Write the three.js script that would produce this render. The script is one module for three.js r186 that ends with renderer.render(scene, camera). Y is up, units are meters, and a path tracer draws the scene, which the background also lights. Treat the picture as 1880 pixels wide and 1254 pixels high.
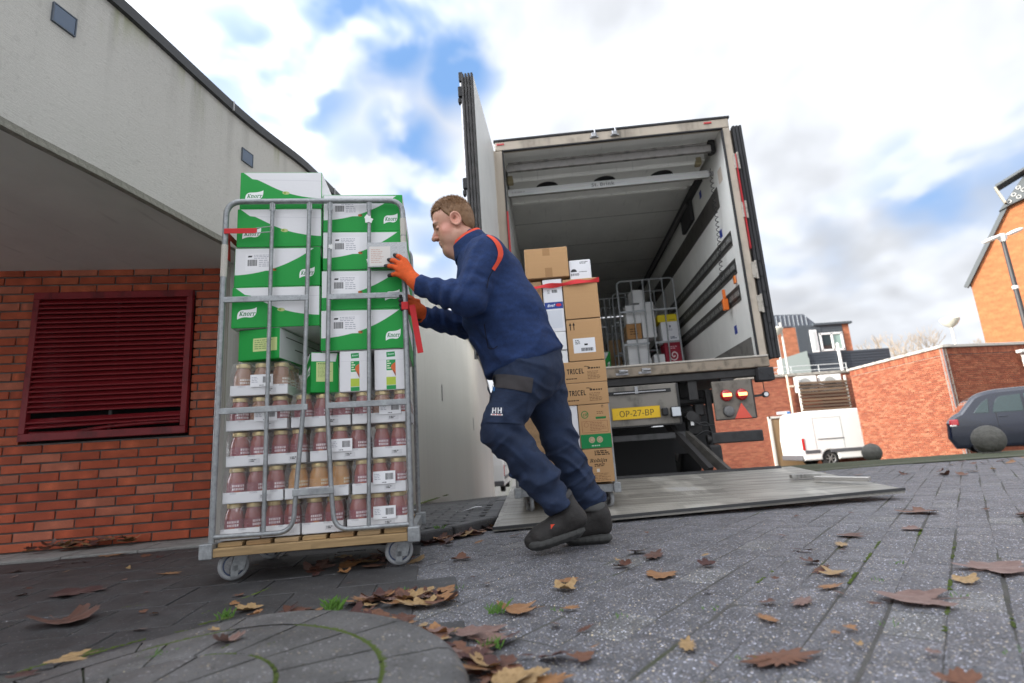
import * as THREE from 'three';
import { mergeGeometries, mergeVertices } from 'three/addons/utils/BufferGeometryUtils.js';
import { RoundedBoxGeometry } from 'three/addons/geometries/RoundedBoxGeometry.js';

// ---------- camera, sky, sun, exposure ----------
const scene = new THREE.Scene();
const D2R = Math.PI / 180;
const camera = new THREE.PerspectiveCamera(64.5, 1024 / 683, 0.05, 900);
camera.position.set(0, 0.45, 0);
camera.rotation.order = 'YXZ';
camera.rotation.set(11.8 * D2R, 0, -3.9 * D2R);
camera.focus = 2.75;
camera.userData.fStop = 2.2;
scene.add(camera);

const renderer = new THREE.WebGLRenderer({ antialias: true });
renderer.toneMapping = THREE.LinearToneMapping;
renderer.toneMappingExposure = 3.2;
renderer.shadowMap.enabled = true;

const rng = (a) => () => { a = (a + 0x6d2b79f5) | 0; let t = Math.imul(a ^ (a >>> 15), 1 | a); t = (t + Math.imul(t ^ (t >>> 7), 61 | t)) ^ t; return ((t ^ (t >>> 14)) >>> 0) / 4294967296; };
const clamp = (x, a = 0, b = 1) => Math.min(b, Math.max(a, x));
const lerp = (a, b, t) => a + (b - a) * t;
const smooth = (a, b, x) => { const t = clamp((x - a) / (b - a)); return t * t * (3 - 2 * t); };
const hash3 = (x, y, z) => { let h = Math.imul(x, 374761393) + Math.imul(y, 668265263) + Math.imul(z, 2147483647 - 1274126177) | 0; h = Math.imul(h ^ (h >>> 13), 1274126177); h ^= h >>> 16; return (h >>> 0) / 4294967296; };
function noise3(x, y, z, per = 0) {
  const X = Math.floor(x), Y = Math.floor(y), Z = Math.floor(z); let fx = x - X, fy = y - Y, fz = z - Z;
  fx = fx * fx * (3 - 2 * fx); fy = fy * fy * (3 - 2 * fy); fz = fz * fz * (3 - 2 * fz);
  const w = per ? (i) => ((i % per) + per) % per : (i) => i;
  const h = (i, j, k) => hash3(w(X + i), w(Y + j), Z + k);
  const a = lerp(lerp(h(0, 0, 0), h(1, 0, 0), fx), lerp(h(0, 1, 0), h(1, 1, 0), fx), fy);
  const b = lerp(lerp(h(0, 0, 1), h(1, 0, 1), fx), lerp(h(0, 1, 1), h(1, 1, 1), fx), fy);
  return lerp(a, b, fz);
}
function fbm(x, y, z, oct = 4, per = 0) { let s = 0, a = 0.5, n = 0; for (let i = 0; i < oct; i++) { s += a * noise3(x, y, z + i * 7.3, per); n += a; x *= 2; y *= 2; z *= 2; per *= 2; a *= 0.5; } return s / n; }

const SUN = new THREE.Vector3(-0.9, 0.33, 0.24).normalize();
{ // broken bright cloud with blue gaps, one float sky all round
  const W = 1536, Hh = 768, data = new Float32Array(W * Hh * 4);
  // gaps: direction, angular radius, strength
  const gaps = [[-.172, .661, -.73, .10, 1], [-.067, .629, -.774, .07, 1.0], [-.215, .679, -.703, .08, .9], [-.148, .503, -.851, .085, 1.05], [-.179, .54, -.823, .07, .8], [-.125, .378, -.917, .075, .75],
    [-.395, .589, -.704, .1, .72], [-.348, .637, -.688, .08, .45], [-.25, .5, -.83, .09, .66], [.615, .34, -.711, .06, .8], [.673, .344, -.654, .07, .7], [.602, .379, -.703, .05, .5], [.532, .222, -.817, .03, .4], [-.302, .576, -.759, .1, .8], [.577, .19, -.796, .05, .25], [-.06, .33, -.94, .07, .6], [.75, .3, -.6, .08, .7], [.5, .3, -.8, .07, .5]].map(([x, y, z, r, s]) => [new THREE.Vector3(x, y, z).normalize(), r, s]);
  const v = new THREE.Vector3(), vw = new THREE.Vector3();
  for (let j = 0; j < Hh; j++) for (let i = 0; i < W; i++) {
    const lat = (j + .5) / Hh * Math.PI - Math.PI / 2, lon = ((i + .5) / W - .5) * 2 * Math.PI;
    v.set(Math.cos(lat) * Math.cos(lon), Math.sin(lat), Math.cos(lat) * Math.sin(lon));
    const y = Math.max(v.y, -0.02), q = 1 / (y + 0.28);
    const wx = fbm(v.x * q * 1.6 + 3, v.z * q * 1.6, 1.5, 4) - .5, wz = fbm(v.x * q * 1.6 + 13, v.z * q * 1.6 + 5, 4.5, 4) - .5;
    const n1 = fbm(v.x * q * 2.1 + wx * 1.2 + 5.2, v.z * q * 2.1 + wz * 1.2, 2.2, 6), n2 = fbm(v.x * q * 4.6 + wx * 2 + 1, v.z * q * 4.6 + wz * 2, 9.2, 6);
    let G = 0;
    vw.set(v.x + .16 * (fbm(v.x * 7, v.y * 7, v.z * 7, 4) - .5), v.y + .12 * (fbm(v.x * 7 + 5, v.y * 7, v.z * 7 + 9, 4) - .5), v.z).normalize();
    if (v.z < .3) for (const [d, r, s] of gaps) { const a = Math.acos(clamp(d.dot(vw), -1, 1)) / r; G = Math.max(G, s * Math.exp(-a * a * .55)); }
    const open = smooth(.5, .8, n1) * .62;
    const wisp = fbm(v.x * q * 9 + wx * 3, v.z * q * 9 + wz * 3, 5.7, 5);
    const blue = clamp(smooth(.12, 1.0, Math.max(G * .95, open) + (n2 - .5) * .7) * (1 - .75 * smooth(.44, .66, wisp)) * smooth(.02, .16, v.y), 0, .9);
    const big = fbm(v.x * q * 1.5 + 9 + wx, v.z * q * 1.5 + wz, 7.1, 5), shade = .64 + .4 * smooth(.28, .68, .55 * n2 + .45 * (1 - big) + .25 * (wisp - .5));
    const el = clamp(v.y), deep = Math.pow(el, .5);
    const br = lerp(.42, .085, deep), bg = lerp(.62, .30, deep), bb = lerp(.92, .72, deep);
    const chi = Math.acos(clamp(v.dot(SUN), -1, 1)), c = shade * (.315 + .17 * Math.max(v.y, 0)) * (1 + 16 * (Math.exp(-3 * chi) - .009) + .3 * Math.cos(chi) ** 2); // CIE-type cloud luminance, its solar corona made strong to lift fill light
    const hz = smooth(.25, -.02, v.y) * .3, bk = .37;
    const k = (j * W + i) * 4;
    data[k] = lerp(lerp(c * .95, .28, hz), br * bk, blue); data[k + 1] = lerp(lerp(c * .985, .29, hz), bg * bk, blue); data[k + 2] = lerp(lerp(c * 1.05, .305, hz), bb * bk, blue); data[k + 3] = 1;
  }
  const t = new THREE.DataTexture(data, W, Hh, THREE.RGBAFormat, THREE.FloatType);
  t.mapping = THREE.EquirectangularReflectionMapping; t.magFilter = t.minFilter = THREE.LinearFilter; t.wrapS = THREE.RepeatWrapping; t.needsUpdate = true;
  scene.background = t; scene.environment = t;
}
const sun = new THREE.DirectionalLight(new THREE.Color(1, .91, .76), 2.0);
sun.position.copy(SUN).multiplyScalar(60).add(new THREE.Vector3(6, 0, -10));
sun.target.position.set(6, 0, -10);
sun.castShadow = true; sun.shadow.mapSize.set(4096, 4096); sun.shadow.radius = 1.2;
Object.assign(sun.shadow.camera, { left: -40, right: 40, top: 40, bottom: -40, near: 1, far: 160 });
scene.add(sun, sun.target);

// ---------- helpers ----------
const counts = {};
function numbered(n) { const k = counts[n] = (counts[n] ?? -1) + 1; return k ? n + '_' + String(k).padStart(3, '0') : n; }
function shadow(m) { m.castShadow = m.receiveShadow = true; return m; }
function part(name, geo, mat, parent, label) { const m = shadow(new THREE.Mesh(geo, mat)); m.name = name; if (label) m.userData.label = label; parent.add(m); return m; }
function thing(name, label, category, pos = [0, 0, 0], yaw = 0, group) { const o = new THREE.Group(); o.name = numbered(name); o.position.set(...pos); o.rotation.y = yaw; o.userData = { label, category }; if (group) o.userData.group = group; scene.add(o); return o; }
function thing1(name, geo, mat, label, category, group) { const m = shadow(new THREE.Mesh(geo, mat)); m.name = numbered(name); m.userData = { label, category }; if (group) m.userData.group = group; scene.add(m); return m; }
function struct(name, geo, mat, kind = 'structure') { const m = geo ? shadow(new THREE.Mesh(geo, mat)) : new THREE.Group(); m.name = numbered(name); m.userData.kind = kind; scene.add(m); return m; }
const V = (x, y, z) => new THREE.Vector3(x, y, z);
const C = (r, g, b) => new THREE.Color().setRGB(r, g, b);
const box = (w, h, d, x = 0, y = 0, z = 0, rx = 0, ry = 0, rz = 0) => { const g = new THREE.BoxGeometry(w, h, d); if (rx) g.rotateX(rx); if (ry) g.rotateY(ry); if (rz) g.rotateZ(rz); return g.translate(x, y, z); };
const rbox = (w, h, d, r, x = 0, y = 0, z = 0, seg = 1) => new RoundedBoxGeometry(w, h, d, seg, Math.min(r, w / 2.01, h / 2.01, d / 2.01)).translate(x, y, z);
const cyl = (r1, r2, h, x = 0, y = 0, z = 0, axis = 'y', seg = 20) => { const g = new THREE.CylinderGeometry(r1, r2, h, seg); if (axis === 'x') g.rotateZ(Math.PI / 2); if (axis === 'z') g.rotateX(Math.PI / 2); return g.translate(x, y, z); };
const lathe = (pts, seg = 24) => new THREE.LatheGeometry(pts.map((p) => new THREE.Vector2(...p)), seg);
const merge = (list) => mergeGeometries(list.map((g) => { const o = g.index ? g.toNonIndexed() : g; for (const k of Object.keys(o.attributes)) if (!['position', 'normal', 'uv'].includes(k)) o.deleteAttribute(k); o.morphAttributes = {}; return o; }));
const bar = (a, b, w, h) => { const A = V(...a), Bv = V(...b), L = A.distanceTo(Bv); const g = new THREE.BoxGeometry(w, h, L); const m = new THREE.Matrix4().lookAt(A, Bv, V(0, 1, 0)); g.applyMatrix4(m); return g.translate((A.x + Bv.x) / 2, (A.y + Bv.y) / 2, (A.z + Bv.z) / 2); };
function pipe(pts, r, bend = 0.04, seg = 8, per = 10) { // polyline tube with rounded corners
  const p = pts.map((q) => V(...q)), path = new THREE.CurvePath(); let last = p[0];
  for (let i = 1; i < p.length - 1; i++) {
    const a = p[i - 1].clone().sub(p[i]), b = p[i + 1].clone().sub(p[i]), k = Math.min(bend, a.length() * .49, b.length() * .49);
    const s = p[i].clone().add(a.setLength(k)), e = p[i].clone().add(b.setLength(k));
    if (last.distanceTo(s) > 1e-4) path.add(new THREE.LineCurve3(last, s)); path.add(new THREE.QuadraticBezierCurve3(s, p[i], e)); last = e;
  }
  path.add(new THREE.LineCurve3(last, p[p.length - 1]));
  // sample straight runs sparsely, bends finely
  const P = []; for (const c of path.curves) { const n = c.isLineCurve3 ? 1 : per; for (let i = 0; i < n; i++) P.push(c.getPoint(i / n)); } P.push(p[p.length - 1]);
  const N = P.length, pos = [], nor = [], uv = [], idx = []; let up = null, len = 0;
  for (let i = 0; i < N; i++) {
    const t = P[Math.min(i + 1, N - 1)].clone().sub(P[Math.max(i - 1, 0)]).normalize();
    if (!up) up = Math.abs(t.y) < .9 ? V(0, 1, 0) : V(1, 0, 0);
    const n = up.clone().sub(t.clone().multiplyScalar(up.dot(t))).normalize(), b = t.clone().cross(n); up = n;
    if (i) len += P[i].distanceTo(P[i - 1]);
    for (let j = 0; j <= seg; j++) { const a = j / seg * Math.PI * 2, d = n.clone().multiplyScalar(Math.cos(a)).addScaledVector(b, Math.sin(a)); pos.push(P[i].x + d.x * r, P[i].y + d.y * r, P[i].z + d.z * r); nor.push(d.x, d.y, d.z); uv.push(len, j / seg * r * 6.28); }
    if (i) for (let j = 0; j < seg; j++) { const a = (i - 1) * (seg + 1) + j, c = a + seg + 1; idx.push(a, a + 1, c, a + 1, c + 1, c); }
  }
  for (const [base, dir] of [[0, -1], [(N - 1) * (seg + 1), 1]]) { const c = pos.length / 3, q = dir < 0 ? P[0] : P[N - 1], t = (dir < 0 ? P[0].clone().sub(P[1]) : P[N - 1].clone().sub(P[N - 2])).normalize(); pos.push(q.x, q.y, q.z); nor.push(t.x, t.y, t.z); uv.push(0, 0); for (let j = 0; j < seg; j++) dir < 0 ? idx.push(c, base + j + 1, base + j) : idx.push(c, base + j, base + j + 1); }
  const g = new THREE.BufferGeometry(); g.setAttribute('position', new THREE.Float32BufferAttribute(pos, 3)); g.setAttribute('normal', new THREE.Float32BufferAttribute(nor, 3)); g.setAttribute('uv', new THREE.Float32BufferAttribute(uv, 2)); g.setIndex(idx); return g;
}
function metric(g, s = 1, ox = 0, oy = 0) { // uv in metres from the dominant normal
  if (g.index) g = g.toNonIndexed(); const p = g.attributes.position, n = g.attributes.normal, uv = new Float32Array(p.count * 2);
  for (let i = 0; i < p.count; i += 3) { let a = 0, b = 0, c = 0; for (let k = 0; k < 3; k++) { a += Math.abs(n.getX(i + k)); b += Math.abs(n.getY(i + k)); c += Math.abs(n.getZ(i + k)); }
    for (let k = i; k < i + 3; k++) { const x = p.getX(k), y = p.getY(k), z = p.getZ(k), q = b >= a && b >= c ? [x, -z] : a >= c ? [z, y] : [x, y]; uv[k * 2] = q[0] / s + ox; uv[k * 2 + 1] = q[1] / s + oy; } }
  g.setAttribute('uv', new THREE.BufferAttribute(uv, 2)); return g;
}
function tex(w, h, f, srgb = false, rep = true) { // f(u,v,x,y) -> number or [r,g,b] 0..1
  const d = new Uint8Array(w * h * 4);
  for (let j = 0; j < h; j++) for (let i = 0; i < w; i++) { const c = f(i / w, j / h, i, j), k = (j * w + i) * 4; if (c.length) { d[k] = clamp(c[0]) * 255; d[k + 1] = clamp(c[1]) * 255; d[k + 2] = clamp(c[2]) * 255; } else d[k] = d[k + 1] = d[k + 2] = clamp(c) * 255; d[k + 3] = 255; }
  const t = new THREE.DataTexture(d, w, h); t.magFilter = t.minFilter = THREE.LinearFilter; if (rep) t.wrapS = t.wrapT = THREE.RepeatWrapping; if (srgb) t.colorSpace = THREE.SRGBColorSpace; t.needsUpdate = true; return t;
}
function paint(w, h, f) { const c = document.createElement('canvas'); c.width = w; c.height = h; const g = c.getContext('2d'); f(g, w, h); const t = new THREE.CanvasTexture(c); t.colorSpace = THREE.SRGBColorSpace; t.magFilter = THREE.LinearFilter; return t; }
const rep = (t, s) => { const c = t.clone(); c.repeat.set(1 / s, 1 / s); c.needsUpdate = true; return c; };
const std = (color, roughness = .6, o = {}) => new THREE.MeshStandardMaterial({ color: color.isColor ? color : new THREE.Color(color), roughness, side: THREE.DoubleSide, ...o });
const phy = (color, roughness = .6, o = {}) => new THREE.MeshPhysicalMaterial({ color: color.isColor ? color : new THREE.Color(color), roughness, side: THREE.DoubleSide, ...o });
// generic tiling textures (value 0..1)
const tNoise = tex(512, 512, (u, v) => fbm(u * 8, v * 8, .5, 6, 8));                    // cloudy
const tFine = tex(512, 512, (u, v, x, y) => .5 * hash3(x, y, 3) + .5 * fbm(u * 64, v * 64, 2.5, 2, 64)); // grain
const tMottle = tex(512, 512, (u, v) => { const n = fbm(u * 6, v * 6, 4.5, 6, 6), m = fbm(u * 40, v * 40, 8.5, 3, 40); const k = .72 + .4 * n + .16 * (m - .5); return [k, k, k]; }, true);
const tClean = tex(256, 256, (u, v) => { const k = .93 + .1 * (fbm(u * 5, v * 5, 33.5, 5, 5) - .5) - .06 * smooth(.62, .8, fbm(u * 30, v * 4, 36.5, 3)); return [k, k, k * .99]; }, true);
const tGalv = tex(512, 512, (u, v) => { const n = fbm(u * 10, v * 10, 3.5, 5, 10), m = fbm(u * 50, v * 50, 6.5, 3, 50); const k = .66 + .35 * n + .22 * (m - .5); return [k, k * 1.0, k * 1.01]; }, true);
const tScuff = tex(512, 512, (u, v) => { const n = fbm(u * 5, v * 5, 13.5, 6, 5), m = fbm(u * 60, v * 9, 16.5, 4, 0); const k = .9 - .4 * smooth(.5, .75, n) * m; return [k, k * .98, k * .95]; }, true);
const M = {
  galv: std(C(.47, .49, .49), .46, { metalness: .55, map: rep(tGalv, .35), bumpMap: rep(tNoise, .12), bumpScale: .0006 }),
  steel: std(C(.5, .5, .5), .35, { metalness: .9, map: rep(tGalv, .4) }),
  alu: std(C(.62, .63, .63), .38, { metalness: .75, map: rep(tScuff, .8) }),
  black: std(C(.018, .018, .019), .55), rubber: std(C(.022, .022, .023), .8, { bumpMap: rep(tFine, .05), bumpScale: .0006 }),
  darkMetal: std(C(.035, .035, .037), .6, { map: rep(tScuff, .5), bumpMap: rep(tNoise, .1), bumpScale: .001 }),
  white: std(C(.78, .78, .77), .5), redStrap: std(C(.62, .02, .025), .65, { bumpMap: rep(tFine, .03), bumpScale: .0008 }),
  card: std(C(.50, .315, .165), .8, { map: rep(tMottle, .7), bumpMap: rep(tNoise, .2), bumpScale: .0008 }),
  cardWhite: std(C(.80, .80, .80), .62, { bumpMap: rep(tNoise, .25), bumpScale: .0006 }),
};
// ground level: level near the camera, falling gently away
function T(x, z) { const k = smooth(-1, 3.5, x), d = -z - (4.4 + 3.6 * k), s = .066 - .006 * k; return d > 0 ? -s * Math.min(d < 1 ? d * d / 2 : d - .5, 34) : 0; }
// ---------- ground, paving, kerbs ----------
function sheet(xs, zs, y, s = 1) { const pos = [], uv = [], idx = []; for (const z of zs) for (const x of xs) { pos.push(x, y(x, z), z); uv.push(x / s, -z / s); } const n = xs.length; for (let j = 0; j + 1 < zs.length; j++) for (let i = 0; i + 1 < n; i++) { const a = j * n + i; idx.push(a, a + 1, a + n, a + 1, a + n + 1, a + n); } const g = new THREE.BufferGeometry(); g.setAttribute('position', new THREE.Float32BufferAttribute(pos, 3)); g.setAttribute('uv', new THREE.Float32BufferAttribute(uv, 2)); g.setIndex(idx); g.computeVertexNormals(); return g; }
const lin = (a, b, n) => Array.from({ length: n + 1 }, (_, i) => a + (b - a) * i / n);
const speck = (seed, dots, base, lo, hi) => paint(1024, 1024, (g, w) => {
  const r = rng(seed), im = g.createImageData(w, w); for (let j = 0; j < w; j++) for (let i = 0; i < w; i++) { const n = fbm(i / w * 9, j / w * 9, seed, 4, 9) - .5, q = hash3(i, j, seed) - .5, k = (j * w + i) * 4, c = base * (1 + .5 * n + .5 * q); im.data[k] = c; im.data[k + 1] = c; im.data[k + 2] = c * 1.04; im.data[k + 3] = 255; } g.putImageData(im, 0, 0);
  for (let i = 0; i < dots; i++) { const x = r() * w, y = r() * w, dark = r() < .32, s = (1 + 3.8 * Math.pow(r(), 1.8)) * (dark ? 1.15 : 1), c = dark ? base * (.35 + .4 * r()) : lerp(lo, hi, Math.pow(r(), 1.45)), t = r(); const warm = t < .25 ? 1.12 : 1; g.fillStyle = `rgba(${c * warm | 0},${c * (warm > 1 ? 1.02 : 1) | 0},${c * (warm > 1 ? .86 : 1.07) | 0},${.35 + .6 * r()})`; const a = r() * 3, e = .6 + .4 * r(); for (const dx of [0, x < 6 ? w : x > w - 6 ? -w : 0]) { g.beginPath(); g.ellipse(x + dx, y, s, s * e, a, 0, 7); g.fill(); if (!dx) { if (x > 6 && x < w - 6) break; } } }
});
const wrapT = (t, s) => { t.wrapS = t.wrapT = THREE.RepeatWrapping; t.repeat.set(1 / s, 1 / s); return t; };
const tSpeck = wrapT(speck(5, 24000, 74, 64, 232), .62), tSpeck2 = wrapT(speck(8, 7000, 56, 46, 140), .7);
const tRough = tex(256, 256, (u, v) => { const k = .42 + .4 * fbm(u * 6, v * 6, 20.5, 5, 6); return [k, k, k]; });
const paveM = [1.5, 1.4, 1.58, 1.45, 1.8].map((k) => std(C(k, k * 1.005, k * (k > 1.7 ? .96 : 1.02)), 1, { map: tSpeck, bumpMap: tSpeck, bumpScale: .004, roughnessMap: rep(tRough, .5) }));
const tileM = [1, .95, 1.05].map((k) => std(C(k, k * .985, k * .95), 1, { map: tSpeck2, bumpMap: tSpeck2, bumpScale: .0014, roughnessMap: rep(tRough, .6) }));
{
  const tSoil = wrapT(tex(512, 512, (u, v, x, y) => { const n = fbm(u * 12, v * 12, 1.5, 5, 12), m = smooth(.5, .66, fbm(u * 5, v * 5, 6.5, 4, 5)), h = hash3(x, y, 2), k = .25 + .14 * n + .1 * (h - .5); return [lerp(k, .22, m * .5), lerp(k * .98, .27, m * .5), lerp(k * .95, .1, m * .5)]; }, true), 1.3);
  const xs = [...lin(-300, -20, 14), ...lin(-18, -2, 8), ...lin(-1, 4, 20), ...lin(5, 30, 12), ...lin(40, 300, 13)], zs = [...lin(60, 0, 8), ...lin(-1, -4, 3), ...lin(-4.4, -10, 24), ...lin(-11, -50, 20), ...lin(-70, -400, 10)];
  struct('ground', sheet(xs, zs, (x, z) => T(x, z) - .0082), std(C(1, 1, 1), .92, { map: tSoil, bumpMap: rep(tFine, .3), bumpScale: .004 }));
}
struct('bounce_ground', sheet(lin(-24, 30, 12), lin(.6, 34, 10), () => -.004), std(C(.4, .39, .37), .9, { map: rep(tMottle, 1.2), bumpMap: rep(tFine, .3), bumpScale: .003 })); // unseen pale concrete added behind the camera to bounce light
// one paving piece: chamfered slab, top at y=0
function slab(w, d, h, c, u0 = 0, v0 = 0) {
  const a = w / 2, b = d / 2, P = [[-a + c, 0, -b + c], [a - c, 0, -b + c], [a - c, 0, b - c], [-a + c, 0, b - c], [-a, -c, -b], [a, -c, -b], [a, -c, b], [-a, -c, b], [-a, -h, -b], [a, -h, -b], [a, -h, b], [-a, -h, b]];
  const F = [[0, 3, 2, 1]]; for (let i = 0; i < 4; i++) { const j = (i + 1) % 4; F.push([i, j, 4 + j, 4 + i], [4 + i, 4 + j, 8 + j, 8 + i]); }
  const pos = []; for (const [i, j, k, l] of F) for (const q of [i, j, k, i, k, l]) pos.push(...P[q]);
  const g = new THREE.BufferGeometry(); g.setAttribute('position', new THREE.Float32BufferAttribute(pos, 3)); g.computeVertexNormals(); return metric(g, 1, u0, v0);
}
function bakeT(g, x, z, yaw, dy = 0) { g = g.clone().rotateY(yaw).translate(x, 0, z); const p = g.attributes.position; for (let i = 0; i < p.count; i++) p.setY(i, p.getY(i) + T(p.getX(i), p.getZ(i)) + dy); return g; }
const KC = [-.75, -1.0, .64]; // kerb island centre and radius
const roadEdge = (z) => z > -1.2 ? -.1 : z > -1.75 ? lerp(-.1, -.3, (-1.2 - z) / .55) : z > -3.17 ? lerp(-.3, -.64, (-1.75 - z) / 1.42) : z > -3.4 ? lerp(-.64, -.38, (-3.17 - z) / .23) : z > -3.95 ? lerp(-.38, -.06, (-3.4 - z) / .55) : -.02;
const inIsland = (x, z, pad = 0) => Math.hypot(x - KC[0], z - KC[1]) < KC[2] + pad || (x < KC[0] && z > KC[1] - KC[2] - pad);
{ // paving stones laid in lanes running away to the far right
  const road = struct('pavement'), yaw = -39 * D2R, dx = V(Math.cos(39 * D2R), 0, Math.sin(39 * D2R)), dz = V(Math.sin(39 * D2R), 0, -Math.cos(39 * D2R)); // across, along
  const w = .122, l = .206, gap = .0035, r = rng(11), list = [];
  const variants = Array.from({ length: 8 }, (_, i) => slab(w - gap, l - gap, .03, .0028, r(), r()));
  for (let i = -90; i < 90; i++) for (let j = -10; j < 90; j++) {
    const a = (i + .5) * w + (r() - .5) * .004 + .004 * Math.sin(j * .7 + i * 1.9), b = (j + (i & 1 ? .5 : 0)) * l + (r() - .5) * .004 + .02 * Math.sin(i * 2.3), x = dx.x * a + dz.x * b, z = dx.z * a + dz.z * b;
    if (z > -.55 || z < -8.6 || x > 9.5 || x < roadEdge(z) - (z > -3.15 ? .22 : .06) || inIsland(x, z, -.08)) continue;
    if (z < -4.1 && x < 2.3 && x > .1) { if (z < -5.2) continue; }
    if (x > 3.2 && z < -7.0 - (x > 5 ? .1 : .28 * (x - 3.4))) continue;
    const ang = Math.abs(x) / -z; list.push({ x, z, ang, dist: Math.hypot(x, z), seen: z < -.95 && ang < 1.02 });
  }
  list.sort((p, q) => (q.seen - p.seen) || (p.dist - q.dist));
  const rest = [[], [], [], [], []];
  list.forEach((p, n) => {
    const v = variants[(r() * 8) | 0], q = r(), m = q < .5 ? 0 : q < .72 ? 1 : q < .86 ? 3 : q < .95 ? 2 : 4, dy = (r() - .5) * .003, ya = yaw + (r() - .5) * .026;
    if (n < 300) { const o = part('paving_stone', v, paveM[m], road); o.position.set(p.x, dy - .006, p.z); o.rotation.set((r() - .5) * .012, ya, (r() - .5) * .012); } else rest[m].push(bakeT(v, p.x, p.z, ya, dy - .006));
  });
  rest.forEach((g, i) => { if (g.length) { const o = part('paving_stones', merge(g), paveM[i], road); o.userData.kind = 'stuff'; } });
}
{ // square tiles of the footway, dropped to road level where goods are wheeled across
  const walk = struct('sidewalk'), yaw = 9 * D2R, r = rng(21), s = .3;
  const variants = Array.from({ length: 6 }, () => slab(s - .004, s - .004, .03, .003, r(), r())), rest = [], cand = [];
  for (let i = -30; i < 30; i++) for (let j = -20; j < 20; j++) {
    const a = (i + (j & 1 ? .5 : 0)) * s, b = j * s, x = Math.cos(yaw) * a + Math.sin(yaw) * b - 1, z = -Math.sin(yaw) * a + Math.cos(yaw) * b - 2;
    if (z > -.4 || z < -3.62 + (x + 2.6) * -.16 || x > roadEdge(z) - .02 || x < -4.6 || inIsland(x, z, -.06)) continue;
    cand.push([x, z]);
  }
  for (const [x, z] of cand) { const v = variants[(r() * 6) | 0], m = tileM[(r() * 3) | 0], seen = z < -1.2 && x / z < 1.15; if (seen) { const o = part('paving_tile', v, m, walk); o.position.set(x, (r() - .5) * .004, z); o.rotation.set((r() - .5) * .01, yaw, (r() - .5) * .01); } else rest.push(bakeT(v, x, z, yaw)); }
  const o = part('paving_tiles', merge(rest), tileM[0], walk); o.userData.kind = 'stuff';
  // pale concrete slabs in a strip along the brick wall
  const pale = std(C(.33, .325, .31), .85, { map: rep(tMottle, .6), bumpMap: rep(tFine, .2), bumpScale: .002 });
  for (let i = 0; i < 8; i++) { const u = -2.0 + i * .44, g = slab(.434, .42, .05, .006, r(), r()), ob = part('kerb_slab', g, pale, walk); ob.position.set(-2.95 + u * .988 + .156 * .26, .016, -4 - u * .156 + .988 * .26); ob.rotation.y = yaw; }
  // far footway between the curved wall and the gutter: narrow setts
  const fw = struct('footway'), vs = Array.from({ length: 4 }, () => slab(.196, .094, .06, .006, r(), r())), fr = []; let n = 0;
  for (let j = 0; j < 120; j++) for (let i = -14; i < 12; i++) { const x = i * .2 + (j & 1 ? .1 : 0), z = -3.3 - j * .098, lo = wallX(z) - .03, hi = z > -3.75 ? roadEdge(z) - .14 : -.27; if (z > -4.1 - (x + 2.0) * .1 && x < -1.7) continue; if (x < lo || x > hi) continue; if (n++ < 170) { const o2 = part('sett', vs[(r() * 4) | 0], tileM[(r() * 3) | 0], fw); o2.position.set(x, T(x, z) + .055 + (r() - .5) * .004, z); } else fr.push(bakeT(vs[(r() * 4) | 0], x, z, 0, .055)); }
  const o3 = part('setts', merge(fr), tileM[1], fw); o3.userData.kind = 'stuff';
  // its kerb stones along the gutter
  const kp = [[-.7, -3.12], [-.62, -3.17], [-.4, -3.38], [-.17, -3.75], [-.15, -5], [-.15, -6.2], [-.15, -7.6], [-.15, -9.2]];
  for (let i = 0; i + 1 < kp.length; i++) { const [x0, z0] = kp[i], [x1, z1] = kp[i + 1], L = Math.hypot(x1 - x0, z1 - z0); const g = rbox(.1, .14, L - .008, .015, 0, 0, 0, 2); const o4 = part('kerb_stone', metric(g), tileM[2], fw); o4.position.set((x0 + x1) / 2 - .05, T((x0 + x1) / 2, (z0 + z1) / 2) - .01, (z0 + z1) / 2); o4.rotation.set(Math.atan2(T(x1, z1) - T(x0, z0), L), Math.atan2(x0 - x1, z0 - z1), 0, 'YXZ'); }
}
function wallX(z) { const P = [[2, -2.45], [-1, -2.36], [-2.16, -2.24], [-2.69, -2.14], [-3.61, -2.0], [-3.9, -1.94], [-4.52, -1.78], [-6.4, -1.54], [-8, -1.36], [-9.28, -1.22], [-11.35, -1.05], [-15, -.97], [-18.1, -1.0], [-22.8, -1.11], [-30, -1.5]]; for (let i = 0; i + 1 < P.length; i++) if (z >= P[i + 1][0]) { const t = clamp((z - P[i][0]) / (P[i + 1][0] - P[i][0])), a = P[Math.max(0, i - 1)], b = P[i], c = P[i + 1], d = P[Math.min(P.length - 1, i + 2)]; const m0 = (c[1] - a[1]) / (c[0] - a[0]) * (c[0] - b[0]), m1 = (d[1] - b[1]) / (d[0] - b[0]) * (c[0] - b[0]), t2 = t * t, t3 = t2 * t; return (2 * t3 - 3 * t2 + 1) * b[1] + (t3 - 2 * t2 + t) * m0 + (-2 * t3 + 3 * t2) * c[1] + (t3 - t2) * m1; } return P[P.length - 1][1]; }
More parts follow.
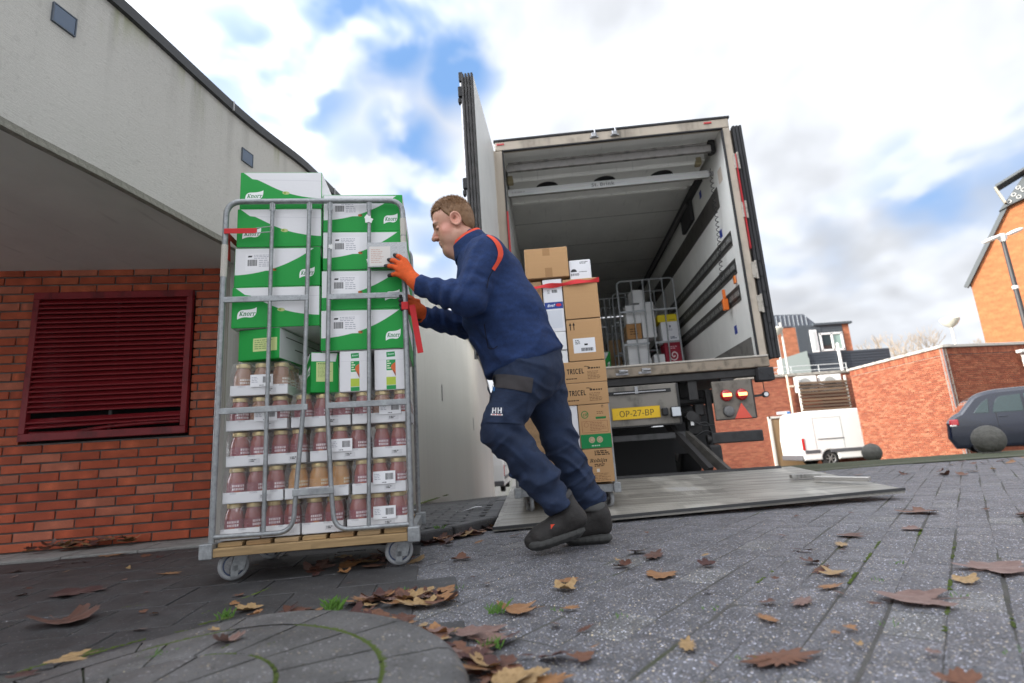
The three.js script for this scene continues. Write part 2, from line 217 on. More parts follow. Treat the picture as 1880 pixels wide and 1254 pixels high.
{ // rounded kerb corner in the foreground: curved stones round a patch of wedge tiles
  const kerb = struct('kerb'), [cx, cz, R] = KC, hgt = (x) => .075 * smooth(-1.45, -.55, x), r = rng(31);
  const kM = [1, .9, 1.1].map((k) => std(C(2.1 * k, 2.05 * k, 1.9 * k), 1, { map: tSpeck2, bumpMap: tSpeck2, bumpScale: .0025, roughnessMap: rep(tRough, .5) }));
  const prof = [[-.12, 0], [-.02, 0], [-.008, .0], [.012, -.004], [.026, -.014], [.034, -.03], [.036, -.1]];
  const ring = (r0, pr, a0, a1, n) => { const pos = [], uv = [], idx = []; for (let i = 0; i <= n; i++) { const a = lerp(a0, a1, i / n); pr.forEach(([dr, dy], j) => { const rr = r0 + dr, x = cx + Math.cos(a) * rr, z = cz - Math.sin(a) * rr; pos.push(x, hgt(x) + dy, z); uv.push(a * r0, dr * 1 + dy); if (i && j) { const m = pr.length, q = i * m + j; idx.push(q, q - 1, q - m, q - 1, q - m - 1, q - m); } }); } const g = new THREE.BufferGeometry(); g.setAttribute('position', new THREE.Float32BufferAttribute(pos, 3)); g.setAttribute('uv', new THREE.Float32BufferAttribute(uv, 2)); g.setIndex(idx); g.computeVertexNormals(); return g; };
  const nK = 10; for (let i = 0; i < nK; i++) { const a0 = -.9 + i * .42, a1 = a0 + .42 - .008; part('kerb_stone', ring(R - .036, prof, a0, a1, 12), kM[i % 3], kerb); }
  const tops = [[-.094, -.02], [-.09, -.0], [.0, .0], [.09, .0], [.094, -.02]];
  for (const [rr, n] of [[.385, 12], [.195, 7]]) for (let i = 0; i < n; i++) { const a0 = -.9 + i * 4.2 / n, a1 = a0 + 4.2 / n - .005 / rr; part('paving_wedge', ring(rr, tops, a0, a1, 8), kM[(r() * 3) | 0], kerb); }
  part('paving_wedge', ring(.05, [[-.045, -.002], [.05, -.001]], -.9, 3.3, 14), kM[1], kerb);
  const bed = std(C(.085, .09, .06), .95, { bumpMap: rep(tFine, .1), bumpScale: .004 });
  part('bedding', ring(.3, [[-.29, -.006], [0, -.006], [.3, -.006]], -.95, 3.3, 32), bed, kerb);
}
{ // moss and tufts of grass in the joints
  const r = rng(41), gs = [], blades = [];
  const cushion = (x, z, y, s) => { const g = new THREE.IcosahedronGeometry(1, 1), p = g.attributes.position, o = r() * 50; for (let i = 0; i < p.count; i++) { const k = .75 + .6 * noise3(p.getX(i) * 2 + o, p.getY(i) * 2, p.getZ(i) * 2); p.setXYZ(i, p.getX(i) * k, p.getY(i) * k, p.getZ(i) * k); } g.computeVertexNormals(); gs.push(g.scale(s * (.8 + .6 * r()), s * .42, s * (.8 + .6 * r())).translate(x, y, z)); };
  const seam = (x0, z0, x1, z1, dens, s, y = 0) => { const L = Math.hypot(x1 - x0, z1 - z0), n = L * dens | 0; for (let i = 0; i < n; i++) { const t = r(), q = noise3(lerp(x0, x1, t) * 9, lerp(z0, z1, t) * 9, 3); if (q < .42) continue; cushion(lerp(x0, x1, t) + (r() - .5) * s * 1.3, lerp(z0, z1, t) + (r() - .5) * s * 1.3, (typeof y === 'function' ? y(lerp(x0, x1, t)) : y) - .002, s * (.35 + .75 * r() * q)); } };
  const [cx, cz] = KC, hgt = (x) => .075 * smooth(-1.45, -.55, x);
  const arc = (rr, a0, a1, dens, s) => { const n = 26; for (let i = 0; i < n; i++) { const a = lerp(a0, a1, i / n), b = lerp(a0, a1, (i + 1) / n); seam(cx + Math.cos(a) * rr, cz - Math.sin(a) * rr, cx + Math.cos(b) * rr, cz - Math.sin(b) * rr, dens, s, hgt); } };
  arc(.482, .1, 2.1, 620, .0075); arc(.29, .3, 2.2, 340, .006); arc(.655, 1.1, 2.6, 300, .006);
  for (const a of [.75, 1.08, 1.4, 1.72, 2.0]) seam(cx + Math.cos(a) * .3, cz - Math.sin(a) * .3, cx + Math.cos(a) * .47, cz - Math.sin(a) * .47, 400, .006, hgt);
  seam(-1.34, -1.42, -1.15, -1.72, 560, .0085); seam(-1.15, -1.72, -.75, -1.86, 330, .007); seam(-1.5, -1.55, -1.36, -1.55, 260, .006); seam(-1.55, -2.1, -1.25, -2.2, 160, .006); seam(-.75, -1.86, -.45, -1.8, 400, .008);
  seam(-1.1, -1.95, -1.02, -2.3, 260, .006); seam(-.5, -2.0, -.42, -2.35, 160, .005);
  // joints of the road paving
  const a39 = 39 * D2R; for (let i = 0; i < 30; i++) { const L = (.06 + .2 * r()), k = Math.round((r() * 18 - 6)) * .122 , b = .9 + r() * 2.2, x = Math.cos(a39) * k + Math.sin(a39) * b, z = Math.sin(a39) * k - Math.cos(a39) * b; if (x < roadEdge(z) + .1 || z > -1) continue; seam(x, z, x + Math.sin(a39) * L, z - Math.cos(a39) * L, 200, .005, -.003); }
  seam(-2.0, -4.6, -1.5, -6.6, 300, .012, .07); seam(-1.5, -6.6, -1.2, -9, 160, .02, (x) => T(x, -8) + .1);
  const tuft = (x, z, y, n, h) => { for (let i = 0; i < n; i++) { const a = r() * 6.28, l = h * (.5 + .8 * r()), lean = .25 + .7 * r(), bx = x + (r() - .5) * .05, bz = z + (r() - .5) * .03, w = .0016; const P = [[bx - w, y, bz], [bx + w, y, bz], [bx + Math.cos(a) * l * lean * .4, y + l * .62, bz + Math.sin(a) * l * lean * .4], [bx + Math.cos(a) * l * lean, y + l * .9, bz + Math.sin(a) * l * lean]]; const g = new THREE.BufferGeometry(); g.setAttribute('position', new THREE.Float32BufferAttribute([...P[0], ...P[1], ...P[2], ...P[1], ...P[3], ...P[2]], 3)); g.setAttribute('uv', new THREE.Float32BufferAttribute(new Array(12).fill(0), 2)); g.computeVertexNormals(); blades.push(g); } };
  tuft(-.56, -1.66, .05, 70, .035); tuft(-.98, -1.86, 0, 40, .028); tuft(-.1, -1.72, 0, 40, .03); tuft(-.72, -1.42, .045, 50, .02); tuft(-.86, -1.36, .04, 40, .02); tuft(-.1, -1.42, 0, 25, .025); tuft(-.5, -3.3, .05, 30, .03); for (let i = 0; i < 14; i++) tuft(-.5 + r() * 2.3, -1.15 - r() * 1.4, 0, 7, .012);
  struct('moss', merge(gs), std(C(.1, .145, .02), .95, { bumpMap: rep(tFine, .04), bumpScale: .003 }), 'stuff');
  struct('grass', merge(blades), std(C(.1, .22, .03), .7), 'stuff');
}
{ // low concrete edging at the back of the square, behind the stone balls
  const k = thing('edging_kerb', 'low mossy concrete edging behind the two stone balls', 'kerb', [0, 0, 0]);
  const m = std(C(.12, .125, .085), .95, { map: rep(tMottle, .8), bumpMap: rep(tNoise, .2), bumpScale: .006 }), P = [[3.4, -7.05], [4.3, -7.25], [5.2, -7.4], [6.2, -7.35], [7.2, -7.15], [8.3, -6.8], [9.6, -6.3]];
  for (let i = 0; i + 1 < P.length; i++) { const [x0, z0] = P[i], [x1, z1] = P[i + 1]; const L = Math.hypot(x1 - x0, z1 - z0), o = part('kerb_stone', metric(rbox(L - .01, .12, .2, .02, 0, 0, 0, 2)), m, k); o.position.set((x0 + x1) / 2, -.052, (z0 + z1) / 2); o.rotation.y = -Math.atan2(z1 - z0, x1 - x0); }
  struct('verge', sheet(lin(3.4, 14, 12), lin(-7.2, -13.5, 12), (x, z) => T(x, z) + .012 * smooth(-7.2, -7.6, z)), std(C(.075, .085, .045), .95, { map: rep(tMottle, .9), bumpMap: rep(tNoise, .3), bumpScale: .02 }));
}
// ---------- building on the near side: curved white wall over a recessed brick wall ----------
{
  const b = thing('concrete_wall', 'long curved off-white rendered wall with dark roof edge', 'wall');
  const tw = paint(2048, 512, (g, w, h) => { // u 0..10 m from z=2 on, v 2.0..3.2 m : dirt runs and algae that hang from the roof edge
    const im = g.createImageData(w, h); const r = rng(51);
    for (let j = 0; j < h; j++) for (let i = 0; i < w; i++) { const u = i / w * 10, v = j / h * 1.2; const n = fbm(u * 1.3, v * 1.5, 1, 5), f = hash3(i, j, 9), pit = smooth(.74, .8, fbm(u * 38, v * 38, 3, 2)); const run = smooth(.5, .8, fbm(u * 11, v * .5, 5, 5)) * smooth(1.0, .0, v), al = smooth(.5, .74, fbm(u * 13, v * .9, 9, 5)) * smooth(.5, .0, v + .3 * noise3(u * 9, 0, 2)); let k = 214 * (.95 + .08 * n) + (f - .5) * 10 - pit * 7 - run * 16; const q = (j * w + i) * 4; im.data[q] = k - al * 62; im.data[q + 1] = k - 2 - al * 54; im.data[q + 2] = k - 8 - al * 95; im.data[q + 3] = 255; }
    g.putImageData(im, 0, 0);
  });
  tw.wrapS = THREE.MirroredRepeatWrapping; tw.wrapT = THREE.ClampToEdgeWrapping;
  const render = std(C(.84, .835, .82), .9, { map: tw, bumpMap: rep(tFine, .25), bumpScale: .003 });
  const zs = []; for (let z = 0; z > -29; z -= z > -5 ? .1 : .35) zs.push(z); let s = 0; const S = zs.map((z, i) => i ? s += Math.hypot(wallX(z) - wallX(zs[i - 1]), z - zs[i - 1]) : 0);
  const band = (i0, i1, lo, hi, off, mat, name, uvScale) => { const pos = [], uv = [], idx = []; let k = 0; for (let i = i0; i <= i1; i++) { const z = zs[i], x = wallX(z) + off, tk = name === 'drip_edge' ? -.04 : -.24, rows = [[0, lo(z)], [0, hi(z)], [tk, hi(z)], [tk, lo(z)], [0, lo(z)]]; rows.forEach(([dx, y], j) => { pos.push(x + dx, y, z); uv.push(uvScale ? S[i] / 10 : S[i], uvScale ? 1 - (3.2 - y) / 1.2 + dx : y + dx); if (i > i0 && j) { const q = k * 5 + j; idx.push(q, q - 5, q - 1, q - 1, q - 5, q - 6); } }); k++; } const g = new THREE.BufferGeometry(); g.setAttribute('position', new THREE.Float32BufferAttribute(pos, 3)); g.setAttribute('uv', new THREE.Float32BufferAttribute(uv, 2)); g.setIndex(idx); const f = g.toNonIndexed(); f.computeVertexNormals(); return part(name, f, mat, b); };
  const cut = zs.findIndex((z) => z <= -3.95), N = zs.length - 1;
  const face = (i0, i1, lo, hi) => { // smooth-shaded outer face in a fine grid
    const pos = [], uv = [], idx = [], m = 9; for (let i = i0; i <= i1; i++) for (let j = 0; j <= m; j++) { const y = lerp(lo(zs[i]), hi(zs[i]), j / m); pos.push(wallX(zs[i]), y, zs[i]); uv.push(S[i] / 10, 1 - (3.2 - y) / 1.2); if (i > i0 && j) { const q = (i - i0) * (m + 1) + j; idx.push(q, q - m - 1, q - 1, q - 1, q - m - 1, q - m - 2); } } const g = new THREE.BufferGeometry(); g.setAttribute('position', new THREE.Float32BufferAttribute(pos, 3)); g.setAttribute('uv', new THREE.Float32BufferAttribute(uv, 2)); g.setIndex(idx); g.computeVertexNormals(); part('wall_face', g, render, b); };
  const base = (z) => T(wallX(z), z) - .1;
  face(0, cut, () => 2.1, () => 3.12); face(cut, N, base, () => 3.12);
  band(0, cut, () => 2.1, () => 3.118, -.004, render, 'wall_core', 1); band(cut, N, base, () => 3.118, -.004, render, 'wall_core', 1);
  band(0, cut + 1, () => 2.06, () => 2.1, .004, std(C(.33, .32, .27), .95, { map: rep(tMottle, .15), bumpMap: rep(tNoise, .05), bumpScale: .006 }), 'drip_edge');
  band(0, N, () => 3.12, () => 3.19, .03, std(C(.03, .031, .033), .5), 'roof_trim');
  for (let i = 8; i < N; i += 14) { const z = zs[i], o = part('trim_joint', box(.012, .074, .012), std(C(.4, .4, .4), .5), b); o.position.set(wallX(z) + .03, 3.156, z); }
  const blue = phy(C(.035, .075, .14), .25, { clearcoat: .5 }), fr = std(C(.08, .1, .13), .5);
  for (const [z, y] of [[-2.37, 2.803], [-3.802, 2.845]]) { const t = Math.atan2(wallX(z - .05) - wallX(z + .05), .1), o = part('blue_tile', rbox(.012, .098, .11, .003), blue, b); o.position.set(wallX(z) + .004, y, z); o.rotation.y = -t; part('rim', merge([box(.016, .006, .122, 0, .052, 0), box(.016, .006, .122, 0, -.052, 0), box(.016, .098, .006, 0, 0, .058), box(.016, .098, .006, 0, 0, -.058)]), fr, o); }
  for (const [z, y] of [[-9.1, 1.55], [-12.5, 1.2], [-7.2, 2.3]]) { const o = part('stain', box(.003, .28, .07), std(C(.06, .06, .06), .9), b); o.position.set(wallX(z) + .003, y, z); o.userData.label = 'dark narrow slot in the pale wall'; o.name = 'weep_slot'; }
  part('return_wall', metric(box(.5, 3, .3, -2.02, 1, -4.27, 0, 9 * D2R)), render, b);
  // underside and roof of the overhang
  const sof = std(C(.78, .78, .76), .9, { map: rep(tClean, 1.4), bumpMap: rep(tNoise, .5), bumpScale: .003 });
  const sp = new THREE.Shape(), zz = zs.filter((z) => z >= -4.2 && z < 0); sp.moveTo(-5.2, 0); sp.lineTo(wallX(0) - .036, 0); zz.forEach((z) => sp.lineTo(wallX(z) - .036, -z)); sp.lineTo(-5.2, 4.2); sp.closePath();
  part('soffit', metric(new THREE.ExtrudeGeometry(sp, { depth: .12, bevelEnabled: false }).rotateX(-Math.PI / 2).translate(0, 2.07, 0)), sof, b);
  part('roof_slab', metric(new THREE.ExtrudeGeometry(sp, { depth: .1, bevelEnabled: false }).rotateX(-Math.PI / 2).translate(0, 3.0, 0)), std(C(.1, .1, .1), .9), b);
}
{ // brick wall under the overhang
  const w = thing('brick_wall', 'orange-red brick wall under the concrete overhang beside the loaded trolley', 'wall', [-2.95, 0, -4.0], 9 * D2R);
  const tB = tex(512, 256, (u, v, x, y) => { const n = fbm(u * 10, v * 5, 2.5, 6, 0), f = hash3(x, y, 4), d = smooth(.52, .75, fbm(u * 5, v * 5, 7.5, 5)); const k = .82 + .3 * (n - .5) + .12 * (f - .5); return [lerp(k, .95, d * .4), lerp(k * .98, .95, d * .45), lerp(k * .95, .95, d * .5)]; }, true); tB.repeat.set(1 / .8, 1 / .5);
  const bm = [[.72, .16, .075], [.76, .19, .09], [.66, .14, .065], [.72, .23, .14], [.6, .125, .06]].map((c) => std(C(...c), .82, { map: tB, bumpMap: rep(tNoise, .06), bumpScale: .0022 }));
  const r = rng(61), L = .2545, Hc = .0668, vs = Array.from({ length: 8 }, (_, i) => { const g = new RoundedBoxGeometry(L - .011, Hc - .012, .09, 1, .003); return metric(g, 1, r() * 3, r() * 3); });
  const vent = (u0, u1, y) => u1 > -.638 && u0 < .487 && y > .755 && y < 1.9, rest = [];
  for (let j = 0; j < 31; j++) for (let i = -13; i < 4; i++) {
    const u = .79 - (3 - i) * L + (j & 1 ? L / 2 : 0) - L / 2, y = .014 + (j + .5) * Hc; let u0 = u - L / 2, u1 = u + L / 2; if (u0 > .7) continue;
    let g = vs[(r() * 8) | 0], sx = 1, cu = u; if (vent(u0, u1, y)) { if (u0 < -.638) u1 = -.638; else if (u1 > .487) u0 = .487; else continue; if (u1 - u0 < .03) continue; sx = (u1 - u0 - .01) / (L - .011); cu = (u0 + u1) / 2; }
    const m = bm[Math.min(4, (r() * 5) | 0)], zo = -.045 + (r() - .5) * .003;
    if (u > -1.75) { const o = part('brick', g, m, w); o.position.set(cu, y, zo); o.scale.x = sx; o.rotation.z = (r() - .5) * .006; } else rest.push(g.clone().scale(sx, 1, 1).translate(cu, y, zo));
  }
  const o = part('bricks', merge(rest), bm[0], w); o.userData.kind = 'stuff';
  part('mortar', metric(merge([box(3.0, 2.2, .08, -2.155, 1, -.052), box(.24, 2.2, .08, .625, 1, -.052), box(1.16, .85, .08, -.075, .33, -.052), box(1.16, .3, .08, -.075, 2.0, -.052)])), std(C(.2, .19, .18), .95, { map: rep(tMottle, .4), bumpMap: rep(tFine, .1), bumpScale: .003 }), w);
  // louvred vent
  const v = thing('louvre_vent', 'dark red metal louvre vent with bent lower slats in the brick wall', 'vent', [-2.95 - .075 * .988, 0, -4.0 + .075 * .156], 9 * D2R);
  const red = std(C(.3, .018, .028), .5, { map: rep(tScuff, .5), bumpMap: rep(tNoise, .1), bumpScale: .0006 });
  const W2 = .555, y0 = .772, y1 = 1.884; for (const [g, n] of [[rbox(W2 * 2, .055, .05, .004, 0, y1 - .0275, .012), 'frame_rail'], [rbox(W2 * 2, .055, .05, .004, 0, y0 + .0275, .012), 'frame_rail'], [rbox(.042, y1 - y0 - .11, .05, .004, -W2 + .021, (y0 + y1) / 2, .012), 'frame_stile'], [rbox(.042, y1 - y0 - .11, .05, .004, W2 - .021, (y0 + y1) / 2, .012), 'frame_stile']]) part(n, metric(g), red, v);
  const ns = 27, p = (y1 - y0 - .11) / ns; const gs = metric(merge([rbox(W2 * 2 - .086, .05, .006, .002, 0, 0, 0).rotateX(-.75), cyl(.008, .008, W2 * 2 - .086, 0, -.014, .019, 'x', 10)]));
  for (let i = 0; i < ns; i++) { if (i === 3 || i === 0) continue; const o2 = part('slat', gs, red, v); o2.position.set(0, y0 + .055 + (i + .5) * p, .008); if (i === 1) { o2.rotation.z = .018; o2.position.y += .006; } if (i === 2) o2.rotation.z = .008; if (i === 4) o2.rotation.z = -.004; if (i === 9) { o2.rotation.x = .2; } }
  const bent = part('slat', metric(pipe([[-.5, .83, .0], [-.25, .822, -.005], [.0, .85, .012], [.25, .862, .012], [.5, .866, .005]], .014, .1, 8)), red, v); bent.userData.label = 'bent loose slat';
  for (const x of [-.0, .0]) part('mullion', box(.02, y1 - y0 - .1, .012, x + .01, (y0 + y1) / 2, -.02 - x), std(C(.2, .2, .2), .6), v).scale.x = x ? 1 : 1;
  part('back_panel', box(W2 * 2 + .1, y1 - y0 + .12, .02, 0, (y0 + y1) / 2, -.13), std(C(.012, .011, .012), .9), v);
}
// ---------- roll cages and their loads ----------
function grid(g, pos, uv, idx, P, w, h, n, uvr = [0, 0, 1, 1]) { const b = pos.length / 3; for (let j = 0; j <= n; j++) for (let i = 0; i <= n; i++) { const q = P(i / n, j / n); pos.push(...q); uv.push(lerp(uvr[0], uvr[2], i / n), lerp(uvr[1], uvr[3], j / n)); } for (let j = 0; j < n; j++) for (let i = 0; i < n; i++) { const a = b + j * (n + 1) + i; idx.push(a, a + 1, a + n + 2, a, a + n + 2, a + n + 1); } }
// carton with softened edges; material groups +x,-x,+y,-y,+z,-z, edges; sits on y=0, front face at z=0 looking +z
function cartonGeo(w, h, d, c = .003, seed = 1, bulge = .003) {
  const pos = [], uv = [], idx = [], g = new THREE.BufferGeometry(), x0 = -w / 2, x1 = w / 2, z0 = -d, n = 4, r = rng(seed), ph = r() * 9;
  const bl = (s, t, k) => k * bulge * 16 * s * (1 - s) * t * (1 - t) * (.5 + noise3(s * 2 + ph, t * 2, ph));
  const a0 = x0 + c, a1 = x1 - c, b0 = c, b1 = h - c, c0 = z0 + c, c1 = -c, L = lerp;
  const faces = [(s, t) => [x1 + bl(s, t, 1), L(b0, b1, t), L(c1, c0, s)], (s, t) => [x0 - bl(s, t, 1), L(b0, b1, t), L(c0, c1, s)], (s, t) => [L(a0, a1, s), h + bl(s, t, .6), L(c1, c0, t)], (s, t) => [L(a0, a1, s), 0, L(c0, c1, t)], (s, t) => [L(a0, a1, s), L(b0, b1, t), bl(s, t, 1)], (s, t) => [L(a1, a0, s), L(b0, b1, t), z0 - bl(s, t, 1)]];
  let start = 0; faces.forEach((F, i) => { grid(g, pos, uv, idx, F, 0, 0, n); g.addGroup(start, idx.length - start, i); start = idx.length; });
  const quad = (p) => { const b = pos.length / 3; p.forEach((q) => { pos.push(...q); uv.push(q[0] + q[2], q[1]); }); idx.push(b, b + 1, b + 2, b, b + 2, b + 3); };
  for (const [sx, X, A] of [[1, x1, a1], [-1, x0, a0]]) { for (const [Z, Cz] of [[0, c1], [z0, c0]]) quad([[A, b0, Z], [X, b0, Cz], [X, b1, Cz], [A, b1, Z]]); for (const [Y, Bv] of [[h, b1], [0, b0]]) quad([[X, Bv, c0], [A, Y, c0], [A, Y, c1], [X, Bv, c1]]); }
  for (const [Z, Cz] of [[0, c1], [z0, c0]]) for (const [Y, Bv] of [[h, b1], [0, b0]]) quad([[a0, Bv, Z], [a1, Bv, Z], [a1, Y, Cz], [a0, Y, Cz]]);
  g.addGroup(start, idx.length - start, 6);
  g.setAttribute('position', new THREE.Float32BufferAttribute(pos, 3)); g.setAttribute('uv', new THREE.Float32BufferAttribute(uv, 2)); g.setIndex(idx); g.computeVertexNormals(); return g;
}
let cartonSeed = 100;
function carton(root, [x, y, z], w, h, d, mats, label, group, turn = 0) { // root: {pos,yaw} frame the carton stands in
  const t = thing('carton', label, 'box', [0, 0, 0], 0, group), m = Array.isArray(mats) ? mats : [mats, mats, mats, mats, mats, mats, mats];
  place(t, root, x, y, z, turn); part('box_body', cartonGeo(w, h, d, .003, cartonSeed++), m, t); return t;
}
function place(o, root, x, y, z, turn = 0) { const p = V(x, y, z).applyAxisAngle(V(0, 1, 0), root.yaw); o.position.set(root.pos[0] + p.x, root.pos[1] + p.y, root.pos[2] + p.z); o.rotation.y = root.yaw + turn; }
// --- printed faces
const pm = (t, r = .6) => std(C(.92, .92, .92), r, { map: t, bumpMap: rep(tNoise, .25), bumpScale: .0004 });
const strokes = (g, x, y, w, n, lh, col, r, th = .45) => { g.fillStyle = col; for (let i = 0; i < n; i++) { let q = x; const end = x + w * (.6 + .4 * r()); while (q < end) { const l = lh * (.5 + 1.6 * r()); g.fillRect(q, y + i * lh, Math.min(l, end - q), lh * th); q += l + lh * .35; } } };
const barcode = (g, x, y, w, h, r) => { g.fillStyle = '#222'; let q = x; while (q < x + w) { const l = w * (.008 + .024 * r()); g.fillRect(q, y, l, h); q += l + w * (.01 + .02 * r()); } };
const leafLogo = (g, x, y, w, h, fill = '#fff', ink = '#0b7a36') => { g.save(); g.translate(x, y); g.fillStyle = fill; g.beginPath(); g.moveTo(w, 0); g.bezierCurveTo(w * 1.02, h * .5, w * .95, h * .95, w * .55, h * .84); g.bezierCurveTo(w * .3, h * .78, w * .12, h * .9, 0, h); g.bezierCurveTo(-w * .02, h * .55, w * .02, h * .22, w * .3, h * .2); g.bezierCurveTo(w * .6, h * .2, w * .85, h * .16, w, 0); g.fill(); g.fillStyle = ink; g.font = `italic bold ${h * .5}px serif`; g.textAlign = 'center'; g.textBaseline = 'middle'; g.fillText('Knorr', w * .5, h * .53, w * .84); g.restore(); };
const GREEN = '#00a03c', OFFW = '#f1f0f2';
const stickerA = (g, x, y, w, h, r) => { g.fillStyle = '#f7f6f8'; g.fillRect(x, y, w, h); g.fillStyle = '#222'; g.save(); g.translate(x + w * .08, y + h * .12); g.transform(1, 0, -.3, 1, 0, 0); g.fillRect(4, 0, w * .14, h * .09); g.restore(); strokes(g, x + w * .3, y + h * .08, w * .6, 3, h * .09, 'rgba(90,90,110,.55)', r, .35); barcode(g, x + w * .08, y + h * .35, w * .34, h * .36, r); strokes(g, x + w * .48, y + h * .38, w * .45, 4, h * .11, 'rgba(100,100,120,.5)', r, .35); };
const knorrA = paint(640, 320, (g, w, h) => { const r = rng(71); g.fillStyle = GREEN; g.fillRect(0, 0, w, h); g.fillStyle = OFFW; g.beginPath(); g.moveTo(0, 0); g.lineTo(w * .93, h * .02); g.bezierCurveTo(w * .75, h * .3, w * .45, h * .68, 0, h * .7); g.fill(); stickerA(g, w * .12, h * .14, w * .33, h * .46, r); leafLogo(g, w * .76, h * .52, w * .18, h * .3); g.fillStyle = '#b9682c'; g.beginPath(); g.ellipse(w * .46, h * .575, w * .028, h * .035, .1, 0, 7); g.fill(); g.fillStyle = '#7a3a1c'; g.beginPath(); g.ellipse(w * .475, h * .57, w * .014, h * .02, .3, 0, 7); g.fill(); });
const knorrB = paint(640, 320, (g, w, h) => { const r = rng(72); g.fillStyle = GREEN; g.fillRect(0, 0, w, h); g.fillStyle = OFFW; g.beginPath(); g.moveTo(w * .03, 0); g.lineTo(w, 0); g.lineTo(w, h * .74); g.bezierCurveTo(w * .55, h * .68, w * .4, h * .4, w * .2, h * .2); g.lineTo(w * .14, h * .18); g.fill(); g.strokeStyle = 'rgba(150,150,160,.5)'; g.lineWidth = 2; g.beginPath(); g.moveTo(w * .18, h * .2); g.lineTo(w, h * .24); g.stroke(); leafLogo(g, w * .06, h * .5, w * .22, h * .3); g.fillStyle = '#c9d08a'; g.beginPath(); g.ellipse(w * .56, h * .58, w * .045, h * .045, .1, 0, 7); g.fill(); g.fillStyle = '#8fae3e'; g.beginPath(); g.ellipse(w * .545, h * .575, w * .016, h * .03, .6, 0, 7); g.fill(); });
const greenM = std(new THREE.Color(GREEN), .55), offM = M.cardWhite;
const tKnEnd = paint(320, 320, (g, w, h) => { g.fillStyle = GREEN; g.fillRect(0, 0, w, h); g.fillStyle = OFFW; g.beginPath(); g.moveTo(0, 0); g.lineTo(w, 0); g.lineTo(w, h * .55); g.quadraticCurveTo(w * .4, h * .5, 0, h * .2); g.fill(); });
const KA = [pm(tKnEnd), greenM, offM, offM, pm(knorrA), greenM, greenM], KB = [offM, greenM, offM, offM, pm(knorrB), greenM, greenM];

// --- the cage itself: local x along the fence, fence planes at z=0 and z=-dp
function rollCage(label, pos, yaw, fw = .84, dp = .64, H = 1.745, group) {
  const t = thing('roll_cage', label, 'trolley', pos, yaw, group), a = fw / 2, y0 = .178;
  for (const z of [0, -dp]) {
    const f = part('fence', pipe([[-a, .12, z], [-a, H, z], [a, H, z], [a, .12, z]], .0135, .075, 10, 7), M.galv, t);
    const bars = [[[-a * .49, H - .008, z + .001], [-a * .5, .18, z]], [[a * .61, H - .008, z], [a * .56, .18, z]]];
    for (const b of bars) part('upright', pipe(b, .0095, 0, 8), M.galv, f);
    part('upright', pipe([[-a * .075, H - .008, z], [-a * .115, .74, z], [-a * .18, .37, z], [-a * .21, .185, z], [-a + .004, .19, z]], .0105, .07, 8), M.galv, f);
    part('upright', pipe([[a * .16, H - .008, z], [a * .13, .74, z], [a * .175, .36, z], [a * .21, .178, z], [a - .004, .178, z]], .0105, .07, 8), M.galv, f);
    for (const y of [H * .714, H * .416]) { const k = y > 1 ? 0 : -.035; part('rail', metric(rbox(a * .93, .028, .009, .003, -a * .535, y, z + .006)), M.galv, f); part('rail', metric(rbox(a * .87, .028, .009, .003, a * .565, y, z + .006)), M.galv, f); }
    part('rail', metric(rbox(a * .42, .03, .01, .003, -.002, .35, z + .007)), M.galv, f);
    for (const x of [-a * .49, -a * .075, a * .16, a * .61]) part('weld_plate', metric(rbox(.026, .045, .006, .002, x, H - .03, z + .003)), M.galv, f);
  }
  const fr = part('base_frame', metric(merge([bar([-a, .132, -dp], [a, .132, -dp], .012, .02), ...[-1, 1].map((s) => box(.03, .05, dp + .02, s * (a + .004), .135, -dp / 2))])), M.galv, t);
  for (const s of [-1, 1]) for (const z of [.008, -dp]) part('corner_bracket', metric(rbox(.055, .066, .05, .006, s * (a + .012), .136, z)), M.galv, fr);
  const wood = WOOD;
  for (const z of [.012, -dp / 2, -dp + .02]) part('bearer', metric(rbox(fw - .03, .034, .05, .003, 0, .127, z - .012), .5, z, z * 3), wood[0], t);
  for (let i = 0; i < 7; i++) { const o = part('deck_board', metric(rbox(.1, .018, dp - .02, .003, 0, 0, 0), .5, i * .3, 0), wood[i % 3], t); o.position.set(-a + .07 + i * (fw - .14) / 6, .1535, -dp / 2); }
  const cas = [[-a + .075, -.05, .5], [a - .06, -.05, .06], [-a + .075, -dp + .07, .35], [a - .075, -dp + .07, -.3]];
  for (const [x, z, turn] of cas) castor(t, x, z, turn);
  return t;
}
const WOOD = [[.5, .36, .2], [.42, .28, .15], [.56, .42, .26]].map((c) => std(C(...c), .85, { map: tex(256, 256, (u, v) => { const k = .62 + .5 * fbm(u * 3 + .4 * fbm(u * 5, v * 5, 3, 3), v * 30, 2.5, 5); return [k, k * .97, k * .92]; }, true), bumpMap: rep(tNoise, .1), bumpScale: .001 }));
const tyreG = new THREE.TorusGeometry(.052, .011, 10, 28).scale(1, 1, 1.25), hubG = merge([cyl(.045, .045, .022, 0, 0, 0, 'z', 28), cyl(.02, .02, .034, 0, 0, 0, 'z', 16), cyl(.008, .008, .046, 0, 0, 0, 'z', 8)]), greyTyre = std(C(.33, .34, .35), .7, { bumpMap: rep(tFine, .05), bumpScale: .0006 }), navyRim = std(C(.05, .07, .13), .5);
const forkG = merge([rbox(.055, .07, .004, .0015, .0, .075, .024).applyMatrix4(new THREE.Matrix4().makeShear(0, 0, .25, 0, 0, 0)), rbox(.055, .07, .004, .0015, .0, .075, -.024).applyMatrix4(new THREE.Matrix4().makeShear(0, 0, .25, 0, 0, 0)), rbox(.03, .05, .004, .0015, .0, .04, .024), rbox(.03, .05, .004, .0015, .0, .04, -.024), rbox(.062, .006, .054, .002, .024, .11, 0)]);
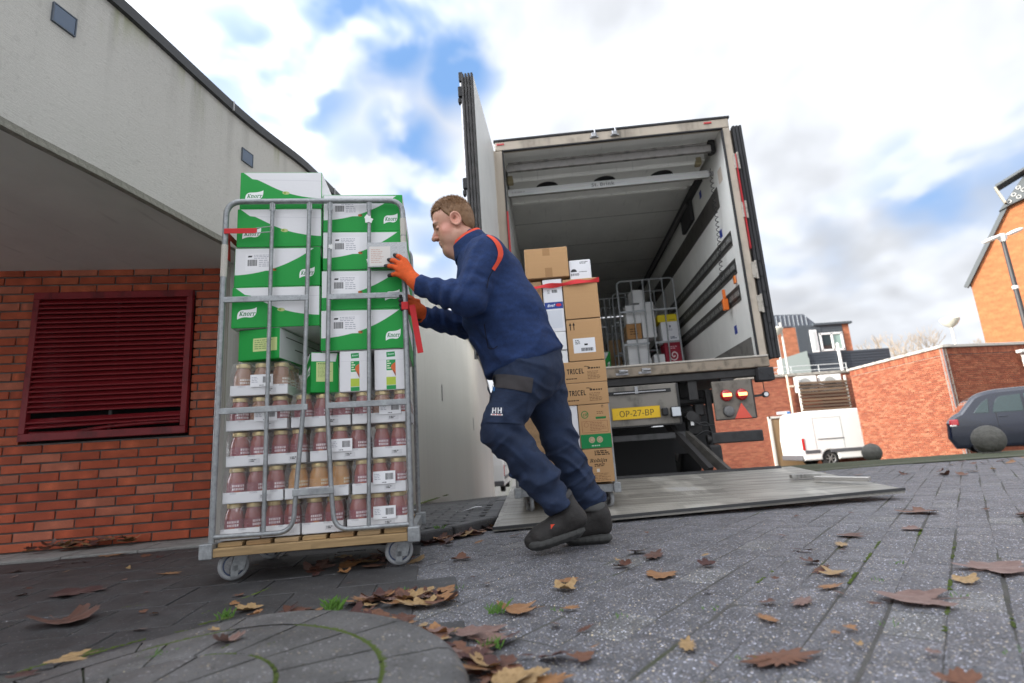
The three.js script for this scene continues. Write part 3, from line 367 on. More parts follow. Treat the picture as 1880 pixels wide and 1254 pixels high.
function castor(t, x, z, turn) { const f = part('castor', metric(forkG.clone()), M.galv, t); f.position.set(x, .0, z); f.rotation.y = turn; f.translateX(-.0); f.position.y = .001; for (const [n, g, m] of [['tyre', tyreG, greyTyre], ['rim', hubG, M.steel], ['rim_ring', new THREE.TorusGeometry(.042, .004, 6, 24), navyRim]]) { const o = part(n, g, m, f); o.position.set(-.0, .063, n === 'rim_ring' ? .009 : 0); } }

// --- trolley in front
const T1 = { pos: [-.922, 0, -2.475], yaw: 7.5 * D2R };
rollCage('loaded galvanised roll cage with wooden deck being pushed by the man', T1.pos, T1.yaw);
{
  const S = (x, y, w, h, m, label, d = .56, z = -.03, turn = 0) => carton(T1, [x, y, z], w, h, d, m, label, 'green and white soup cartons on the near roll cage', turn);
  S(-.178, 1.724, .393, .198, KB, 'green and white carton topmost of the stack nearest the brick wall', .56, -.036);
  S(-.18, 1.520, .398, .2, KB, 'green and white carton second from top on the stack nearest the brick wall', .56, -.03, .01);
  S(-.186, 1.318, .4, .2, KA, 'green and white carton with barcode sticker, third from top nearest the brick wall', .56, -.033, -.008);
  S(-.188, 1.116, .402, .2, KB, 'green and white carton fourth from top on the stack nearest the brick wall', .56, -.03, .006);
  S(.222, 1.596, .392, .2, KA, 'green and white carton topmost of the stack nearest the man', .56, -.034, .006);
  S(.222, 1.394, .394, .2, KA, 'green and white carton behind the clear label holder', .56, -.03, -.006);
  S(.219, 1.192, .4, .2, KA, 'green and white carton just above the middle rail, beside the gloved hands', .56, -.034);
  S(.219, .99, .402, .2, KA, 'green and white carton under the middle rail above three small upright cartons', .56, -.03, .004);
  // small green carton lying with a side in view
  const yl = paint(128, 96, (g, w, h) => { g.fillStyle = GREEN; g.fillRect(0, 0, w, h); g.fillStyle = '#d7e39a'; g.fillRect(w * .36, h * .3, w * .6, h * .45); strokes(g, w * .4, h * .36, w * .5, 5, h * .07, 'rgba(70,110,50,.6)', rng(3), .4); });
  const sideT = paint(128, 96, (g, w, h) => { g.fillStyle = '#dcdcde'; g.fillRect(0, 0, w, h); g.fillStyle = '#222'; g.fillRect(w * .12, h * .22, w * .85, h * .03); g.fillRect(w * .3, h * .55, w * .65, h * .03); });
  carton(T1, [-.265, .964, -.04], .2, .148, .5, [pm(sideT), greenM, offM, greenM, pm(yl), greenM, greenM], 'small green carton with yellow sticker standing on a tray of jars', undefined, -.2);
  const gy = paint(160, 256, (g, w, h) => { g.fillStyle = GREEN; g.fillRect(0, 0, w, h); g.fillStyle = OFFW; g.fillRect(0, 0, w * .9, h * .22); g.beginPath(); g.moveTo(w * .9, 0); g.lineTo(w * .97, 0); g.lineTo(w * .9, h * .22); g.fill(); g.fillStyle = '#d9e59c'; g.fillRect(w * .18, h * .24, w * .62, h * .5); strokes(g, w * .24, h * .27, w * .3, 1, h * .03, '#3c7a2c', rng(4), .8); strokes(g, w * .24, h * .33, w * .5, 9, h * .035, 'rgba(90,120,60,.5)', rng(5), .35); });
  const gl = paint(128, 256, (g, w, h) => { g.fillStyle = GREEN; g.fillRect(0, 0, w, h); g.fillStyle = OFFW; g.beginPath(); g.moveTo(0, 0); g.lineTo(w, 0); g.lineTo(0, h * .3); g.fill(); leafLogo(g, w * .45, h * .3, w * .5, h * .3); });
  carton(T1, [.035, .794, -.045], .128, .192, .2, [greenM, pm(gl), offM, greenM, pm(gy), greenM, greenM], 'small upright green carton with pale sticker between the middle uprights', undefined, .35);
  const sp = paint(160, 256, (g, w, h) => { g.fillStyle = '#efeef0'; g.fillRect(0, 0, w, h); g.strokeStyle = 'rgba(120,120,125,.35)'; g.beginPath(); g.moveTo(0, h * .25); g.lineTo(w, h * .25); g.stroke(); g.save(); g.translate(w * .38, h * .05); g.rotate(-.06); g.fillStyle = '#12944a'; g.fillRect(0, 0, w * .28, h * .13); g.fillStyle = '#dff0e4'; g.font = `italic bold ${h * .06}px serif`; g.fillText('Knorr', w * .03, h * .08, w * .22); g.restore(); g.fillStyle = '#169a4c'; g.fillRect(w * .38, h * .25, w * .3, h * .27); g.fillStyle = '#e8f2d0'; for (let i = 0; i < 4; i++) g.fillRect(w * .4, h * (.27 + i * .06), w * (.08 + .05 * (i % 2)), h * .03); g.fillStyle = '#f4f4ee'; g.fillRect(w * .38, h * .52, w * .18, h * .17); g.fillStyle = '#bcd247'; g.fillRect(w * .37, h * .69, w * .31, h * .2); g.fillStyle = '#e06a35'; g.beginPath(); g.moveTo(w * .68, h * .32); g.quadraticCurveTo(w * .5, h * .38, w * .53, h * .46); g.lineTo(w * .68, h * .68); g.fill(); g.fillStyle = '#7d3a22'; g.beginPath(); g.moveTo(w * .58, h * .5); g.lineTo(w * .68, h * .68); g.lineTo(w * .68, h * .6); g.fill(); g.fillStyle = '#1d9c4f'; g.fillRect(w * .37, h * .9, w * .31, h * .1); });
  for (const [x, w, l] of [[.172, .137, 'small white upright carton with carrot picture, nearer the cage middle'], [.339, .148, 'small white upright carton with carrot picture by the cage edge']]) carton(T1, [x, .79, -.036], w, .196, .3, [offM, offM, offM, offM, pm(sp), offM, offM], l);
}
// --- trays of jars in shrink film
const jarProf = [[0, 0], [.034, 0], [.039, .004], [.0405, .012], [.041, .07], [.0395, .088], [.034, .106], [.0305, .114], [.0305, .122]], jarG = lathe(jarProf, 24), lidG = lathe([[.0, .1375], [.029, .1375], [.0325, .1355], [.0335, .132], [.0335, .12], [.0325, .118], [.03, .118]], 24);
const labG = (() => { const g = new THREE.CylinderGeometry(.0415, .0415, .066, 24, 1, true); g.translate(0, .043, 0); return g; })();
const jarLabel = (seed, bg, ink) => paint(384, 96, (g, w, h) => { const r = rng(seed); g.fillStyle = bg; g.fillRect(0, 0, w, h); for (let k = 0; k < 2; k++) { const x = k * w / 2; g.fillStyle = ink; for (let i = 0; i < 2; i++) { let q = x + w * .015; while (q < x + w * .2) { const l = w * (.012 + .02 * r()); g.fillRect(q, h * (.1 + i * .2), l, h * .14); q += l + w * .008; } } strokes(g, x + w * .28, h * .1, w * .17, 8, h * .09, 'rgba(240,215,215,.6)', r, .4); g.fillStyle = r() < .5 ? '#c9742c' : '#b8552a'; g.beginPath(); g.ellipse(x + w * .1, h * .72, w * .075, h * .26, 0, 0, 7); g.fill(); for (let i = 0; i < 14; i++) { g.fillStyle = `hsl(${15 + 35 * r()},80%,${38 + 35 * r()}%)`; g.beginPath(); g.ellipse(x + w * (.06 + .09 * r()), h * (.58 + .3 * r()), 6, 5, 0, 0, 7); g.fill(); } g.fillStyle = r() < .5 ? '#d9cf4a' : '#c46aa0'; g.fillRect(x + w * .19, h * .78, w * .04, h * .16); g.fillStyle = '#e9e4e4'; g.fillRect(x + w * .38, h * .55, w * .07, h * .36); barcode(g, x + w * .385, h * .6, w * .06, h * .24, r); } });
const gM = (c) => phy(C(...c), .18, { clearcoat: 1, clearcoatRoughness: .05, map: rep(tMottle, .08) }), lM = (t) => phy(C(.95, .95, .95), .35, { map: t, clearcoat: 1, clearcoatRoughness: .06 });
const jars = { red: [gM([.42, .1, .075]), lM(jarLabel(81, '#9c4650', '#fff2f2'))], brown: [gM([.45, .22, .12]), lM(jarLabel(82, '#b0805f', '#f6ece2'))], orange: [gM([.7, .34, .08]), lM(jarLabel(83, '#d69a4c', '#fbeed2'))], dark: [gM([.34, .06, .045]), lM(jarLabel(84, '#8a3038', '#fff0ee'))] };
const gold = std(C(.75, .6, .3), .35, { metalness: .6 });
const film = phy(C(.97, .97, .98), .1, { transmission: .94, thickness: 0, ior: 1.6, bumpMap: rep(tNoise, .11), bumpScale: .007 });  // slight white haze in the film stands in for glare
const trayM = std(C(.76, .76, .77), .62, { bumpMap: rep(tNoise, .2), bumpScale: .0005 });
const markT = paint(96, 40, (g, w, h) => { g.fillStyle = '#e3e3e5'; g.fillRect(0, 0, w, h); const r = rng(6); strokes(g, 14, 6, 66, 2, 13, '#3a3a3c', r, .6); }), markM = std(C(.85, .85, .85), .6, { map: markT });
const codeT = paint(160, 90, (g, w, h) => { g.fillStyle = '#f4f4f6'; g.fillRect(0, 0, w, h); const r = rng(7); barcode(g, w * .55, h * .18, w * .36, h * .5, r); strokes(g, w * .06, h * .2, w * .36, 4, h * .13, 'rgba(80,80,100,.5)', r, .35); strokes(g, w * .4, h * .85, w * .2, 1, h * .08, '#555', r, .8); }), codeM = std(C(.95, .95, .95), .55, { map: codeT });
const filmGeo = (w, d, seed) => { const g = new THREE.BoxGeometry(w, .118, d, Math.round(w / .012), 8, Math.round(d / .02)), p = g.attributes.position; for (let i = 0; i < p.count; i++) { let x = p.getX(i), y = p.getY(i), z = p.getZ(i); const n = fbm(x * 30 + seed, y * 26, z * 30, 3) - .5; const top = smooth(.02, .059, y); const sag = Math.abs(z) > d / 2 - .001 ? -.006 * smooth(.1, .9, Math.abs(Math.sin((x / .088) * Math.PI + seed % 1))) : 0; p.setXYZ(i, x * (1 - top * .04), y + n * .006 * (y > .05 ? 1 : .3), z * (1 - top * .1) + Math.sign(z) * (n * .006 + sag)); } g.computeVertexNormals(); return g; };
function jarTray(root, u0, u1, y, kinds, n, label, code, zf = -.034) {
  const t = thing('jar_tray', label, 'tray', [0, 0, 0], 0, 'trays of jars on the near roll cage'), w = u1 - u0 - .004, rows = 3, d = rows * .088 + .004; place(t, root, (u0 + u1) / 2, y, zf, 0);
  part('tray_body', merge([box(w, .003, d, 0, .0015, -d / 2), box(w, .046, .003, 0, .024, -.0015), box(w, .046, .003, 0, .024, -d + .0015), box(.003, .046, d - .006, -w / 2 + .0015, .024, -d / 2), box(.003, .046, d - .006, w / 2 - .0015, .024, -d / 2)]), trayM, t);
  for (let i = 0; i < n; i++) for (let j = 0; j < rows; j++) { const k = jars[kinds[(i + j) % kinds.length]], o = part('jar', jarG, k[0], t); o.position.set(-w / 2 + w * (i + .5) / n, .004, -.047 - j * .087); o.rotation.y = -.65 + 1.3 * noise3(i * 3.7 + u0 * 40, j * 5.1, y * 60) + (i % 2) * 3.14; const sc = Math.min(1.06, w / n / .0836); o.scale.set(sc, 1.085, sc); part('label', labG, k[1], o); part('lid', lidG, gold, o); }
  const f = part('shrink_film', filmGeo(w + .004, d + .006, u0 * 31 + y * 7), film, t); f.position.set(0, .098, -d / 2);
  const mk = part('printed_mark', new THREE.PlaneGeometry(.05, .02), markM, t); mk.position.set(w * .2, .021, .0012);
  if (code) { const c = part('code_sticker', new THREE.PlaneGeometry(.1, .057), codeM, t); c.position.set(code * w * .5, .066, .006); }
}
{
  const A = 'nearest the brick wall', R = [.168, .322, .480, .638, .797];
  const names = ['bottom layer', 'second layer from the bottom', 'third layer from the bottom', 'fourth layer from the bottom'];
  const L = [[0, -.402, -.235, 2, ['red', 'dark'], 0], [0, -.232, -.066, 2, ['red', 'dark'], 0], [0, -.06, .12, 2, ['dark', 'red'], 0], [0, .134, .402, 3, ['red', 'dark'], .25],
    [1, -.398, -.14, 3, ['red', 'dark'], 0], [1, -.136, .144, 3, ['orange'], 0], [1, .158, .4, 3, ['red'], .2],
    [2, -.39, -.216, 2, ['red'], 0], [2, -.212, -.044, 2, ['red', 'dark'], 0], [2, -.028, .226, 3, ['dark', 'red'], .1], [2, .25, .408, 2, ['red'], 0],
    [3, -.396, -.128, 3, ['red', 'brown'], .3], [3, -.114, .154, 3, ['red'], 0], [3, .16, .43, 3, ['red', 'brown'], .3]];
  const per = {}; const ord = ['first', 'second', 'third', 'fourth'];
  for (const [row, u0, u1, n, k, c] of L) { const q = per[row] = (per[row] ?? -1) + 1; jarTray(T1, u0, u1, R[row], k, n, `${k[0] === 'orange' ? 'tray of orange jars' : 'film-wrapped tray of red jars'}, ${names[row]}, ${ord[q]} from the brick wall`, c, -.034 - (q % 2) * .004); }
  jarTray(T1, -.385, -.128, R[4], ['brown'], 3, 'film-wrapped tray of brown jars on top, under the small green carton', .1);
}
{ // straps, label holder
  const s = thing('red_strap', 'red strap with wire hook across the cage edge near the brick wall', 'strap');
  place(s, T1, 0, 0, 0); part('band', rbox(.15, .026, .003, .001, -.345, 1.585, .017), M.redStrap, s); part('wire_hook', pipe([[-.275, 1.598, .017], [-.2, 1.606, .018], [-.2, 1.577, .018], [-.275, 1.574, .017]], .0022, .006, 6), M.steel, s); part('tail', merge([box(.003, .03, .3, -.42, 1.585, -.15), box(.004, .11, .03, -.424, 1.52, -.06, 0, 0, .05)]), M.redStrap, s);
  const h = thing('red_strap', 'loose red strap hanging from the cage post beside the gloved hand', 'strap'); place(h, T1, 0, 0, 0);
  part('loop', rbox(.034, .04, .036, .004, .42, 1.188, 0), M.redStrap, h); const tail = []; part('band', merge([box(.028, .24, .003, .47, 1.072, .012, 0, 0, .14)]), M.redStrap, h);
  const lh = thing('label_holder', 'clear plastic label holder with paper on the cage by the gloved hand', 'holder'); place(lh, T1, .342, 1.45, .016);
  part('pocket', rbox(.19, .128, .005, .002), phy(C(.72, .74, .74), .25, { clearcoat: .4, map: rep(tGalv, .2) }), lh);
  const pt = paint(128, 96, (g, w, h) => { g.fillStyle = '#ebe6e0'; g.fillRect(0, 0, w, h); strokes(g, 10, 14, 80, 8, 9, 'rgba(190,120,100,.5)', rng(9), .4); }); const pp = part('paper', new THREE.PlaneGeometry(.1, .1), std(C(.85, .85, .85), .6, { map: pt }), lh); pp.position.set(-.036, -.008, .0035);
  const tp = thing('torn_tape', 'scraps of torn white tape stuck on the cage uprights', 'tape'); place(tp, T1, 0, 0, 0); const tg = (x, y, s, seed) => { const sh = new THREE.Shape(), r = rng(seed); for (let i = 0; i < 14; i++) { const a = i / 14 * 6.28, q = s * (.45 + .6 * r()); sh[i ? 'lineTo' : 'moveTo'](x + Math.cos(a) * q, y + Math.sin(a) * q * 1.1); } return new THREE.ExtrudeGeometry(sh, { depth: .002, bevelEnabled: false }).translate(0, 0, .011); };
  part('tape_scrap', tg(.252, 1.64, .028, 3), std(C(.82, .82, .8), .7), tp); part('tape_scrap', tg(.073, 1.5, .014, 5), std(C(.8, .8, .78), .7), tp); part('tape_scrap', tg(.255, 1.42, .018, 8), std(C(.8, .8, .78), .7), tp);
  for (const [x, y, l] of [[-.42, 1.44, .16], [.42, 1.6, .09], [.42, 1.52, .06]]) part('tape_wrap', cyl(.0146, .0146, l, x, y, 0, 'y', 12), std(C(.75, .74, .7), .75, { map: rep(tScuff, .1) }), tp);
}
// --- second cage standing on the lift platform, fences at its sides
const T2 = { pos: [.32, .06, -3.75], yaw: -3.7 * D2R };
rollCage('galvanised roll cage stacked with brown cartons on the lift platform', [.32 + .335, .055, -3.75 - .40], (90 - 3.7) * D2R, .72, .66, 1.62);
{
  const K = (x, y, w, h, m, label, d = .4, z = 0, turn = 0) => carton(T2, [x, y, z], w, h, d, m, label, 'cartons on the platform roll cage', turn);
  const cf = (w, h, f) => { const t = paint(w, h, (g) => { const r = rng(w * 3 + h); g.fillStyle = '#c49a6c'; g.fillRect(0, 0, w, h); for (let i = 0; i < h; i++) { g.fillStyle = `rgba(90,60,30,${.05 * r()})`; g.fillRect(0, i, w, 1); } f(g, w, h, r); }); const m = pm(t, .8); return [M.card, M.card, M.card, M.card, m, M.card, M.card]; };
  const wf = (w, h, f) => { const t = paint(w, h, (g) => { g.fillStyle = '#ecebee'; g.fillRect(0, 0, w, h); f(g, w, h, rng(w + h)); }); return [offM, offM, offM, offM, pm(t), offM, offM]; };
  const arrows = (g, x, y, s) => { g.strokeStyle = '#2b1c10'; g.lineWidth = s * .12; for (const dx of [0, s * .5]) { g.beginPath(); g.moveTo(x + dx, y + s); g.lineTo(x + dx, y); g.moveTo(x + dx - s * .13, y + s * .3); g.lineTo(x + dx, y); g.lineTo(x + dx + s * .13, y + s * .3); g.stroke(); } };
  K(-.03, 1.628, .315, .228, cf(256, 192, (g, w, h) => { g.fillStyle = 'rgba(150,110,70,.55)'; g.fillRect(w * .42, 0, w * .17, h * .26); g.fillRect(w * .45, h * .68, w * .17, h * .32); }), 'plain taped brown carton lying on top of the platform cage', .38, .0, .03);
  K(.21, 1.602, .155, .146, wf(160, 150, (g, w, h, r) => { g.fillStyle = '#1c1c1e'; g.beginPath(); g.arc(w * .18, h * .62, w * .15, Math.PI, 0); g.fill(); g.font = `bold ${h * .17}px sans-serif`; g.fillText('EEND', w * .02, h * .82); strokes(g, w * .5, h * .08, w * .42, 2, h * .07, '#444', r, .6); g.fillRect(w * .42, h * .62, w * .4, h * .025); }), 'small white carton printed in black beside the top brown carton', .3, -.02);
  K(.196, 1.304, .246, .296, cf(200, 240, (g, w, h) => arrows(g, w * .12, h * .06, h * .1)), 'plain brown carton under the red strap on the platform cage');
  K(.196, 1.0, .246, .298, cf(200, 240, (g, w, h, r) => { arrows(g, w * .1, h * .08, h * .17); g.fillStyle = '#efeff2'; g.fillRect(w * .14, h * .46, w * .64, h * .36); strokes(g, w * .2, h * .5, w * .15, 3, h * .04, '#555', r, .5); g.font = `bold ${h * .06}px sans-serif`; g.fillStyle = '#222'; g.fillRect(w * .46, h * .6, w * .1, h * .04); barcode(g, w * .36, h * .7, w * .34, h * .08, r); }), 'brown carton with two arrows and a white label');
  const tri = cf(320, 160, (g, w, h, r) => { g.fillStyle = '#17120e'; g.font = `bold ${h * .3}px sans-serif`; g.save(); g.scale(.82, 1.15); g.fillText('TRICEL', w * .1, h * .5); g.restore(); strokes(g, w * .05, h * .78, w * .42, 1, h * .06, '#3a2a1c', r, .8); g.lineWidth = 5; g.strokeStyle = '#17120e'; g.beginPath(); g.moveTo(w * .5, h * .24); g.quadraticCurveTo(w * .58, h * .22, w * .64, h * .32); g.stroke(); strokes(g, w * .58, h * .3, w * .3, 1, h * .1, '#2a1d12', r, .7); strokes(g, w * .56, h * .48, w * .34, 6, h * .07, 'rgba(70,45,25,.6)', r, .4); });
  K(.17, .846, .3, .15, tri, 'upper of the two brown cartons printed TRICEL'); K(.17, .694, .298, .15, tri, 'lower of the two brown cartons printed TRICEL', .4, .002, .01);
  K(.205, .394, .212, .298, cf(220, 300, (g, w, h, r) => { g.strokeStyle = '#1c7a3c'; g.lineWidth = 5; g.beginPath(); g.arc(w * .2, h * .22, w * .11, 0, 7); g.stroke(); g.fillStyle = '#1c7a3c'; g.font = `italic bold ${h * .1}px sans-serif`; g.fillText('cif', w * .12, h * .255); g.fillRect(w * .55, h * .285, w * .34, h * .05); arrows(g, w * .78, h * .02, h * .06); strokes(g, w * .6, h * .16, w * .25, 2, h * .04, '#6b4a2c', r, .4); g.strokeStyle = '#8a4a34'; g.lineWidth = 2; g.strokeRect(w * .08, h * .38, w * .84, h * .26); g.beginPath(); g.arc(w * .22, h * .46, w * .07, 0, 7); g.stroke(); strokes(g, w * .34, h * .41, w * .54, 6, h * .035, 'rgba(120,70,50,.6)', r, .4); g.fillStyle = '#11884a'; g.fillRect(0, h * .68, w, h * .32); g.fillStyle = '#bfae8c'; for (const x of [.36, .62]) { g.beginPath(); g.arc(w * x, h * .81, w * .1, 0, 7); g.fill(); } g.strokeStyle = '#6d7a5a'; for (const x of [.36, .62]) { g.beginPath(); g.arc(w * x, h * .81, w * .06, 0, 5); g.stroke(); } strokes(g, w * .34, h * .93, w * .34, 1, h * .04, '#c7d8c0', r, .7); }), 'brown carton with green band and round green logo');
  K(.205, .172, .2, .22, cf(220, 280, (g, w, h, r) => { strokes(g, w * .4, h * .04, w * .55, 3, h * .055, '#3a2614', r, .65); g.fillStyle = '#1d140c'; g.font = `italic bold ${h * .15}px serif`; g.fillText('Robijn', w * .2, h * .4, w * .6); strokes(g, w * .36, h * .45, w * .4, 2, h * .05, '#4a3420', r, .6); g.fillStyle = '#e2d6c8'; g.fillRect(w * .42, h * .6, w * .1, h * .1); strokes(g, w * .2, h * .74, w * .7, 5, h * .05, 'rgba(80,52,30,.5)', r, .4); }), 'lowest brown carton printed Robijn', .4, 0);
  K(-.003, 1.225, .138, .39, wf(140, 390, (g, w, h, r) => { barcode(g, w * .45, h * .2, w * .3, h * .06, r); strokes(g, w * .2, h * .2, w * .2, 4, h * .02, '#777', r, .5); g.fillStyle = '#1c3f8f'; g.fillRect(0, h * .44, w, h * .13); g.fillStyle = '#fff'; g.font = `italic bold ${h * .07}px sans-serif`; g.fillText('Bref', w * .14, h * .53); g.fillStyle = '#d8203c'; g.beginPath(); g.ellipse(w * .76, h * .5, w * .15, h * .03, 0, 0, 7); g.fill(); g.fillStyle = '#dcdfe6'; g.fillRect(w * .1, h * .6, w * .8, h * .34); }), 'white carton with blue band beside the plain brown cartons', .36, -.01);
  K(-.01, 1.09, .15, .13, offM, 'plain white carton below the blue-banded one', .36, -.005); K(-.01, .93, .15, .155, offM, 'plain white carton behind the man at waist height', .36, -.01); K(-.1, .694, .23, .23, offM, 'white carton showing beside the hip of the man', .36, -.01);
  K(.03, .394, .13, .3, wf(130, 300, (g, w, h, r) => { g.fillStyle = '#2b3350'; g.font = `bold ${h * .07}px serif`; g.fillText('n"', w * .5, h * .55); strokes(g, w * .4, h * .62, w * .5, 1, h * .03, '#889', r, .6); }), 'tall white carton beside the green-banded carton', .36, -.004);
  K(-.18, .394, .28, .3, M.card, 'brown carton behind the legs of the man, upper', .36); K(-.11, .172, .4, .22, M.card, 'brown carton behind the legs of the man, lowest', .36); K(-.22, 1.24, .28, .37, M.card, 'brown carton behind the back of the man', .36, -.02);
  const s = thing('red_strap', 'twisted red strap across the cartons on the platform cage', 'strap'); place(s, T2, 0, 0, 0);
  const P = []; for (let i = 0; i <= 24; i++) { const t = i / 24, x = lerp(-.33, .335, t), y = 1.548 + .03 * t + .004 * Math.sin(t * 19), tw = .4 * Math.sin(t * 14), hw = .014 - .004 * Math.sin(t * 23); P.push([x, y, .012 + .004 * Math.sin(t * 11), tw, hw]); }
  const pos = [], idx = []; P.forEach(([x, y, z, tw, hw], i) => { pos.push(x, y - hw, z - tw * hw, x, y + hw, z + tw * hw, x, y + hw, z + tw * hw - .002, x, y - hw, z - tw * hw - .002); if (i) for (let k = 0; k < 4; k++) { const a = (i - 1) * 4 + k, b = (i - 1) * 4 + (k + 1) % 4; idx.push(a, b, a + 4, b, b + 4, a + 4); } }); const g = new THREE.BufferGeometry(); g.setAttribute('position', new THREE.Float32BufferAttribute(pos, 3)); g.setIndex(idx); g.computeVertexNormals(); part('band', metric(g), M.redStrap, s);
}
// ---------- delivery truck, rear end towards the camera ----------
const TK = { pos: [-.04, 0, -5.4], yaw: -3.7 * D2R };
{
  const t = thing('delivery_truck', 'refrigerated delivery truck backed up with rear doors open and tail lift down', 'truck', TK.pos, TK.yaw);
  const beige = std(C(.6, .54, .46), .55, { map: rep(tScuff, 1.7), bumpMap: rep(tNoise, .3), bumpScale: .001 }), inner = std(C(.92, .92, .9), .5, { map: rep(tClean, 1.1), bumpMap: rep(tNoise, .2), bumpScale: .0008 }), seal = std(C(.028, .028, .03), .75, { bumpMap: rep(tNoise, .05), bumpScale: .001 }), sealG = std(C(.075, .075, .078), .8, { map: rep(tScuff, .3) });
  const grey = std(C(.30, .29, .27), .55, { map: rep(tScuff, .6), bumpMap: rep(tNoise, .2), bumpScale: .001 }), W = 2.51, Lz = 8.2;
  const P = (n, g, m, par = t, l) => part(n, metric(g), m, par, l);
  P('side_wall', box(.07, 2.55, Lz - .06, .035, 2.475, -Lz / 2 - .03), inner); P('side_wall', box(.07, 2.55, Lz - .06, W - .035, 2.475, -Lz / 2 - .03), inner);
  P('front_wall', box(W - .14, 2.5, .08, W / 2, 2.45, -Lz), std(C(.8, .8, .78), .6)); const ceil = P('ceiling', box(W - .142, .06, Lz - .1, W / 2, 3.75, -Lz / 2), std(C(.86, .86, .84), .5, { map: rep(tClean, 1.3) }));
  for (let i = 1; i < 7; i++) P('ceiling_seam', box(W - .15, .004, .012, W / 2, 3.719, -1.0 - i * 1.0), std(C(.3, .3, .29), .6), ceil);
  P('roof', rbox(W + .02, .03, Lz, .01, W / 2, 3.80, -Lz / 2), std(C(.6, .6, .58), .5)); P('floor', box(W - .142, .08, Lz - .1, W / 2, 1.165, -Lz / 2 - .05), std(C(.45, .44, .42), .6, { map: rep(tScuff, .7) }));
  // rear frame
  const fr = P('rear_frame', merge([rbox(W, .105, .07, .008, W / 2, 3.757, .0), rbox(.075, 2.52, .07, .008, .0375, 2.44, .0), rbox(.075, 2.52, .07, .008, W - .0375, 2.44, .0)]), beige);
  P('hinge_post', rbox(.1, 2.5, .07, .008, -.045, 2.46, .0), beige, fr); P('roof_gutter', rbox(W + .03, .028, .05, .008, W / 2, 3.822, .02), seal, fr); P('frame_gasket', merge([box(W - .15, .012, .03, W / 2, 3.698, .025), box(.014, 2.46, .03, .082, 2.45, .025), box(.014, 2.46, .03, W - .082, 2.45, .025)]), seal, fr);
  for (const x of [1.08, 1.3]) { const k = P('lock_keeper', merge([rbox(.055, .05, .03, .006, x, 3.765, .05), box(.09, .012, .02, x, 3.742, .045)]), M.steel, fr); P('keeper_hook', merge([cyl(.01, .01, .05, x + .012, 3.8, .06, 'y', 8)]), M.steel, k); }
  for (const x of [.06, 2.29]) part('marker_lamp', rbox(.085, .022, .012, .005, x, 3.775, .038), phy(C(.5, .02, .02), .25, { clearcoat: 1 }), fr, 'small red marker lamp');
  const sill = P('sill', merge([rbox(W + .01, .1, .09, .01, W / 2, 1.168, .01)]), std(C(.36, .31, .25), .7, { map: rep(tScuff, .35), bumpMap: rep(tNoise, .12), bumpScale: .002 }));
  P('sill_edge', rbox(W, .02, .1, .006, W / 2, 1.226, .012), std(C(.6, .58, .54), .5, { map: rep(tScuff, .3) }), sill);
  for (const x of [1.1, 1.32]) P('lock_keeper', merge([rbox(.06, .04, .04, .006, x, 1.17, .065), cyl(.012, .012, .07, x + .02, 1.172, .085, 'x', 8), box(.12, .02, .012, x, 1.15, .06)]), M.steel, sill);
  P('rear_crossmember', rbox(W - .1, .075, .1, .01, W / 2, 1.075, -.02), M.darkMetal); P('corner_buffer', merge([rbox(.15, .13, .14, .012, W - .06, 1.045, .03), cyl(.012, .012, .01, W - .1, 1.06, .103, 'z', 8), cyl(.012, .012, .01, W - .03, 1.03, .103, 'z', 8)]), seal);
  // near door, swung straight back
  const dl = P('door', rbox(.085, 2.5, 1.2, .006, -.058, 2.49, .62), inner, t, 'rear door swung straight back'); dl.rotation.y = -2.2 * D2R; const rib = (n, x0, x1, z) => merge(Array.from({ length: n }, (_, i) => rbox((x1 - x0) / n * .72, 2.52, .035, .006, lerp(x0, x1, (i + .5) / n), 2.49, z)));
  P('door_seal', rib(4, -.122, -.014, 1.237), sealG, dl); P('door_skin', rbox(.012, 2.52, 1.21, .004, -.108, 2.49, .62), beige, dl);
  P('lock_rod', cyl(.014, .014, 2.5, -.132, 2.46, 1.19, 'y', 10), M.steel, dl); for (const y of [3.6, 2.72, 1.6]) P('rod_bracket', merge([rbox(.045, .1, .07, .008, -.138, y, 1.19), rbox(.03, .045, .05, .006, -.15, y - .08, 1.19)]), seal, dl); P('cam_end', merge([rbox(.035, .09, .04, .006, -.132, 3.75, 1.2), rbox(.09, .02, .035, .004, -.1, 3.73, 1.2)]), M.darkMetal, dl);
  // far door folded round against the outside of the body
  const dr = P('door', rbox(.07, 2.5, 1.18, .006, W + .065, 2.46, -.62), beige, t, 'other rear door folded flat against the side'); P('door_seal', merge(Array.from({ length: 3 }, (_, i) => rbox(.03, 2.52, .06, .008, W + .045 + i * .034, 2.46, -.0))), seal, dr);
  for (const y of [3.3, 2.75, 2.1, 1.75]) P('hinge', merge([rbox(.05, .17, .035, .008, W + .012, y, .03), cyl(.012, .012, .19, W + .03, y, .045, 'y', 8)]), std(C(.5, .48, .44), .5, { map: rep(tScuff, .2) }), fr);
  part('reflective_strip', box(.006, 1.05, .03, W + .008, 2.85, .045), phy(C(.45, .02, .03), .4), fr); part('edge_strip', box(.02, .75, .02, .09, 2.6, .05), phy(C(.5, .03, .03), .4), fr);
  for (let i = 0; i < 6; i++) P('rivet_plate', rbox(.03, .12, .012, .004, W + .075, 1.45 + i * .16, .035), seal, dr);
  // load rails on the wall inside
  const tr = tex(512, 64, (u, v, x, y) => { const s = (x % 32) / 32, on = s > .34 && s < .62 && v > .22 && v < .78 && (Math.floor(x / 32) % 8 !== 7); const k = on ? .86 : .2 + .04 * hash3(x, y, 1); return [k, k, k * .98]; }, true); tr.repeat.set(1 / .36, 1 / .1);
  const railM = std(C(.8, .8, .8), .5, { map: tr }), bandM = std(C(.085, .083, .08), .6, { map: rep(tScuff, .5) });
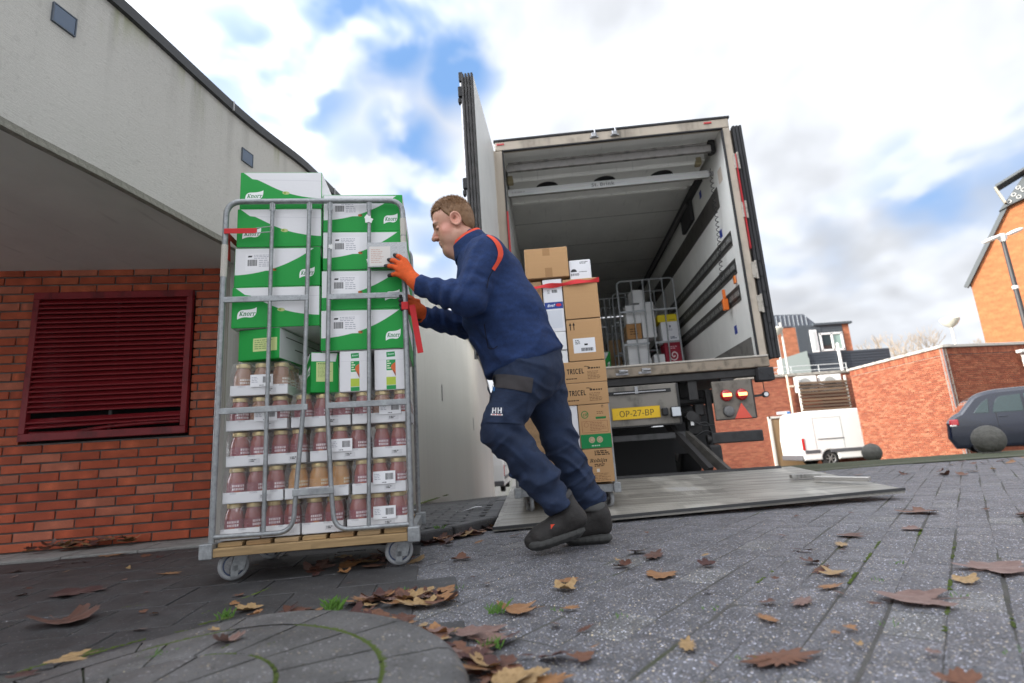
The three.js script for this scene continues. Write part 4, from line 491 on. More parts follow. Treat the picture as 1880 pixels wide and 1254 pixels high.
  for (const y of [2.55, 2.24, 1.95]) { const g = box(.012, .1, 7.6, W - .077, y, -4.0); const p = g.attributes.position, uv = g.attributes.uv; for (let i = 0; i < p.count; i++) uv.setXY(i, p.getZ(i), p.getY(i) - y + .05); const q = part('load_rail', g, railM, t); P('rail_backing', box(.006, .165, 7.6, W - .0735, y - .004, -4.0), bandM, q); }
  P('dark_band', box(.008, .24, 7.2, W - .075, 3.12, -4.0), bandM); const pipeR = P('pipe_cover', box(.06, .09, 6.9, W - .1, 3.6, -4.3), seal); P('wire_loom', pipe([[W - .14, 3.52, -1.4], [W - .15, 3.5, -2.4], [W - .14, 3.53, -3.4], [W - .15, 3.5, -5]], .022, .2, 8), std(C(.1, .1, .1), .6), pipeR);
  P('wall_panel', rbox(.05, .3, .5, .01, W - .1, 3.42, -1.6), seal); P('kick_plate', box(.01, .24, 7.8, W - .0765, 1.325, -4.0), std(C(.2, .2, .195), .6, { map: rep(tScuff, .4) })); P('kick_plate', box(.01, .24, 7.8, .0765, 1.325, -4.0), std(C(.2, .2, .195), .6, { map: rep(tScuff, .4) }));
  // cooling unit under the roof, with round outlets
  { const sh = new THREE.Shape(); sh.moveTo(.1, 0); sh.lineTo(2.36, 0); sh.lineTo(2.36, .62); sh.lineTo(.1, .62); sh.closePath(); for (const x of [.55, 1.24, 1.92]) { const h = new THREE.Path(); h.absellipse(x, .28, .13, .13, 0, Math.PI * 2, true); sh.holes.push(h); }
    const cu = P('cooling_unit', new THREE.ExtrudeGeometry(sh, { depth: .02, bevelEnabled: false, curveSegments: 24 }).rotateX(-Math.PI / 2).translate(0, 3.6, -.42), inner, t); P('unit_front', box(2.26, .1, .02, 1.23, 3.665, -.43), inner, cu); P('unit_lip', rbox(2.2, .03, .05, .006, 1.2, 3.588, -1.05), inner, cu);
    for (const x of [.55, 1.24, 1.92]) { const f = P('fan_outlet', merge([cyl(.128, .128, .07, x, 3.655, -.7, 'y', 24)]), M.black, cu); P('fan_guard', merge([new THREE.TorusGeometry(.128, .006, 6, 28).rotateX(Math.PI / 2).translate(x, 3.6, -.7), new THREE.TorusGeometry(.07, .003, 6, 20).rotateX(Math.PI / 2).translate(x, 3.605, -.7), box(.25, .004, .004, x, 3.605, -.7), box(.004, .004, .25, x, 3.605, -.7)]), seal, f); } }
  P('load_beam', merge([rbox(2.26, .085, .045, .006, 1.23, 3.6, -.19), rbox(2.2, .02, .06, .004, 1.22, 3.65, -.185)]), std(C(.34, .34, .34), .5, { metalness: .5, map: rep(tScuff, .3) }), t, 'worn aluminium load beam'); P('white_tube', cyl(.032, .032, 2.1, 1.2, 3.6, -.46, 'x', 14), inner); for (const x of [.12, 2.29]) P('tube_cap', rbox(.07, .09, .09, .015, x, 3.6, -.46), std(C(.35, .3, .18), .6));
  const lb = paint(1024, 48, (g, w, h) => { g.fillStyle = '#c9cac8'; g.fillRect(0, 0, w, h); const r = rng(14); for (let i = 0; i < 260; i++) { g.fillStyle = `rgba(${90 + 120 * r() | 0},${90 + 120 * r() | 0},${90 + 110 * r() | 0},.15)`; g.fillRect(r() * w, r() * h, 20 + 60 * r(), 1.5); } g.fillStyle = '#6f706e'; g.font = 'bold 34px sans-serif'; g.fillText('St. Brink', w * .42, 36, 118); strokes(g, 20, 18, 80, 1, 14, '#a3a3a0', r, .6); });
  { const g = box(2.3, .085, .04, 1.235, 3.435, -.46); part('load_beam', g, [4, 5].includes(0) ? M.alu : [M.alu, M.alu, M.alu, M.alu, std(C(.92, .92, .92), .45, { map: lb }), M.alu], t, 'bright load beam with worn lettering'); P('beam_end', merge([rbox(.1, .05, .03, .006, 2.4, 3.44, -.46), cyl(.02, .02, .06, 2.36, 3.445, -.46, 'x', 10)]), M.steel); }
  P('beam_socket', merge([rbox(.05, .16, .08, .01, 2.405, 3.66, -.26), cyl(.035, .035, .06, 2.38, 3.6, -.26, 'y', 12), cyl(.03, .03, .1, 2.38, 3.7, -.26, 'z', 12)]), M.darkMetal);
  // pendant control on a coiled cord
  { const pts = []; for (let i = 0; i <= 260; i++) { const s = i / 260, y = lerp(3.42, 2.12, s), a = s * 150, q = s < .08 || s > .93 ? .004 : .016; pts.push(V(2.36 + Math.cos(a) * q + .02 * Math.sin(s * 3), y, -.3 - .2 * s + Math.sin(a) * q)); } const pc = part('pendant_cord', new THREE.TubeGeometry(new THREE.CatmullRomCurve3(pts), 520, .004, 5), M.black, t); P('pendant_control', merge([rbox(.06, .13, .045, .01, 2.37, 1.9, -.5, 2), rbox(.03, .1, .03, .008, 2.37, 2.02, -.5, 2)]), std(C(.75, .16, .015), .5), pc); }
  const or = P('orange_lamp', rbox(.02, .085, .05, .008, W - .088, 2.1, -.26), phy(C(.8, .2, .02), .3, { clearcoat: 1 })); for (const [y, z] of [[2.72, -.5], [1.61, -.5], [3.45, -1.0]]) part('blue_sticker', box(.002, .09, .08, W - .0722, y, z), std(C(.02, .05, .3), .5), t); part('notice', box(.002, .16, .12, W - .0722, 3.3, -.25), std(C(.6, .52, .44), .6), t);
  // underbody and tail lift
  P('chassis', merge([box(.09, .24, 7.4, .75, .93, -4.0), box(.09, .24, 7.4, 1.76, .93, -4.0), box(2.1, .08, .12, 1.25, .98, -.9), box(2.2, .1, .14, 1.25, 1.0, -2.2), box(1.0, .2, .3, 1.25, .85, -1.3), box(2.2, .02, 7, 1.25, 1.09, -3.8), box(.9, .34, 1.3, 1.25, .86, -2.6), cyl(.09, .09, 1.9, 1.25, .45, -2.3, 'x', 12), cyl(.2, .16, .4, 1.25, .45, -2.3, 'x', 16)]), M.darkMetal);
  P('mud_flap', box(.55, .6, .02, .33, .55, -1.2), M.black); P('mud_flap', box(.55, .6, .02, 2.15, .62, -1.85), M.black); P('spray_guard', box(1.3, .55, .02, 1.1, .38, -1.1), M.black);
  for (const [x, z] of [[.3, -2.2], [2.16, -2.4], [.3, -6.9], [2.2, -6.9]]) { const y = T(x, -5.4 + z) + .47; const w = part('wheel', lathe([[.26, -.13], [.44, -.14], [.47, -.11], [.475, 0], [.47, .11], [.44, .14], [.26, .13]], 36).rotateZ(Math.PI / 2), M.rubber, t); w.position.set(x, y, z); part('rim', merge([cyl(.27, .27, .2, 0, 0, 0, 'x', 24), cyl(.1, .1, .26, 0, 0, 0, 'x', 16)]), std(C(.25, .25, .25), .5), w); }
  const lg = P('lift_housing', merge([rbox(1.46, .39, .12, .01, .885, .835, -.02)]), grey); P('housing_slot', merge([box(.62, .035, .02, 1.24, .965, .036)]), M.black, lg); P('slot_rod', merge([cyl(.008, .008, .5, 1.25, .962, .05, 'x', 8), box(.03, .07, .02, 1.22, .985, .05)]), M.steel, lg); P('housing_edge', merge([box(.02, .38, .13, 1.612, .835, -.015), box(1.46, .012, .13, .885, .638, -.012)]), M.darkMetal, lg);
  const pt = paint(512, 128, (g, w, h) => { g.fillStyle = '#f0c419'; g.fillRect(0, 0, w, h); g.strokeStyle = '#c9a012'; g.lineWidth = 5; g.strokeRect(3, 3, w - 6, h - 6); g.fillStyle = '#1a1712'; g.font = '88px sans-serif'; g.textAlign = 'center'; g.textBaseline = 'middle'; g.fillText('OP-27-BP', w * .51, h * .52, w * .82); const r = rng(2); for (let i = 0; i < 90; i++) { g.fillStyle = `rgba(90,70,20,${.12 * r()})`; g.beginPath(); g.arc(r() * w, r() * h, 1 + 5 * r(), 0, 7); g.fill(); } });
  { const pl = part('number_plate', box(.46, .115, .006, 1.195, .765, .047), [M.black, M.black, M.black, M.black, std(C(.95, .95, .95), .4, { map: pt }), M.black], t, 'yellow number plate'); P('plate_lamp', merge([rbox(.06, .075, .05, .015, 1.465, .757, .065, 2)]), M.black, pl); }
  { const wl = P('work_lamp', rbox(.1, .105, .05, .02, 1.565, .748, .075, 3), M.black); P('lamp_lens', merge([rbox(.082, .086, .01, .01, 1.565, .748, .102, 2)]), phy(C(.62, .66, .7), .15, { clearcoat: 1, bumpMap: rep(tNoise, .03), bumpScale: .002 }), wl); }
  P('step_bar', rbox(1.05, .06, .08, .008, 1.13, .53, -.06), std(C(.1, .105, .115), .6, { map: rep(tScuff, .4) })); P('cross_tube', merge([cyl(.04, .04, 2.1, 1.2, .86, -.25, 'x', 14), rbox(.05, .12, .1, .01, 1.78, .96, -.05), rbox(.09, .22, .05, .01, 1.77, .96, -.02)]), M.darkMetal);
  for (const [a, b] of [[1.66, 1.9], [.35, .3]]) P('lift_arm', bar([a, .53, -.05], [b, .17, .3], .05, .08), std(C(.1, .097, .092), .6, { map: rep(tScuff, .3) })); P('lift_cylinder', merge([bar([1.45, .78, -.3], [1.75, .2, .3], .06, .06), cyl(.05, .05, .25, 1.72, .7, -.1, 'z', 12), rbox(.14, .2, .1, .02, 1.76, .62, -.12), rbox(.1, .12, .1, .02, 1.84, .76, -.15), rbox(.12, .2, .12, .03, 1.9, .32, -.02, 2)]), M.darkMetal);
  P('hose', merge([pipe([[1.7, .6, -.02], [1.86, .64, .02], [1.9, .52, 0], [1.86, .36, .02], [1.9, .25, .02]], .008, .05, 6), pipe([[1.66, .7, 0], [1.8, .6, .03], [1.92, .6, .02]], .006, .04, 6), pipe([[1.72, .5, 0], [1.84, .56, .03], [1.93, .5, .02]], .006, .04, 6)]), M.black); part('hose_tag', rbox(.03, .04, .01, .003, 1.72, .63, .01), M.white, t);
  { const ub = P('underrun_bar', rbox(.48, .105, .1, .012, 2.12, .475, -.02), std(C(.04, .042, .046), .55, { map: rep(tScuff, .4) })); P('bar_bracket', merge([box(.05, .5, .05, 1.93, .7, -.1), cyl(.045, .045, .11, 1.9, .47, -.02, 'x', 12)]), M.darkMetal, ub); P('underrun_bar', rbox(.4, .105, .1, .012, .2, .475, -.02), std(C(.04, .042, .046), .55)); }
  const redL = phy(C(.42, .008, .01), .18, { clearcoat: 1, clearcoatRoughness: .05 }), glow = std(C(.6, .1, .03), .4, { emissive: C(1, .36, .12), emissiveIntensity: 1.6 });
  for (const s of [1, -1]) { const X = (x) => s > 0 ? x : W - x; const pn = P('lamp_panel', rbox(.375, .367, .03, .006, X(2.132), .828, .02), std(C(.24, .225, .2), .6, { map: rep(tScuff, .35), bumpMap: rep(tNoise, .1), bumpScale: .001 })); P('panel_rim', merge([box(.375, .008, .036, X(2.132), .642, .02), box(.01, .367, .036, X(2.322), .828, .02), box(.12, .1, .04, X(2.1), 1.04, .0)]), M.darkMetal, pn);
    for (const x of [2.065, 2.21]) { part('tail_lamp', lathe([[0, .042], [.03, .04], [.05, .03], [.056, .015], [.058, 0], [.0, 0]], 28).rotateX(Math.PI / 2).translate(X(x), .87, .035), redL, pn); part('light_bar', rbox(.08, .03, .008, .003, X(x), .872, .078), glow, pn); }
    const rv = part('reverse_lamp', lathe([[0, .036], [.035, .034], [.05, .02], [.056, 0], [0, 0]], 28).rotateX(Math.PI / 2).translate(X(2.07), .718, .035), std(C(.2, .2, .2), .4, { bumpMap: rep(tNoise, .012), bumpScale: .004 }), pn);
    const tsh = new THREE.Shape(); tsh.moveTo(-.075, -.066); tsh.lineTo(.075, -.066); tsh.lineTo(0, .072); tsh.closePath(); part('triangle_reflector', new THREE.ExtrudeGeometry(tsh, { depth: .01, bevelEnabled: true, bevelSize: .004, bevelThickness: .003, bevelSegments: 2 }).translate(X(2.195), .712, .036), phy(C(.78, .06, .02), .25, { clearcoat: 1, bumpMap: rep(tNoise, .01), bumpScale: .002 }), pn);
    const mk = P('marker_arm', merge([bar([X(2.32), .845, .03], [X(2.4), .85, .05], .02, .022), cyl(.03, .026, .05, X(2.425), .852, .05, 'z', 14), cyl(.004, .004, .13, X(2.43), .93, .03, 'y', 6)]), M.black, pn); part('marker_lens', cyl(.02, .02, .006, X(2.425), .852, .078, 'z', 14), phy(C(.7, .7, .72), .2, { clearcoat: 1 }), pn); }
  // platform lowered on to the paving
  { const tread = tex(256, 256, (u, v) => { const a = u * 8, b = v * 8, k = (Math.floor(a) + Math.floor(b)) & 1, s = a % 1, q = b % 1, e = k ? Math.hypot((s - .5) / .42, (q - .5) / .13) : Math.hypot((s - .5) / .13, (q - .5) / .42); return smooth(1, .6, e); });
    const wear = tex(512, 512, (u, v) => { const n = fbm(u * 6, v * 6, 3.3, 6, 6), s = fbm(u * 3, v * 60, 6.3, 4, 0), k = .66 + .4 * n - .34 * smooth(.42, .7, s) * n + .16 * smooth(.6, .8, fbm(u * 9, v * 3, 8, 4)); return [k, k * .985, k * .95]; }, true);
    const pm2 = std(C(.55, .54, .52), .5, { metalness: .35, map: rep(wear, 1.6), bumpMap: rep(tread, .22), bumpScale: .0025 });
    const NL = [-.03, .02, 1.95], NR = [2.66, .058, 1.5], FR = [2.46, .185, .28], FL = [-.03, .17, .36], dn = (p, h) => [p[0], p[1] - h, p[2]], qs = (a, b, c, d) => [...a, ...b, ...c, ...a, ...c, ...d];
    const g = new THREE.BufferGeometry(), th = .05; g.setAttribute('position', new THREE.Float32BufferAttribute([...qs(NL, NR, FR, FL), ...qs(dn(NL, .018), dn(NR, .026), NR, NL), ...qs(dn(NR, .026), dn(FR, th), FR, NR), ...qs(dn(FL, th), dn(NL, .018), NL, FL), ...qs(dn(FR, th), dn(FL, th), FL, FR), ...qs(dn(NR, .026), dn(NL, .018), dn(FL, th), dn(FR, th))], 3)); g.computeVertexNormals(); const pf = part('lift_platform', metric(g), pm2, t, 'worn metal tail lift platform resting on the paving');
    const top = (x, z) => { const s = (x + .03) / 2.6, q = (1.95 - z) / 1.6; return lerp(lerp(.02, .17, q), lerp(.05, .185, q), s); };
    P('load_stop', rbox(.22, .03, .05, .005, 2.28, top(2.28, .95) + .012, .95), M.alu, pf); { const o = P('load_stop', rbox(.36, .03, .045, .005), M.alu, pf); o.position.set(2.42, top(2.42, 1.22) + .015, 1.2); o.rotation.set(0, -.75, -.03); }
    P('edge_bead', bar(NL, NR, .02, .016), std(C(.05, .05, .05), .6), pf); P('hinge_tube', cyl(.03, .03, 2.3, 1.2, .17, .32, 'x', 12), M.darkMetal, pf); }
  // ---- goods inside
  const w = (x, y, z) => { const p = V(x, y, z).applyAxisAngle(V(0, 1, 0), TK.yaw); return [p.x + TK.pos[0], p.y, p.z + TK.pos[2]]; };
  rollCage('roll cage with yellow and red cartons inside the truck by the wall rails', w(1.9, 1.207, -2.4), TK.yaw, .82, .64, 1.64); rollCage('half empty roll cage deeper in the truck behind the first one', w(1.42, 1.207, -3.35), TK.yaw, .72, .6, 1.66);
  const F2 = { pos: TK.pos, yaw: TK.yaw }, K = (x, y, cw, ch, m, label, d = .3, z = -2.47, turn = 0) => carton(F2, [x, y, z], cw, ch, d, m, label, 'cartons inside the truck', turn);
  const yel = paint(128, 48, (g, a, b) => { g.fillStyle = '#e8cf16'; g.fillRect(0, 0, a, b); strokes(g, 70, 36, 40, 1, 8, '#6b5f10', rng(1), .5); }), rd = paint(128, 128, (g, a, b) => { g.fillStyle = '#9c1230'; g.fillRect(0, 0, a, b); g.strokeStyle = '#f2e4e4'; g.lineWidth = 8; g.beginPath(); for (let i = 0; i < 60; i++) { const q = i / 60 * 9.5, r = 4 + q * 3.4; g.lineTo(a * .5 + Math.cos(q) * r, b * .66 + Math.sin(q) * r); } g.stroke(); strokes(g, 40, 24, 60, 2, 11, '#e0b0b8', rng(5), .5); }), wh = paint(96, 128, (g, a, b) => { g.fillStyle = '#e6e6ea'; g.fillRect(0, 0, a, b); g.fillStyle = '#33365a'; g.fillRect(44, 22, 8, 14); strokes(g, 30, 44, 36, 2, 8, '#9a9aa8', rng(6), .4); strokes(g, 44, 94, 38, 2, 8, '#55586e', rng(7), .7); });
  const yM = std(new THREE.Color('#e8cf16'), .55), rM = std(new THREE.Color('#9c1230'), .55), brn = [M.card, M.card, M.card, M.card, pm(paint(96, 96, (g, a, b) => { g.fillStyle = '#b98a58'; g.fillRect(0, 0, a, b); strokes(g, 20, 30, 56, 3, 16, '#4a3018', rng(8), .4); }), .8), M.card, M.card];
  K(1.72, 1.385, .32, .29, offM, 'large plain white carton at the foot of the truck cage'); K(1.715, 1.675, .31, .3, offM, 'white carton above the large plain one in the truck cage', .3, -2.475, .02); K(1.68, 1.985, .215, .225, brn, 'brown printed carton in the truck cage'); K(1.695, 2.215, .21, .28, offM, 'white carton on the brown carton in the truck cage'); K(1.905, 1.99, .2, .54, offM, 'tall narrow white carton in the middle of the truck cage', .3, -2.49); K(1.8, 2.535, .17, .2, offM, 'small white carton on top of the truck cage load', .2, -2.52, .15);
  K(2.19, 2.205, .3, .105, [yM, yM, yM, yM, pm(yel), yM, yM], 'flat yellow carton in the truck cage'); K(2.2, 1.895, .25, .305, [offM, offM, offM, offM, pm(wh), offM, offM], 'white carton under the yellow one'); K(2.21, 1.6, .24, .29, [rM, rM, rM, rM, pm(rd), rM, rM], 'dark red carton with white swirl'); K(2.2, 1.385, .28, .21, offM, 'white carton under the dark red one'); K(2.0, 1.6, .15, .13, offM, 'low white carton beside the dark red one', .25, -2.48);
  K(1.26, 1.64, .22, .3, KA, 'green and white carton in the second truck cage, upper', .3, -3.1); K(1.26, 1.385, .24, .25, KB, 'green and white carton in the second truck cage, lower', .3, -3.1); K(1.5, 1.385, .2, .8, M.card, 'brown carton deep in the second truck cage', .4, -3.45); K(1.22, 1.95, .2, .35, brn, 'brown carton on the green ones deep in the truck', .3, -3.45);
}
// ---------- the man pushing the cage ----------
const smin = (a, b, k) => { const h = clamp(.5 + .5 * (b - a) / k); return lerp(b, a, h) - k * h * (1 - h); }, smax = (a, b, k) => -smin(-a, -b, k);
const cap = (x, y, z, a, b, ra, rb, zs = 1) => { const bx = b[0] - a[0], by = b[1] - a[1], bz = (b[2] - a[2]) * zs, px = x - a[0], py = y - a[1], pz = (z - a[2]) * zs, t = clamp((px * bx + py * by + pz * bz) / (bx * bx + by * by + bz * bz + 1e-9)); return Math.hypot(px - bx * t, py - by * t, pz - bz * t) - lerp(ra, rb, t); };
const ell = (x, y, z, c, r) => { const a = (x - c[0]) / r[0], b = (y - c[1]) / r[1], d = (z - c[2]) / r[2], k = Math.hypot(a, b, d); return (k - 1) * Math.min(r[0], r[1], r[2]); };
function nets(f, lo, hi, s) { // surface nets
  const n = [0, 1, 2].map((i) => Math.ceil((hi[i] - lo[i]) / s) + 1), [nx, ny, nz] = n, F = new Float32Array(nx * ny * nz), I = (i, j, k) => (k * ny + j) * nx + i;
  for (let k = 0; k < nz; k++) for (let j = 0; j < ny; j++) for (let i = 0; i < nx; i++) F[I(i, j, k)] = f(lo[0] + i * s, lo[1] + j * s, lo[2] + k * s);
  const vid = new Int32Array(nx * ny * nz).fill(-1), pos = [], nor = [], idx = [], E = [[0, 1], [2, 3], [4, 5], [6, 7], [0, 2], [1, 3], [4, 6], [5, 7], [0, 4], [1, 5], [2, 6], [3, 7]];
  for (let k = 0; k < nz - 1; k++) for (let j = 0; j < ny - 1; j++) for (let i = 0; i < nx - 1; i++) {
    const v = []; let m = 0; for (let c = 0; c < 8; c++) { const q = F[I(i + (c & 1), j + (c >> 1 & 1), k + (c >> 2))]; v.push(q); if (q < 0) m |= 1 << c; } if (!m || m === 255) continue;
    let x = 0, y = 0, z = 0, w = 0; for (const [a, b] of E) if ((v[a] < 0) !== (v[b] < 0)) { const t = v[a] / (v[a] - v[b]); x += lerp(a & 1, b & 1, t); y += lerp(a >> 1 & 1, b >> 1 & 1, t); z += lerp(a >> 2, b >> 2, t); w++; }
    const X = lo[0] + (i + x / w) * s, Y = lo[1] + (j + y / w) * s, Z = lo[2] + (k + z / w) * s, e = s * .6; vid[I(i, j, k)] = pos.length / 3; pos.push(X, Y, Z); const gx = f(X + e, Y, Z) - f(X - e, Y, Z), gy = f(X, Y + e, Z) - f(X, Y - e, Z), gz = f(X, Y, Z + e) - f(X, Y, Z - e), l = Math.hypot(gx, gy, gz) || 1; nor.push(gx / l, gy / l, gz / l);
  }
  const Q = (a, b, c, d, flip) => { if (a < 0 || b < 0 || c < 0 || d < 0) return; flip ? idx.push(a, b, c, a, c, d) : idx.push(a, c, b, a, d, c); };
  for (let k = 1; k < nz - 1; k++) for (let j = 1; j < ny - 1; j++) for (let i = 1; i < nx - 1; i++) { const a = F[I(i, j, k)] < 0;
    if (a !== F[I(i + 1, j, k)] < 0) Q(vid[I(i, j - 1, k - 1)], vid[I(i, j, k - 1)], vid[I(i, j, k)], vid[I(i, j - 1, k)], a);
    if (a !== F[I(i, j + 1, k)] < 0) Q(vid[I(i - 1, j, k - 1)], vid[I(i - 1, j, k)], vid[I(i, j, k)], vid[I(i, j, k - 1)], a);
    if (a !== F[I(i, j, k + 1)] < 0) Q(vid[I(i - 1, j - 1, k)], vid[I(i, j - 1, k)], vid[I(i, j, k)], vid[I(i - 1, j, k)], a); }
  const g = new THREE.BufferGeometry(); g.setAttribute('position', new THREE.Float32BufferAttribute(pos, 3)); g.setAttribute('normal', new THREE.Float32BufferAttribute(nor, 3)); g.setIndex(idx); return g;
}
{
  const BX = .18, BZ = -2.72, man = thing('person', 'man in navy fleece and work trousers leaning forward to push the loaded cage', 'person', [BX, 0, BZ]);
  const put = (n, g, m, par = man, l) => part(n, g.translate(-BX, 0, -BZ), m, par, l);
  const shN = [-.1, 1.435, -2.555], elN = [-.183, 1.175, -2.455], wrN = [-.425, 1.272, -2.472], shF = [-.1, 1.44, -2.885], elF = [-.235, 1.175, -2.93], wrF = [-.445, 1.17, -2.66];
  const s0 = [.045, .93, -2.72], s1 = [-.03, 1.16, -2.72], s2 = [-.095, 1.36, -2.72], s3 = [-.14, 1.475, -2.72], nk = [-.195, 1.57, -2.72];
  const hipN = [.055, .83, -2.625], knN = [-.082, .575, -2.592], anN = [.168, .222, -2.63], hipF = [.12, .835, -2.815], knF = [.212, .5, -2.82], anF = [.342, .19, -2.83];
  const torso = (x, y, z, o = 0) => { let d = smin(cap(x, y, z, s0, s1, .2 + o, .192 + o, .94), cap(x, y, z, s1, s2, .192 + o, .17 + o, .9), .06); d = smin(d, cap(x, y, z, s2, s3, .165 + o, .1 + o, .82), .06); return smin(d, cap(x, y, z, shN, shF, .088 + o, .088 + o), .07); };
  const fold = (x, y, z, f, s) => (fbm(x * f + 3, y * f, z * f + 9, 3) - .5) * s, ridge = (x, y, z, a, b, f) => { const n = noise3(x * 4 + 7, y * 4, z * 4), q = Math.abs(2 * noise3((x * a + y * b) * f + n * 2.2, (y * a - x * b) * f * .28 + 3, z * f * .3 + n) - 1); return 1 - Math.min(1, q * 2.2); };
  const jacket = (x, y, z) => {
    let d = torso(x, y, z);
    d = smin(d, cap(x, y, z, nk, s3, .075, .1), .05);
    // sleeves with rucked folds at elbow and forearm
    const sleeve = (sh, el, wr, k) => { const ty = clamp(((x - el[0]) * (wr[0] - el[0]) + (y - el[1]) * (wr[1] - el[1])) / ((wr[0] - el[0]) ** 2 + (wr[1] - el[1]) ** 2)); const ruck = .0055 * Math.sin(ty * 26 + 5 * noise3(x * 12, y * 12, z * 12 + k)) * smooth(.0, .25, ty) * smooth(1.02, .75, ty) + .006 * Math.sin((y * 60 + x * 40) + 4 * noise3(x * 9, y * 9, k)) * smooth(.16, .03, Math.hypot(x - el[0], y - el[1], z - el[2]) - .05) * .6; let a = smin(cap(x, y, z, sh, el, .094, .074), cap(x, y, z, el, wr, .071, .044), .03); a -= ruck; const cx = (wr[0] - el[0]), cy = wr[1] - el[1], cz = wr[2] - el[2], L = Math.hypot(cx, cy, cz); return smax(a, ((x - wr[0]) * cx + (y - wr[1]) * cy + (z - wr[2]) * cz) / L - .004, .008); };
    d = smin(d, sleeve(shN, elN, wrN, 1), .035); d = smin(d, sleeve(shF, elF, wrF, 7), .035);
    d -= fold(x, y, z, 7, .012) + .0035 * Math.sin(34 * (y * .8 + x * .7) + 6 * noise3(x * 5, y * 5, z * 5)) * smooth(1.45, 1.0, y) * smooth(.0, .25, .5 - Math.abs(y - 1.12));
    d -= ridge(x, y, z, .5, .86, 13) * .011 * smooth(1.35, 1.0, y) + ridge(x + 2, y, z, .8, -.6, 12) * .012 * smooth(.26, .1, Math.hypot(x + .12, y - 1.25)) + ridge(x, y + 4, z, .95, .3, 24) * .01 * smooth(-.2, -.28, x); const hem = -.309 * x + .951 * y - .822 + .012 * Math.sin(x * 17); d = smax(d, -hem, .018); d -= .005 * smooth(.05, .0, hem) * smooth(-.02, .01, hem);
    return d;
  };
  const trousers = (x, y, z) => {
    let d = cap(x, y, z, [.05, 1.0, -2.72], [.07, .86, -2.72], .165, .178, .95);
    const leg = (h, k, a, rh, rk, ra, sd) => { const t = clamp((k[1] - y) / (k[1] - a[1])); let q = smin(cap(x, y, z, h, k, rh, rk), cap(x, y, z, k, a, rk, ra), .03); const nn = noise3(x * 8 + sd, y * 8, z * 8); q -= .007 * Math.sin(y * 52 - x * 26 + 7 * nn + sd) * smooth(.0, .6, t) * smooth(1.2, .7, t) + .005 * Math.sin(y * 40 + x * 55 + 6 * nn) * smooth(.15, .02, Math.abs(y - k[1])); q -= .012 * smooth(.55, .95, t) * (noise3(x * 14, y * 30, sd) - .2); const cx = a[0] - k[0], cy = a[1] - k[1], L = Math.hypot(cx, cy); return smax(q, ((x - a[0]) * cx + (y - a[1]) * cy) / L - .012, .01); };
    const A = leg(hipN, knN, anN, .13, .09, .062, 2), B = leg(hipF, knF, anF, .13, .078, .064, 5); d = smin(d, A, .035); d = smin(d, B, .035);
    const lo = smooth(.62, .3, y), up = smooth(.62, .78, y); return d - fold(x, y, z, 9, .012) - ridge(x, y, z, .55, .83, 15) * (.007 + .009 * lo) - ridge(x + 3, y, z, -.5, .87, 21) * (.005 + .008 * lo) - ridge(x, y + 5, z, .9, .42, 17) * .005 * up;
  };
  // boots
  const boot = (A, T2, S) => (x, y, z) => { let d = cap(x, y, z, A[0], A[1], .047, .049); d = smin(d, cap(x, y, z, A[2], T2[0], .042, .042), .03); d = smin(d, cap(x, y, z, T2[0], T2[1], .043, .037), .02); d = smin(d, cap(x, y, z, A[1], T2[0], .052, .045), .04); return d - (noise3(x * 30, y * 30, z * 30) - .5) * .005; };
  const sole = (H, Tt, hw) => (x, y, z) => { const dx = Tt[0] - H[0], dy = Tt[1] - H[1], L = Math.hypot(dx, dy), ux = dx / L, uy = dy / L, px = x - (H[0] + Tt[0]) / 2, py = y - (H[1] + Tt[1]) / 2, a = px * ux + py * uy, b = -px * uy + py * ux, t = a / L + .5; const w = hw * (.82 + .3 * Math.sin(clamp(t) * 2.6 - .1)) - .02 * smooth(.8, 1.05, t), bb = Math.abs(b - .008 * smooth(.6, 1.1, t) * (-1)) - .008, q = [Math.max(Math.abs(a) - L / 2 + .03, 0), Math.max(bb, 0), Math.max(Math.abs(z - H[2]) - w + .03, 0)], lug = .0025 * (Math.sin(a * 170) > .2 ? 1 : 0); return Math.hypot(Math.max(q[0] - .0, 0), q[2]) + q[1] - .03 + Math.max(bb, 0) * .5 - lug; };
  const bootM = std(C(.028, .025, .023), .7, { bumpMap: rep(tNoise, .05), bumpScale: .002, map: rep(tMottle, .2) }), soleM = std(C(.06, .06, .057), .85, { bumpMap: rep(tFine, .05), bumpScale: .001 });
  const fleece = std(C(.016, .042, .14), .95, { map: rep(tMottle, .12), bumpMap: rep(tFine, .05), bumpScale: .0016 }), cloth = std(C(.016, .031, .075), .88, { map: rep(tMottle, .3), bumpMap: rep(tFine, .04), bumpScale: .0008 }), orange = std(C(.75, .075, .03), .75);
  const bm = (g) => metric(g);
  put('jacket', bm(nets(jacket, [-.56, .78, -3.06], [.34, 1.72, -2.34], .0085)), fleece);
  const trou = put('trousers', bm(nets(trousers, [-.26, .12, -3.0], [.46, 1.1, -2.42], .0085)), cloth);
  const bN = boot([[.192, .232, -2.63], [.215, .16, -2.63], [.25, .138, -2.63]], [[.075, .07, -2.645], [.03, .05, -2.65]]), bF = boot([[.35, .2, -2.83], [.37, .13, -2.83], [.395, .075, -2.83]], [[.235, .062, -2.825], [.205, .05, -2.825]]);
  const boN = put('boot', bm(nets(bN, [-.06, -.02, -2.75], [.34, .35, -2.53], .008)), bootM), boF = put('boot', bm(nets(bF, [.1, -.02, -2.95], [.48, .33, -2.72], .008)), bootM);
  put('sole', bm(nets(sole([.275, .094, -2.63], [.012, .026, -2.63], .044), [-.08, -.04, -2.75], [.36, .2, -2.52], .007)), soleM, boN); put('sole', bm(nets(sole([.43, .02, -2.83], [.18, .02, -2.83], .044), [.09, -.03, -2.95], [.52, .12, -2.7], .007)), soleM, boF);
